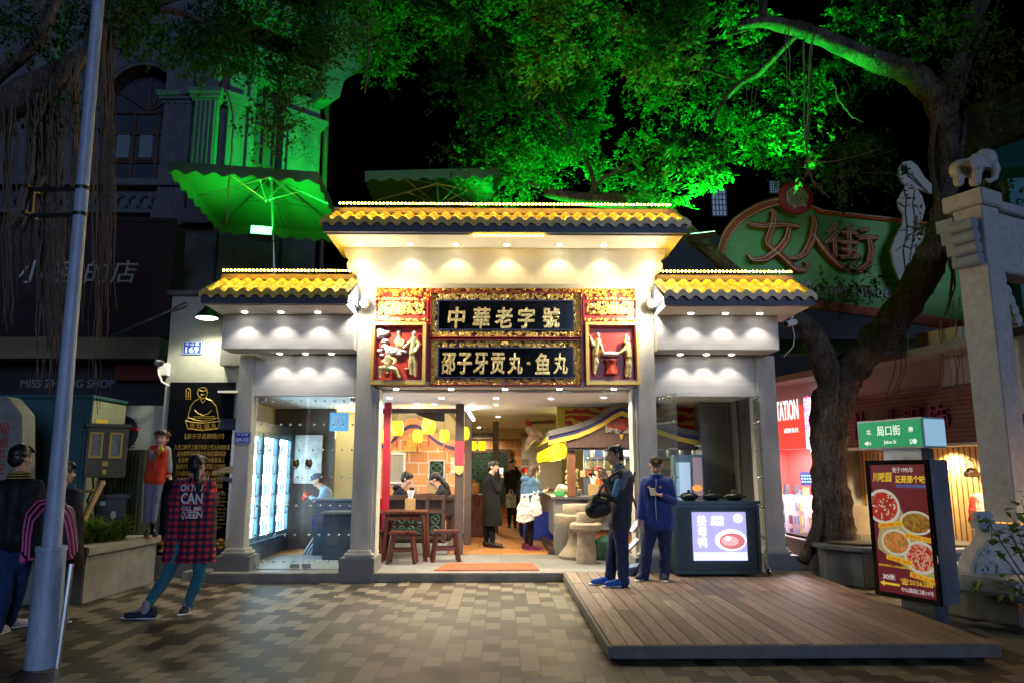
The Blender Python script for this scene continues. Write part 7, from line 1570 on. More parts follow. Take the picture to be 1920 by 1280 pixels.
for pts in ([(1500,60,9.5,6),(1470,90,9.7,6),(1440,120,9.9,7),(1420,140,10.1,8),(1390,155,10.3,7),(1350,200,10.5,5),(1330,250,10.7,4),(1316,285,10.8,3)],[(1640,72,9.8,5),(1690,55,9.7,5),(1760,60,9.6,3)],
    [(1100,378,11.6,6),(1130,335,11.5,5),(1180,318,11.4,5),(1205,345,11.3,4),(1210,380,11.3,3)],[(1115,365,11.6,7),(1108,320,11.6,5),(1080,270,11.6,4),(1040,200,11.6,3)],[(1150,320,11.45,4),(1200,300,11.3,3),(1250,285,11.0,2)],
    [(1240,170,10.8,3),(1300,130,10.6,3),(1380,150,10.3,4)],[(1240,90,10.6,3),(1330,75,10.3,3),(1420,50,9.6,4)],[(1235,215,10.9,2),(1290,160,10.7,2),(1350,100,10.4,3)],[(1010,350,11.6,5),(960,330,11.8,3),(900,300,12,2)],[(860,60,11.8,3),(905,110,11.9,3),(930,150,12,2),(925,200,12,2)],[(1090,300,11.6,3),(1000,180,11.8,3),(900,40,11.6,3)]): limb(b,pts,7,.1,2)
b.build('branch',BARK,rt,smooth='all')
b = MB()
def root(pts, r=.010, wob=.03, n=1, spread=.0):
    for _ in range(n):
        of = Vector((rnd.uniform(-spread,spread),rnd.uniform(-spread,spread),0)); pp = []; P = [at(x,y,Y) for x,y,Y in pts]
        for i in range(len(P)-1):
            for q in range(5): pp.append(P[i].lerp(P[i+1],q/5)+of+Vector((rnd.uniform(-wob,wob),rnd.uniform(-wob,wob),0))*.5)
        pp.append(P[-1]+of); m = len(pp); b.tube(pp,[r*(1-.6*i/m) for i in range(m)],5)
for pts,r,n,s in (([(1505,75,9.6),(1508,160,9.6),(1508,240,9.6),(1513,300,9.6),(1545,305,9.6),(1580,300,9.7),(1650,280,9.9)],.016,1,0),([(1515,80,9.6),(1512,200,9.6),(1506,330,9.6)],.014,3,.05),([(1560,150,9.8),(1575,190,9.8),(1600,220,9.8),(1620,230,9.8)],.014,1,0),([(1510,300,9.6),(1525,340,9.7),(1555,370,9.8)],.010,2,.03),([(1480,60,9.5),(1483,150,9.5),(1495,190,9.5)],.010,2,.06),([(1690,620,10.3),(1680,700,10.2),(1660,760,10.2)],.010,3,.08),([(1760,600,10),(1765,680,10),(1755,760,10)],.008,4,.25),([(1800,560,9.6),(1790,660,9.6),(1800,740,9.6)],.007,3,.2),([(1780,460,9.9),(1785,540,9.9),(1770,590,9.9)],.014,4,.12),([(1640,760,10.3),(1630,790,10.25),(1618,815,10.2)],.006,9,.10),([(1568,760,10.3),(1572,700,10.35),(1560,640,10.4)],.008,1,0),([(1300,100,10.5),(1302,170,10.5)],.006,2,.1),([(1400,160,10.2),(1395,220,10.2)],.006,3,.15)): root(pts,r,.03,n,s)
b.build('aerial_roots',ROOTM,rt,smooth='all')
b = MB(); lf = MB(); ly = MB()
for a in ((1000,95,11.9,185,115,1.1,800),(990,215,12.1,150,110,.8,640),(960,315,11.9,120,70,.7,260),(880,150,12.1,80,110,.6,260),(1070,200,11.6,60,110,.6,190),(1090,330,12.0,90,50,.5,80),(1190,60,10.9,140,90,.9,330),(1300,100,10.7,170,105,1.0,360),(1330,190,11.3,110,70,.6,110),(1190,220,12.4,90,80,.5,70),(1440,210,11.3,110,110,.7,200),(1560,230,10.9,130,100,.8,210),(1600,340,11.2,110,70,.7,120),(1480,290,11.2,70,60,.5,60),(1660,60,9.9,130,80,.9,230),(750,40,10.8,170,60,.8,340),(720,95,11.0,60,70,.5,120),(900,25,10.5,180,70,.7,330)):
    twigs(b,lf,*a[:6],int(a[6]*.92),12,.080,-.08)
for a in ((1250,285,10.75,32,26,.25,34),(1300,290,10.75,30,24,.25,28),(1342,295,10.75,38,28,.28,44),(1315,335,10.75,30,22,.22,24),(1262,268,10.8,18,18,.15,10),(1235,370,10.85,48,28,.30,44),(1205,345,11.0,26,22,.2,16),(1185,300,11.3,14,24,.15,9),(930,300,12.1,60,32,.4,60),(870,300,12.0,40,16,.25,22)):
    twigs(b,lf,*a,14,.105,-.8)
for a in ((1080,60,9.2,120,60,.5,110),(1010,110,9.3,60,40,.4,40),(1240,110,9.4,80,60,.5,70)):
    twigs(b,ly,*a,10,.095,-.2)
for a in ((1760,60,9.4,80,60,.5,80),(1840,100,9.4,55,90,.5,80),(1850,230,9.6,55,60,.4,44),(1745,405,9.9,30,36,.25,22),(1600,540,11.6,90,40,.3,40),(1430,560,11.3,30,26,.3,10),(1560,560,11.4,60,26,.3,18),(1870,380,9.5,30,45,.4,30),(1560,300,10.8,110,60,.5,60)):
    twigs(b,ly,*a,11,.085,-.4)
b.build('twig',BARK,rt); lf.build('crown',LEAF,rt,fix=False,smooth='all'); ly.build('yellowing_crown',LEAFY,rt,fix=False,smooth='all')
# left banyan, trunk outside the picture
lt = thing('banyan_tree',(-7.6,7.6,0),'leaning banyan limb with long curtains of hanging aerial roots behind the lamp post','tree')
b = MB(); limb(b,[(-560,1100,7.6,75),(-540,800,7.6,60),(-500,560,7.6,52),(-380,400,7.6,46),(-220,300,7.6,44),(-80,240,7.6,43),(0,205,7.6,40),(70,165,7.6,34),(130,125,7.7,24),(165,95,7.7,14),(180,50,7.8,11),(200,-10,7.9,9),(215,-80,8,8)],18,.16,4); limb(b,[(-60,235,7.6,20),(-20,160,7.5,16),(60,90,7.4,12),(100,20,7.4,10),(120,-60,7.3,9)],12,.1); b.build('trunk',BARK,lt,smooth='all')
b = MB(); limb(b,[(160,100,7.7,10),(210,40,8.0,8),(270,20,8.3,9),(340,25,8.6,7),(420,60,8.9,5),(500,90,9.1,3)],10,.1); limb(b,[(275,40,8.2,6),(282,10,8.2,6),(290,-40,8.2,6)],8,.1); limb(b,[(270,20,8.3,6),(400,-20,8.8,6),(600,-30,9.4,5)],8,.1); b.build('limb',BARK,lt,smooth='all')
b = MB()
for (x,y0,y1,n,s,r,Y) in ((60,175,560,26,.16,.011,7.6),(20,195,640,14,.14,.010,7.6),(100,150,700,46,.13,.009,7.7),(85,160,720,24,.11,.009,7.7),(140,120,640,12,.08,.009,7.7),(205,40,540,20,.09,.009,8.0),(195,45,690,16,.09,.008,8.0),(175,80,760,6,.05,.008,7.9),(150,110,420,6,.1,.010,7.7),(75,0,170,8,.25,.012,7.4)):
    for _ in range(n):
        xx = x+rnd.gauss(0,1)*s*60; e = y1+rnd.uniform(-190,20); ww = rnd.uniform(-14,14); root([(xx,y0,Y+rnd.uniform(-.2,.2)),(xx+ww*.4,(y0+e)/2,Y),(xx+ww,e,Y)],r*rnd.uniform(.5,1.4),.05,1,0)
for pts,r in (([(90,190,7.55),(66,240,7.5),(62,300,7.5),(58,345,7.5)],.028),([(160,110,7.6),(130,160,7.6),(122,230,7.6),(112,330,7.6)],.022),([(62,310,7.5),(45,380,7.5),(18,430,7.5)],.03),([(85,330,7.5),(60,370,7.5),(40,430,7.5)],.022),([(692,-20,9.5),(690,60,9.5),(690,110,9.5),(684,175,9.5)],.026),([(410,100,9.0),(438,220,9.2),(430,330,9.2),(424,420,9.2)],.014)): root(pts,r,.02)
b.build('aerial_roots',ROOTM,lt,smooth='all')
b = MB(); lf = MB()
for a in ((330,45,8.6,130,70,.6,260),(460,70,9.0,130,85,.6,360),(560,110,9.4,90,60,.5,140),(515,195,9.3,70,70,.4,95),(490,250,9.2,60,45,.3,34),(620,50,9.4,110,80,.6,260),(150,30,7.8,110,60,.5,120),(50,40,7.4,90,60,.5,80),(240,60,8.0,60,60,.4,70),(400,110,8.9,70,60,.4,90),(130,210,7.7,40,60,.3,24),(600,120,9.6,60,50,.4,44)):
    twigs(b,lf,*a,11,.062,-.15)
b.build('twig',BARK,lt); lf.build('crown',LEAF,lt,fix=False,smooth='all')
# fallen leaves on the pavement and the deck
FL_ = mat('fallen_leaf',(.42,.36,.05),.6)
for i,(x,y) in enumerate(((430,1100),(578,1107),(628,1118),(900,1096),(858,1090),(765,1092),(1085,1280),(1664,1240),(1690,1262),(1515,1190),(1390,1125),(1360,1100),(1560,1180),(742,1148),(1010,1262),(480,1230))):
    on = 1085 < x < 1850 and y < 1195; p = gd(x,min(y,1276),DZ+.004 if on else .004); a = rnd.random()*6.28; d = Vector((math.cos(a),math.sin(a),0)); s = Vector((-d.y,d.x,0)); b = MB()
    b.add([p-d*.04,p+s*.014+Vector((0,0,.006)),p+d*.04+Vector((0,0,.008)),p-s*.014+Vector((0,0,.004))],[(0,1,2),(0,2,3)]); o = b.build('fallen_leaf',FL_,fix=False); tag(o,'small yellow fallen leaf lying on the '+('timber deck' if on else 'street pavers'),'leaf','fallen yellow leaves on the deck' if on else 'fallen yellow leaves on the street')
# ---------------------------------------------------------------- people
def hand(mb, w_, d, nrm, s=1, curl=.5, side=1):
    d = d.normalized(); nrm = (nrm-d*nrm.dot(d)).normalized(); sdv = d.cross(nrm)*side
    c = w_+d*.045*s
    for k in (-1.2,-.4,.4,1.2): mb.caps(w_+sdv*.014*k*s, w_+d*.085*s+sdv*.017*k*s, .013*s, .0115*s, 8)
    for k,l in ((-1.35,.062),(-.45,.075),(.45,.070),(1.35,.054)):
        p0 = w_+d*.085*s+sdv*.0175*k*s; p1 = p0+(d*math.cos(curl)+nrm*math.sin(curl))*l*.5*s; p2 = p1+(d*math.cos(curl*2.1)+nrm*math.sin(curl*2.1))*l*.5*s
        mb.caps(p0,p1,.0098*s,.0092*s,8); mb.caps(p1,p2,.0092*s,.0080*s,8)
    t0 = w_+d*.03*s-sdv*.026*s; t1 = t0+(d*.6-sdv*.7+nrm*.4).normalized()*.036*s; mb.caps(t0,t1,.0125*s,.011*s,8); mb.caps(t1,t1+(d*.85-sdv*.1+nrm*.5).normalized()*.03*s,.0108*s,.009*s,8)
def frame_of(f, up=Vector((0,0,1))):
    f = f.normalized(); r = f.cross(up).normalized(); u = r.cross(f); return f, r, u     # forward, right, up
def head(mb, c, f, s=1, tilt=0):
    f, r, u = frame_of(f+Vector((0,0,-tilt))); Mh = Matrix((r,f,u)).transposed()
    T = lambda x,y,z: c+(r*x+f*y+u*z)*s
    mb.ball(T(0,-.01,.025),(.076*s,.095*s,.092*s),16,12,Mh); mb.ball(T(0,.018,-.035),(.061*s,.070*s,.078*s),14,10,Mh); mb.ball(T(0,.052,-.088),(.030*s,.026*s,.022*s),10,8,Mh)
    mb.caps(T(0,.083,.012),T(0,.100,-.022),.010*s,.016*s,8); mb.ball(T(.036,.064,-.030),(.024*s,.022*s,.022*s),8,6,Mh); mb.ball(T(-.036,.064,-.030),(.024*s,.022*s,.022*s),8,6,Mh)
    for sx in (-1,1): mb.ball(T(sx*.078,-.008,-.008),(.012*s,.024*s,.034*s),8,8,Mh)
    return T, Mh, (f,r,u)
def face(T, Mh, s, par, eyes=True):
    for sx in (-1,1):
        b = MB(); b.ball(T(sx*.031,.080,.008),(.0115*s,.007*s,.0046*s),8,6,Mh); b.build('eye',EYE,par,smooth='all')
        b = MB(); b.tube([T(sx*.014,.089,.027),T(sx*.032,.088,.032),T(sx*.050,.076,.027)],.0028*s,5); b.build('eyebrow',HAIR,par)
    b = MB(); b.tube([T(-.024,.079,-.060),T(-.008,.090,-.058),T(.008,.090,-.058),T(.024,.079,-.060)],[.003*s,.0055*s,.0055*s,.003*s],6); b.build('mouth',LIP,par)
def short_hair(T, Mh, s, par, m=None, fringe=.02):
    b = MB(); b.ball(T(0,-.020,.042),(.086*s,.098*s,.088*s),16,10,Mh); b.ball(T(0,-.055,-.01),(.078*s,.058*s,.075*s),14,8,Mh); b.ball(T(0,.045,.088),(.066*s,.045*s,.03*s),12,8,Mh); [b.caps(T(.02*k,.06,.085),T(.024*k,.088,.055),.014*s,.009*s,6) for k in range(-3,4)]; [b.ball(T(sx*.072,-.004,.02),(.014*s,.034*s,.04*s),8,6,Mh) for sx in (-1,1)]
    return blob(b,'hair',m or HAIR,par,.008,2,.012,.02)
def cap(T, Mh, s, par, m, badge=None):
    b = MB(); b.ball(T(0,-.012,.055),(.088*s,.102*s,.070*s),16,10,Mh); c_ = blob(b,'cap',m,par,.008,2)
    b = MB(); 
    for k in range(-3,4): b.caps(T(k*.018,.07,.045),T(k*.017,.150-.004*k*k,.030),.007*s,.005*s,6)
    blob(b,'cap_brim',m,c_,.006,1)
    if badge: b = MB(); b.ball(T(0,.088,.075),(.024*s,.008*s,.018*s),10,6,Mh); b.build('cap_badge',badge,c_,smooth='all')
    return c_
def shoe(par, heel, toe, m, s=1, sole=None):
    d = (toe-heel); L = d.length; d.normalize(); sd_ = Vector((-d.y,d.x,0)); z = Vector((0,0,1)); b = MB()
    b.caps(heel+z*.045*s,heel+d*L*.45+z*.05*s,.043*s,.046*s,10); b.caps(heel+d*L*.4+z*.048*s,toe-d*.045*s+z*.036*s,.045*s,.036*s,10); b.caps(heel+z*.05*s,heel+z*.085*s,.042*s,.046*s,10)
    for sx in (-1,1): b.caps(heel+d*L*.45+sd_*sx*.014*s+z*.03*s,toe-d*.06*s+sd_*sx*.016*s+z*.03*s,.03*s,.027*s,8)
    o = blob(b,'shoe',m,par,.008,2); zf = min(heel.z,toe.z)-base(o).z+.012
    for v in o.data.vertices: v.co.z = max(v.co.z,zf)
    b = MB()
    for k in range(9): u = k/8; q = heel+d*(L*u-.0); b.ball(q+z*.013*s-d*.02*(u-.3),(.047*s*(1-.35*abs(u-.45)),)*2+(.013*s,),12,6)
    blob(b,'sole',sole or PAPERW,o,.008,1); return o
SKINT = 1.0
def person(label, J, Y, fwd, jacket=None, trousers=None, s=1.0, sleeve=True, tw=1.0, hem=None, legs=True, name='person', grp=None, jdisp=.010, root=None, tilt=0, neckf=.0, coat=None, gap=.012, hs=None):
    """J: joints as (px, py, dy).  Returns root, points, head transform."""
    P = {k:at(v[0],v[1],Y+(v[2] if len(v) > 2 else 0)) for k,v in J.items()}
    t = thing('person', root or Vector((P['hip1'].x,Y,P.get('ank1',P['hip1']).z)), label, 'person', grp)
    f = Vector(fwd); B = MB(); T, Mh, ax = head(B, P['head'], f, hs or s, tilt)
    nk = P['neck']; c = (P['sh1']+P['sh2'])/2; hp = (P['hip1']+P['hip2'])/2
    B.caps(nk-Vector((0,0,.05)),P['head']+Vector((0,0,-.06))-ax[0]*.01,.056*s,.052*s)
    def torso(b, g):
        for sh,h in (('sh1','hip1'),('sh2','hip2')):
            a = P[sh].lerp(c,.38)-Vector((0,0,.05*s)); e = P[h].lerp(hp,.12)
            m = a.lerp(e,.5); m = m.lerp((c+hp)/2,.10)
            b.caps(a,m,(.098*tw+g)*s,(.092*tw+g)*s); b.caps(m,e,(.092*tw+g)*s,(.105*tw+g)*s)
        b.caps(c-Vector((0,0,.05)),hp,(.105*tw+g)*s,(.105*tw+g)*s)
        b.caps(P['sh1'],P['sh2'],(.052+g)*s,(.052+g)*s); b.caps(nk-Vector((0,0,.02)),c-Vector((0,0,.06)),(.058+g*.5)*s,(.09+g)*s)
    def arm(b, i, g, w_=True):
        sh,el,wr = P['sh%d'%i],P['el%d'%i],P['wr%d'%i]; b.caps(sh,el,(.052+g)*s,(.041+g)*s); b.caps(el,wr if w_ else el.lerp(wr,.93),(.041+g)*s,(.028+g)*s)
    def leg(b, i, g):
        h,k,a = P['hip%d'%i],P['kn%d'%i],P['ank%d'%i]; b.caps(h,k,(.088+g)*s,(.056+g)*s); b.caps(k,k.lerp(a,.35),(.054+g)*s,(.056+g)*s); b.caps(k.lerp(a,.35),a,(.055+g)*s,(.038+g)*s)
    torso(B,0)
    for i in (1,2):
        if 'el%d'%i in P:
            arm(B,i,0); d = P['wr%d'%i]-P['el%d'%i]; dd = Vector(J.get('hd%d'%i,(0,0,0)))
            hand(B,P['wr%d'%i],(d.normalized()*.4+dd) if dd.length else d,Vector(J.get('hn%d'%i,(0,-.3,1))),s,.55,1 if i == 1 else -1)
    if legs:
        for i in (1,2):
            leg(B,i,-.004)
            if 'toe%d'%i in P: B.caps(P['ank%d'%i],P['ank%d'%i].lerp(P['toe%d'%i],.7),.034*s,.022*s)
    body = blob(B,'body',SKIN,t,.0085,2)
    if jacket:
        b = MB(); torso(b,gap)
        for i in (1,2):
            if 'el%d'%i in P: arm(b,i,gap,False)
        cut_ = None
        if hem:
            cut_ = (at(*J['cut'],Y), Vector((J.get('cutx',0),0,1))) if 'cut' in J else None
            for h in hem: b.caps(at(h[0],h[1],Y+h[2]),at(h[3],h[4],Y+h[5]),h[6],h[7],14)
        blob(b,'coat' if coat else 'jacket',jacket,t,.012,2,jdisp*1.5,.09,cut=cut_)
    if trousers and legs:
        b = MB(); 
        for i in (1,2): leg(b,i,.008 if s < .97 else .021)
        b.caps(P['hip1'],P['hip2'],.10*s,.10*s); b.caps(hp,hp+Vector((0,0,.08*s)),.115*s,.11*s)
        blob(b,'trousers',trousers,t,.011,2,.022,.08)
    return t, P, T, Mh, ax
def cloth(n, c, r=.85, var=.12, **k): return mat(n,c,r,var=var,vs=12,bump=.15,bs=70,spec=.18,**k)
def plaid():
    m = mat('red_navy_plaid',(.4,.02,.02),.85); t, b = nodes_of(m); tc = t.nodes.new('ShaderNodeTexCoord'); sp = t.nodes.new('ShaderNodeSeparateXYZ'); t.links.new(tc.outputs['Object'],sp.inputs[0]); outs = []
    for ax_,sc2 in ((0,15),(2,15)):
        mu = t.nodes.new('ShaderNodeMath'); mu.operation = 'MULTIPLY'; mu.inputs[1].default_value = sc2; t.links.new(sp.outputs[ax_],mu.inputs[0])
        fr_ = t.nodes.new('ShaderNodeMath'); fr_.operation = 'FRACT'; t.links.new(mu.outputs[0],fr_.inputs[0]); gt = t.nodes.new('ShaderNodeMath'); gt.operation = 'GREATER_THAN'; gt.inputs[1].default_value = .5; t.links.new(fr_.outputs[0],gt.inputs[0]); outs.append(gt)
    ad = t.nodes.new('ShaderNodeMath'); ad.operation = 'ADD'; t.links.new(outs[0].outputs[0],ad.inputs[0]); t.links.new(outs[1].outputs[0],ad.inputs[1])
    dv = t.nodes.new('ShaderNodeMath'); dv.operation = 'MULTIPLY'; dv.inputs[1].default_value = .5; t.links.new(ad.outputs[0],dv.inputs[0])
    r = t.nodes.new('ShaderNodeValToRGB'); r.color_ramp.interpolation = 'CONSTANT'; e = r.color_ramp.elements; e[0].color = (.62,.03,.035,1); e[1].position = .75; e[1].color = (.012,.012,.045,1); k = e.new(.25); k.color = (.13,.012,.035,1)
    t.links.new(dv.outputs[0],r.inputs[0]); t.links.new(r.outputs[0],b.inputs['Base Color']); return m
# 1 woman in a plaid shirt taking a picture
Y1 = 8.1
NAVY = cloth('navy_jacket',(.02,.03,.09)); JEAN = cloth('dark_jeans',(.03,.045,.10)); TEALJ = cloth('teal_jeans',(.035,.16,.21)); BLK = cloth('black_cloth',(.010,.010,.011))
PL = plaid()
J = dict(head=(370,872),neck=(366,896),sh1=(335,906),sh2=(393,908),el1=(322,945,.08),wr1=(352,912,.33),el2=(402,942,.08),wr2=(384,905,.33),hd1=(.05,0,.2),hd2=(-.05,0,.2),hip1=(345,1000),hip2=(376,1000),kn1=(314,1078,-.05),kn2=(374,1080,.02),ank1=(274,1138,-.22),ank2=(350,1135,.05),toe1=(240,1153,-.22),toe2=(346,1150,-.02),cut=(350,1052))
t,P,T,Mh,ax = person('woman seen from behind in a long red plaid shirt, photographing the child',J,Y1,(.28,1,0),PL,TEALJ,.93,hem=[(338,930,0,322,1060,0,.10,.11),(388,930,0,384,1060,0,.10,.11),(362,930,.03,352,1060,.02,.12,.13),(362,960,-.05,354,1060,-.06,.11,.11)],tw=1.0,jdisp=.016)
short_hair(T,Mh,.95,t); b = MB(); b.caps(at(369,884,Y1-.09),at(370,905,Y1-.13),.035,.03); b.caps(at(370,905,Y1-.13),at(372,925,Y1-.12),.03,.014); b.ball(at(368,860,Y1-.03),.05); blob(b,'ponytail',HAIR,t,.009,1,.012,.02)
z_ = Vector((0,0,1))
for a_,b_ in ((P['ank1'],Vector((-.30,.0,0))),(P['ank2'],Vector((-.03,-.16,0)))): h = Vector((a_.x,a_.y,.0))-b_*.25; o = shoe(t,h,h+b_*1.0,cloth('checked_canvas_shoe',(.04,.045,.07)),.95)
for a_ in ('ank1','ank2'): b = MB(); b.caps(P[a_]+z_*.03,P[a_]-z_*.04,.044,.046); blob(b,'sock',mat('grey_sock',(.3,.28,.33),.9),t,.009,1)
WHP = mat('white_print',(.72,.72,.72),.8)
o_ = [c for c in t.children if c.name.startswith('jacket')][0]
for s_,py,hh,ww in (('OH YOU',914,.072,.225),('CAN',934,.115,.225),('CALL ME',953,.045,.21),('QUEEN',966,.085,.215)):
    p = at(353,py,Y1-.19); tx_ = text('shirt_lettering',s_,p,hh,WHP,o_,width=ww,ext=.001,off=.025,rot=(90,0,2))
    # press the print onto the cloth
    from mathutils.bvhtree import BVHTree
    bv = BVHTree.FromPolygons([v.co+base(o_) for v in o_.data.vertices],[p_.vertices[:] for p_ in o_.data.polygons]); og = base(tx_)
    bm = bmesh.new(); bm.from_mesh(tx_.data); bmesh.ops.triangulate(bm,faces=bm.faces); bmesh.ops.subdivide_edges(bm,edges=[e for e in bm.edges if e.calc_length() > .012],cuts=2,use_grid_fill=False); bm.to_mesh(tx_.data); bm.free()
    for v in tx_.data.vertices:
        w__ = v.co+og; h_ = bv.ray_cast(Vector((w__.x,w__.y-.4,w__.z)),Vector((0,1,0)))
        if h_[0]: v.co.y = h_[0].y-.005-og.y+(0 if v.co.y < .0 else 0)
ph = thing('phone',at(368,893,Y1+.42),'dark phone held up by the woman in the plaid shirt','phone'); b = MB(); b.obox(at(370,893,Y1+.44),(.075,.01,.15)); b.build('phone_body',BLACKP,ph,bevel=.004)
# 2 child on the planter
Yd = 10.05
J = dict(head=(303,822),neck=(301,836),sh1=(286,842),sh2=(312,843),el1=(286,858,-.10),wr1=(297,846,-.30),hd1=(.25,-.8,.1),hn1=(0,0,1),el2=(316,868,.03),wr2=(318,886,.02),hip1=(283,897),hip2=(298,898),kn1=(279,940),kn2=(292,940),ank1=(276,978),ank2=(288,976))
cop = .62
RV = cloth('red_vest',(.60,.055,.02)); GT = cloth('grey_track_trousers',(.20,.20,.26))
t,P,T,Mh,ax = person('small child in an orange-red vest holding out a yellow toy, standing on the planter coping',J,Yd,(.12,-1,0),RV,GT,.74,tw=1.02,gap=.018,hs=1.0)
face(T,Mh,1,t); short_hair(T,Mh,1,t,mat('dark_brown_hair',(.025,.014,.008),.5))
b = MB()
for i in (1,2): b.caps(P['sh%d'%i],P['el%d'%i],.055,.048); b.caps(P['el%d'%i],P['el%d'%i].lerp(P['wr%d'%i],.85),.047,.036)
blob(b,'sleeves',cloth('grey_sleeve',(.30,.28,.26)),t,.010,1,.006,.05)
b = MB(); b.lathe([(.052,-.01),(.062,.01),(.055,.035)],at(301,836,Yd),14); b.build('collar',RV,t,smooth=True)
for sx in (-1,1): b = MB(); b.caps(T(sx*.07,-.02,.08),T(sx*.10,-.03,.05),.012,.010); b.build('hair_tie',mat('red_hair_tie',(.5,.12,.03),.6),t)
b = MB(); b.beam(P['hip1']+Vector((-.072,-.03,0)),P['kn1']+Vector((-.062,-.03,0)),.02,.012); b.beam(P['kn1']+Vector((-.062,-.03,0)),P['ank1']+Vector((-.052,-.03,.0)),.02,.012); b.build('trouser_stripe',mat('white_red_stripe',(.5,.45,.5),.8),t)
for i in (1,2): a_ = P['ank%d'%i]; h = Vector((a_.x,a_.y+.04,cop)); shoe(t,h,h+Vector((.05 if i==1 else .11,-.17,0)),BLACKP,.74,mat('red_sole',(.3,.05,.03),.6))
ty = at(303,842,Yd-.40); b = MB(); b.ball(ty,(.028,.026,.03),12,8); b.caps(ty,ty+Vector((0,0,.04)),.016,.012); o = b.build('toy',mat('yellow_toy',(.62,.55,.04),.5),smooth=True); tag(o,'small yellow-green toy held out by the child','toy')
# 3 man with the black bag
Ya = 9.15
J = dict(head=(1152,852),neck=(1160,872),sh1=(1168,890,-.15),sh2=(1168,890,.16),el1=(1152,934,-.20),wr1=(1140,900,-.12),hd1=(-.1,.1,.6),hn1=(-1,0,0),el2=(1146,930,.16),wr2=(1134,896,.05),hd2=(-.2,-.1,.6),hn2=(-1,0,0),hip1=(1163,980,-.09),hip2=(1160,980,.10),kn1=(1167,1036,-.08),kn2=(1149,1036,.10),ank1=(1169,1098,-.07),ank2=(1143,1092,.12))
JG = cloth('dark_grey_jacket',(.042,.048,.06),.6)
t,P,T,Mh,ax = person('man in profile on the deck, hand at his mouth, grey shoulder panels on dark jacket',J,Ya,(-1,-.25,0),JG,JEAN,.98,tilt=.15,tw=1.22,hs=1.05)
face(T,Mh,.98,t); short_hair(T,Mh,1.0,t)
b = MB(); b.caps(P['sh1']+Vector((.03,-.005,.005)),P['sh1'].lerp(P['el1'],.45)+Vector((.02,-.012,0)),.066,.062); b.caps(P['sh1']+Vector((.05,.03,.0)),P['sh1']+Vector((.06,.05,-.12)),.075,.06); blob(b,'shoulder_panel',cloth('grey_panel',(.17,.19,.22),.6),t,.011,1)
b = MB(); b.caps(P['sh1'].lerp(P['el1'],.30)+Vector((-.022,-.02,0)),P['sh1'].lerp(P['el1'],.85)+Vector((-.018,-.018,0)),.050,.044); blob(b,'blue_sleeve_stripe',cloth('sky_blue_panel',(.10,.28,.42),.6),t,.010,1)
b = MB(); nkp = at(1160,876,Ya); b.lathe([(.075,-.05),(.070,0),(.062,.035)],nkp,16); b.build('collar',cloth('teal_grey_collar',(.13,.22,.27)),t,smooth=True)
for a_,dx in (('ank2',-1),('ank1',-1)): h = Vector((P[a_].x+.03,P[a_].y,DZ+.001)); shoe(t,h,h+Vector((-.27,-.05,0)),cloth('bright_blue_shoe',(.02,.10,.48),.5),1)
bg_ = thing('shoulder_bag',at(1119,942,Ya-.2),'black shoulder bag with lime strap ends hanging at the man\'s front','bag'); b = MB(); b.caps(at(1113,955,Ya-.22),at(1130,950,Ya-.22),.105,.11); b.caps(at(1116,938,Ya-.22),at(1132,934,Ya-.22),.08,.09); blob(b,'bag_body',mat('black_bag',(.012,.012,.013),.5,var=.2,vs=12),bg_,.012,2,.012,.06)
b = MB(); b.tube([at(1116,936,Ya-.26),at(1128,912,Ya-.28),at(1148,890,Ya-.24),at(1166,880,Ya-.12)],.016,8); b.build('strap',BLACKP,bg_,smooth=True); b = MB(); b.caps(at(1128,932,Ya-.31),at(1136,934,Ya-.31),.012,.012); b.caps(at(1110,934,Ya-.30),at(1107,942,Ya-.30),.011,.011); b.build('lime_trim',mat('lime_trim',(.40,.48,.05),.5),bg_)
# 4 man with the cap and phone
Yb2 = 9.65
J = dict(head=(1230,872),neck=(1231,892),sh1=(1210,902),sh2=(1253,903),el1=(1203,942,.02),wr1=(1199,972,-.06),hd1=(-.05,-.05,-.5),hn1=(.4,-.6,0),el2=(1263,940,-.05),wr2=(1240,928,-.24),hd2=(-.6,-.1,.05),hn2=(0,-.2,1),hip1=(1221,980),hip2=(1246,981),kn1=(1212,1034,-.04),kn2=(1247,1034,.0),ank1=(1207,1088,.03),ank2=(1245,1088,-.03))
t,P,T,Mh,ax = person('man in blue jacket and dark cap on the deck, looking down at his phone',J,Yb2,(-.18,-1,0),cloth('blue_jacket',(.03,.055,.25),.6),JEAN,.98,tilt=.36,tw=1.10,hs=1.06)
face(T,Mh,.98,t); cap(T,Mh,1,t,mat('black_cap',(.012,.013,.014),.7),mat('gold_badge',(.6,.3,.03),.4)); b = MB(); b.ball(T(0,-.045,.0),(.074,.055,.07),12,8,Mh); blob(b,'hair',HAIR,t,.009,1)
b = MB(); b.ball(T(0,.052,-.085),(.058,.042,.032),12,8,Mh); b.build('face_mask',mat('pale_blue_mask',(.35,.5,.58),.8),t,smooth='all')
b = MB(); nkp = at(1231,894,Yb2); b.lathe([(.082,-.05),(.078,.0),(.070,.035)],nkp,16); b.build('collar',cloth('blue_collar',(.03,.05,.2)),t,smooth=True)
for px in (1217,1238): b = MB(); p = at(px,913,Yb2-.135); b.ball(p,(.02,.012,.018),10,6); b.build('chest_badge',mat('gold_badge',(.6,.3,.03),.4),t,smooth='all')
b = MB(); b.tube([at(1230,897,Yb2-.135),at(1229,940,Yb2-.15),at(1231,975,Yb2-.14)],.006,6); b.build('zip',mat('pale_zip',(.35,.38,.42),.4),t)
for a_,dv in (('ank1',(-.12,-.25,0)),('ank2',(-.02,-.27,0))): h = Vector((P[a_].x,P[a_].y+.05,DZ+.001)); shoe(t,h,h+Vector(dv),cloth('navy_grey_trainer',(.04,.045,.09)),1)
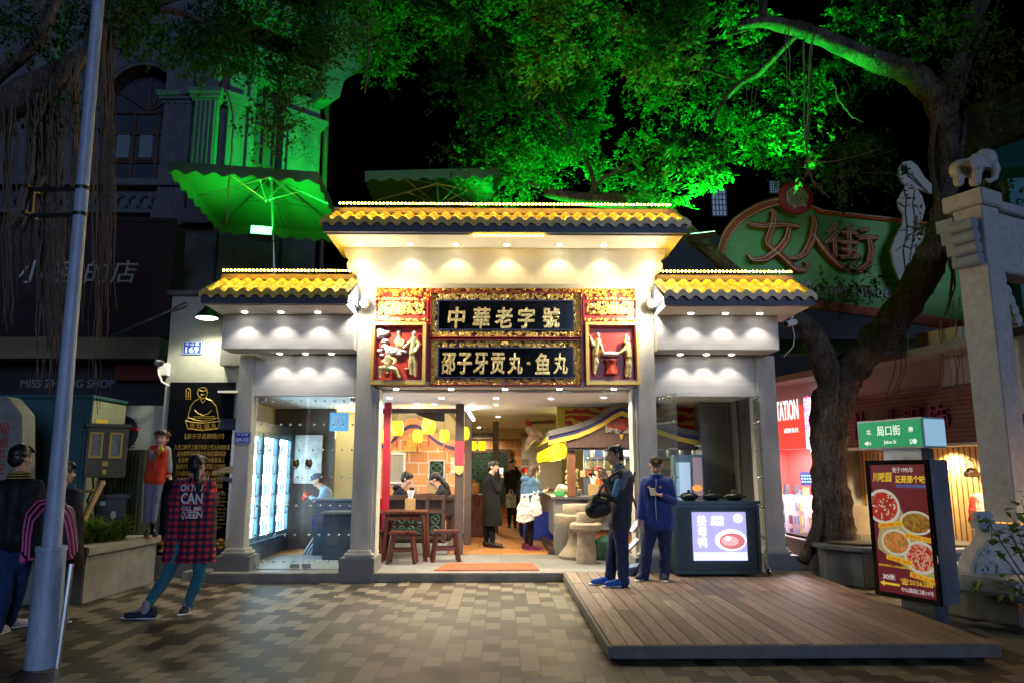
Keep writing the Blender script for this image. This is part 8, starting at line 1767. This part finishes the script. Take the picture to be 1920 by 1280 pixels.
ph = thing('phone',at(1226,923,Yb2-.33),'dark phone in the hand of the man in the cap','phone'); b = MB(); b.obox(at(1224,922,Yb2-.32),(.075,.14,.01),(R(40),0,0)); b.build('phone_body',BLACKP,ph,bevel=.003); b = MB(); b.obox(at(1224,922,Yb2-.32)+Vector((0,.004,.007)),(.066,.125,.002),(R(40),0,0)); b.build('phone_screen',emit('phone_glow',(.4,.6,1),.8),ph)
# 5 woman in the long black coat
Yc2 = 13.75
J = dict(head=(925,874),neck=(920,888),sh1=(921,896,-.16),sh2=(918,896,.15),el1=(934,920,-.15),wr1=(942,895,-.10),hd1=(-.1,.05,.6),hn1=(-1,0,0),el2=(930,925,.14),wr2=(940,900,.05),hd2=(-.1,-.05,.6),hip1=(922,950,-.07),hip2=(920,950,.07),kn1=(922,990,-.07),kn2=(912,990,.08),ank1=(924,1018,-.08),ank2=(912,1016,.08),cut=(922,984))
t,P,T,Mh,ax = person('woman in a long black coat drinking from a white cup in the restaurant aisle',J,Yc2,(1,-.35,0),BLK,BLK,.94,hem=[(921,905,-.04,924,990,-.06,.13,.18),(918,905,.06,922,990,.06,.13,.18)],coat=True)
face(T,Mh,.94,t); short_hair(T,Mh,.97,t); b = MB(); b.caps(T(0,-.09,-.02),T(0,-.12,-.12),.035,.02); blob(b,'hair_tail',HAIR,t,.01,1)
for a_ in ('ank1','ank2'): h = Vector((P[a_].x-.03,P[a_].y,FZ+.006)); shoe(t,h,h+Vector((.22,-.08,0)),mat('black_leather',(.012,.011,.011),.3),.95,BLACKP)
cu = at(940,882,Yc2-.12); b = MB(); b.lathe([(.026,-.05),(.038,.05),(.038,.055),(.03,.05)],cu,16); o = b.build('paper_cup',PAPERW,smooth=True); tag(o,'white paper cup at the mouth of the woman in the black coat','cup')
# 6 girl in denim
Yg = 13.25
J = dict(head=(1004,880),neck=(998,893),sh1=(999,901,-.15),sh2=(996,901,.14),el1=(1004,926,-.16),wr1=(1016,922,-.12),hd1=(.6,0,.1),el2=(1006,926,.12),wr2=(1018,920,.0),hd2=(.6,0,.1),hip1=(996,946,-.07),hip2=(995,946,.07),kn1=(994,985,-.06),kn2=(991,985,.08),ank1=(995,1020,-.06),ank2=(988,1020,.08))
DEN = cloth('denim_jacket',(.07,.14,.24))
t,P,T,Mh,ax = person('girl in denim jacket and black leggings at the food counter, carrying white bags',J,Yg,(1,.35,0),DEN,BLK,.90,hem=[(998,905,-.02,994,940,-.02,.14,.15),(990,905,0,988,935,0,.12,.12)],jdisp=.018,tilt=.15)
b = MB(); b.ball(T(0,-.02,.035),(.088,.10,.09),14,10,Mh); b.caps(T(0,-.06,0),at(992,905,Yg-.05),.085,.07); b.caps(T(-.05,-.0,.0),at(1003,902,Yg-.12),.05,.04); blob(b,'long_hair',HAIRB,t,.010,2,.014,.03)
b = MB(); b.ball(at(988,897,Yg),(.12,.13,.07),12,8); blob(b,'hood',DEN,t,.014,2,.015,.05)
for a_ in ('ank1','ank2'): h = Vector((P[a_].x-.05,P[a_].y,FZ+.006)); shoe(t,h,h+Vector((.25,-.03,0)),cloth('pink_black_trainer',(.12,.02,.06)),.92,mat('pink_sole',(.5,.2,.3),.6))
for i,(x,y,w_,h_,lab) in enumerate(((984,950,.17,.24,'crumpled white plastic carrier bag, the larger one behind the girl in denim'),(1004,943,.13,.20,'white plastic carrier bag nearest the counter, on the arm of the girl in denim'))):
    p = at(x,y,Yg-.22-.04*i); t = thing('plastic_bag',p,lab,'plastic bag','white carrier bags of the girl in denim'); b = MB(); b.prism([(p.x+u*w_,p.z+v*h_) for u,v in ((-.85,-.95),(-.2,-1.1),(.5,-1.0),(.9,-.85),(.72,-.1),(.42,.5),(.30,.98),(.10,.62),(-.10,.60),(-.28,.95),(-.40,.5),(-.72,-.05))],p.y-.06,p.y+.06); blob(b,'bag_body',mat('white_plastic',(.68,.66,.62),.5,var=.08,vs=10,bump=.6,bs=14),t,.012,5,.05,.09)
    b = MB(); b.tube([p+Vector((-.03,0,.2)),at(1000+6*i,925,Yg-.2),p+Vector((.05,0,.2))],.012,6); b.build('bag_handle',PAPERW,t)
# 7 man far back
Yf = 18.3
J = dict(head=(961,869),neck=(960,880),sh1=(950,886,-.02),sh2=(972,886,0),el1=(947,904,-.05),wr1=(956,922,-.1),el2=(975,894,-.1),wr2=(967,874,-.16),hd2=(-.3,-.1,.3),hip1=(955,926),hip2=(967,926),kn1=(955,955),kn2=(966,955),ank1=(955,980),ank2=(966,980))
t,P,T,Mh,ax = person('man in black with cap and hand raised to his face, far back in aisle',J,Yf,(.25,-1,0),BLK,BLK,.96); cap(T,Mh,1,t,mat('black_cap',(.012,.013,.014),.7)); face(T,Mh,.96,t)
for a_ in ('ank1','ank2'): h = Vector((P[a_].x,P[a_].y,FZ+.006)); shoe(t,h,h+Vector((0,-.24,0)),BLACKP,.95)
p = at(958,938,Yf-.15); b = MB(); b.box(p.x-.12,p.x+.12,p.y-.05,p.y+.03,p.z-.16,p.z+.16); o = b.build('paper_bag',mat('white_black_print',(.5,.48,.45),.6,var=.8,vs=9,col2=(.05,.05,.05)),bevel=.008); tag(o,'white paper bag with black print held by the man far back','paper bag'); b = MB(); b.tube([p+Vector((-.06,0,.16)),p+Vector((-.02,0,.26)),p+Vector((.02,0,.26)),p+Vector((.06,0,.16))],.006,5); b.build('bag_handle',PAPERW,o)
# 8, 9 seated diners
Ys = 13.3
J = dict(head=(763,897),neck=(752,913),sh1=(752,920,-.16),sh2=(748,920,.14),el1=(772,938,-.17),wr1=(772,914,-.1),hd1=(.2,0,.5),hn1=(1,0,0),el2=(766,940,.12),wr2=(782,938,.0),hd2=(1,0,.1),hip1=(742,962,-.09),hip2=(740,962,.09),kn1=(775,968,-.09),kn2=(775,968,.09),ank1=(772,1005,-.09),ank2=(772,1005,.09))
t,P,T,Mh,ax = person('seated boy in dark hooded jacket, hand at his mouth, in the dining booth',J,Ys,(1,-.2,0),cloth('charcoal_jacket',(.02,.02,.024)),BLK,.94,tilt=.3,jdisp=.018); face(T,Mh,.94,t); short_hair(T,Mh,1.0,t); b = MB(); b.ball(at(743,914,Ys),(.07,.10,.05),12,8); blob(b,'hood',BLK,t,.014,2)
J = dict(head=(814,898),neck=(825,912),sh1=(828,920,-.16),sh2=(832,920,.14),el1=(812,942,-.17),wr1=(799,934,-.1),hd1=(-1,0,.1),el2=(815,942,.12),wr2=(803,936,.0),hd2=(-1,0,.1),hip1=(838,962,-.09),hip2=(840,962,.09),kn1=(806,968,-.09),kn2=(806,968,.09),ank1=(810,1005,-.09),ank2=(810,1005,.09))
t,P,T,Mh,ax = person('seated woman with long black hair in a dark jacket, facing the boy in the booth',J,Ys,(-1,-.1,0),cloth('slate_jacket',(.032,.035,.038)),BLK,.94,tilt=.25,jdisp=.016); face(T,Mh,.94,t); b = MB(); b.ball(T(0,-.02,.04),(.087,.10,.088),14,10,Mh); b.caps(T(0,-.08,.07),at(838,912,Ys),.05,.05); b.caps(at(838,912,Ys),at(846,938,Ys),.05,.03); blob(b,'long_hair',HAIR,t,.010,2,.014,.03)
# 10 man at the desk
Yq = 13.35
J = dict(head=(594,899),neck=(606,911),sh1=(610,918,-.15),sh2=(612,918,.13),el1=(598,940,-.16),wr1=(582,931,-.08),hd1=(-1,0,.1),el2=(600,940,.1),wr2=(584,931,.03),hd2=(-1,0,.1),hip1=(618,966,-.08),hip2=(620,966,.08),kn1=(590,972,-.08),kn2=(590,972,.08),ank1=(594,1010,-.08),ank2=(594,1010,.08))
t,P,T,Mh,ax = person('man in grey-blue cap and denim shirt bent over a red phone behind glass',J,Yq,(-1,-.3,0),cloth('light_denim_shirt',(.22,.32,.44)),NAVY,.95,tilt=.35); face(T,Mh,.95,t); cap(T,Mh,1,t,cloth('slate_blue_cap',(.08,.11,.17))); b = MB(); b.ball(T(0,-.05,.0),(.074,.055,.07),12,8,Mh); blob(b,'hair',HAIR,t,.009,1)
b = MB(); b.obox(at(573,929,Yq-.05),(.07,.09,.15),(0,.7,0)); o = b.build('phone',mat('red_phone',(.5,.03,.02),.4),bevel=.004); tag(o,'red cased phone held by the man in the grey-blue cap','phone')
# 11, 12 walkers on the left
Yw = 7.05
J = dict(head=(40,858),neck=(36,885),sh1=(2,912),sh2=(70,912),el1=(-14,962,.05),wr1=(-6,1006,-.02),el2=(86,962,.05),wr2=(84,1006,-.02),hip1=(12,1010),hip2=(44,1010),kn1=(10,1095,.02),kn2=(36,1090,.2),ank1=(-8,1180,.05),ank2=(14,1172,.35))
t,P,T,Mh,ax = person('man seen from behind in a black bomber jacket with a yellow striped collar',J,Yw,(.35,1,0),cloth('black_bomber',(.014,.015,.017),.6),cloth('blue_jeans',(.025,.05,.14)),.98,tw=1.15,jdisp=.014,hem=[(12,940,0,14,990,0,.13,.14),(60,940,0,54,990,0,.13,.13)]); short_hair(T,Mh,1,t)
b = MB(); b.lathe([(.098,-.045),(.092,.0),(.084,.03)],at(36,890,Yw),20); cl_ = b.build('collar',BLK,t,smooth=True)
for dz in (-.025,.0,.022): b = MB(); b.lathe([(.096-dz*.2,dz-.005),(.099-dz*.2,dz),(.094-dz*.2,dz+.005)],at(36,890,Yw),20); b.build('collar_stripe',mat('yellow_knit',(.45,.36,.08),.8),cl_)
for a_,dv in (('ank1',(-.02,.25,0)),('ank2',(.1,.22,0))): h = Vector((P[a_].x,P[a_].y-.05,0.001)); shoe(t,h,h+Vector(dv),mat('grey_white_trainer',(.35,.35,.38),.6),1)
Yx = 7.2
J = dict(head=(121,886),neck=(114,908),sh1=(88,926),sh2=(140,926),el1=(80,972,.02),wr1=(78,1010,.05),el2=(148,975,.02),wr2=(146,1015,.05),hip1=(98,1025),hip2=(126,1025),kn1=(92,1100,.02),kn2=(112,1096,.2),ank1=(76,1180,.0),ank2=(94,1172,.35))
t,P,T,Mh,ax = person('youngster in a dark quilted coat with a pink backpack, half hidden behind the lamp post',J,Yx,(.8,.9,0),cloth('dark_quilted_coat',(.022,.02,.028),.6),BLK,.9,tw=1.1,hem=[(100,960,0,98,1052,0,.13,.15),(126,960,0,124,1052,0,.13,.15)]); short_hair(T,Mh,.94,t); face(T,Mh,.9,t)
b = MB()
for k in range(7): b.lathe([(.175,-.012),(.188,.0),(.175,.012)],at(113,950+k*15,Yx),22)
b.build('quilting_ridge',cloth('dark_quilted_coat',(.022,.02,.028),.6),t,smooth=True)
for a_,dv in (('ank1',(.1,.2,0)),('ank2',(.1,.2,0))): h = Vector((P[a_].x,P[a_].y-.05,0.001)); shoe(t,h,h+Vector(dv),BLACKP,.95)
bp_ = thing('backpack',at(96,990,Yx-.25),'dark schoolbag with bright pink piping on the back of the youngster','backpack')
b = MB(); b.caps(at(70,965,Yx-.28),at(66,1025,Yx-.28),.10,.12); b.caps(at(118,965,Yx-.24),at(120,1025,Yx-.24),.10,.12); b.caps(at(94,960,Yx-.27),at(94,1030,Yx-.30),.13,.14); blob(b,'bag_body',mat('black_nylon',(.015,.015,.02),.55),bp_,.014,3)
PK = mat('pink_piping',(.62,.09,.27),.5)
b = MB()
for o_x,o_y,r_ in ((0,0,.012),(6,8,.010),(-6,-6,.009)): b.tube([at(x+(o_x if x<94 else -o_x),y+o_y,Yx-.40) for x,y in ((48,1040),(50,1000),(56,968),(76,945),(96,940),(114,946),(128,970),(134,1000),(138,1040))],r_,6)
b.tube([at(x,y,Yx-.42) for x,y in ((52,1048),(80,1046),(110,1050),(136,1044))],.012,6); b.build('pink_piping',PK,bp_,smooth=True)
b = MB(); b.caps(at(50,1005,Yx-.3),at(42,1050,Yx-.3),.035,.03); blob(b,'side_pocket',PK,bp_,.012,1)
# 13 counter worker, 14 orange worker
Yk = 15.6
J = dict(head=(984,886),neck=(984,897),sh1=(974,903),sh2=(994,903),el1=(971,924,-.05),wr1=(976,942,-.1),el2=(998,924,-.05),wr2=(994,940,-.1),hip1=(978,945),hip2=(990,945),kn1=(978,978),kn2=(989,978),ank1=(978,1002),ank2=(989,1002))
t,P,T,Mh,ax = person('worker in a dark top and red cap partly behind the girl in denim',J,Yk,(.1,-1,0),BLK,BLK,.86); cap(T,Mh,.9,t,mat('red_cap',(.45,.015,.02),.6)); face(T,Mh,.86,t)
Ykk = 13.6
J = dict(head=(1122,884),neck=(1124,898),sh1=(1112,906),sh2=(1136,906),el1=(1108,926,-.08),wr1=(1113,908,-.22),hd1=(0,-.2,.4),el2=(1140,930,-.05),wr2=(1128,918,-.2),hd2=(-.3,-.1,.2),hip1=(1117,958),hip2=(1132,958))
t,P,T,Mh,ax = person('counter worker in orange with a dark red cap, looking at a phone',J,Ykk,(-.2,-1,0),cloth('orange_uniform',(.50,.14,.04)),None,.88,legs=False); cap(T,Mh,.92,t,mat('dark_red_cap',(.25,.02,.03),.6)); face(T,Mh,.88,t)
ph = thing('phone',at(1110,896,Ykk-.28),'dark phone held by the counter worker in orange','phone'); b = MB(); b.obox(at(1109,893,Ykk-.29),(.07,.012,.14),(R(-20),R(-20),0)); b.build('phone_body',BLACKP,ph,bevel=.003)
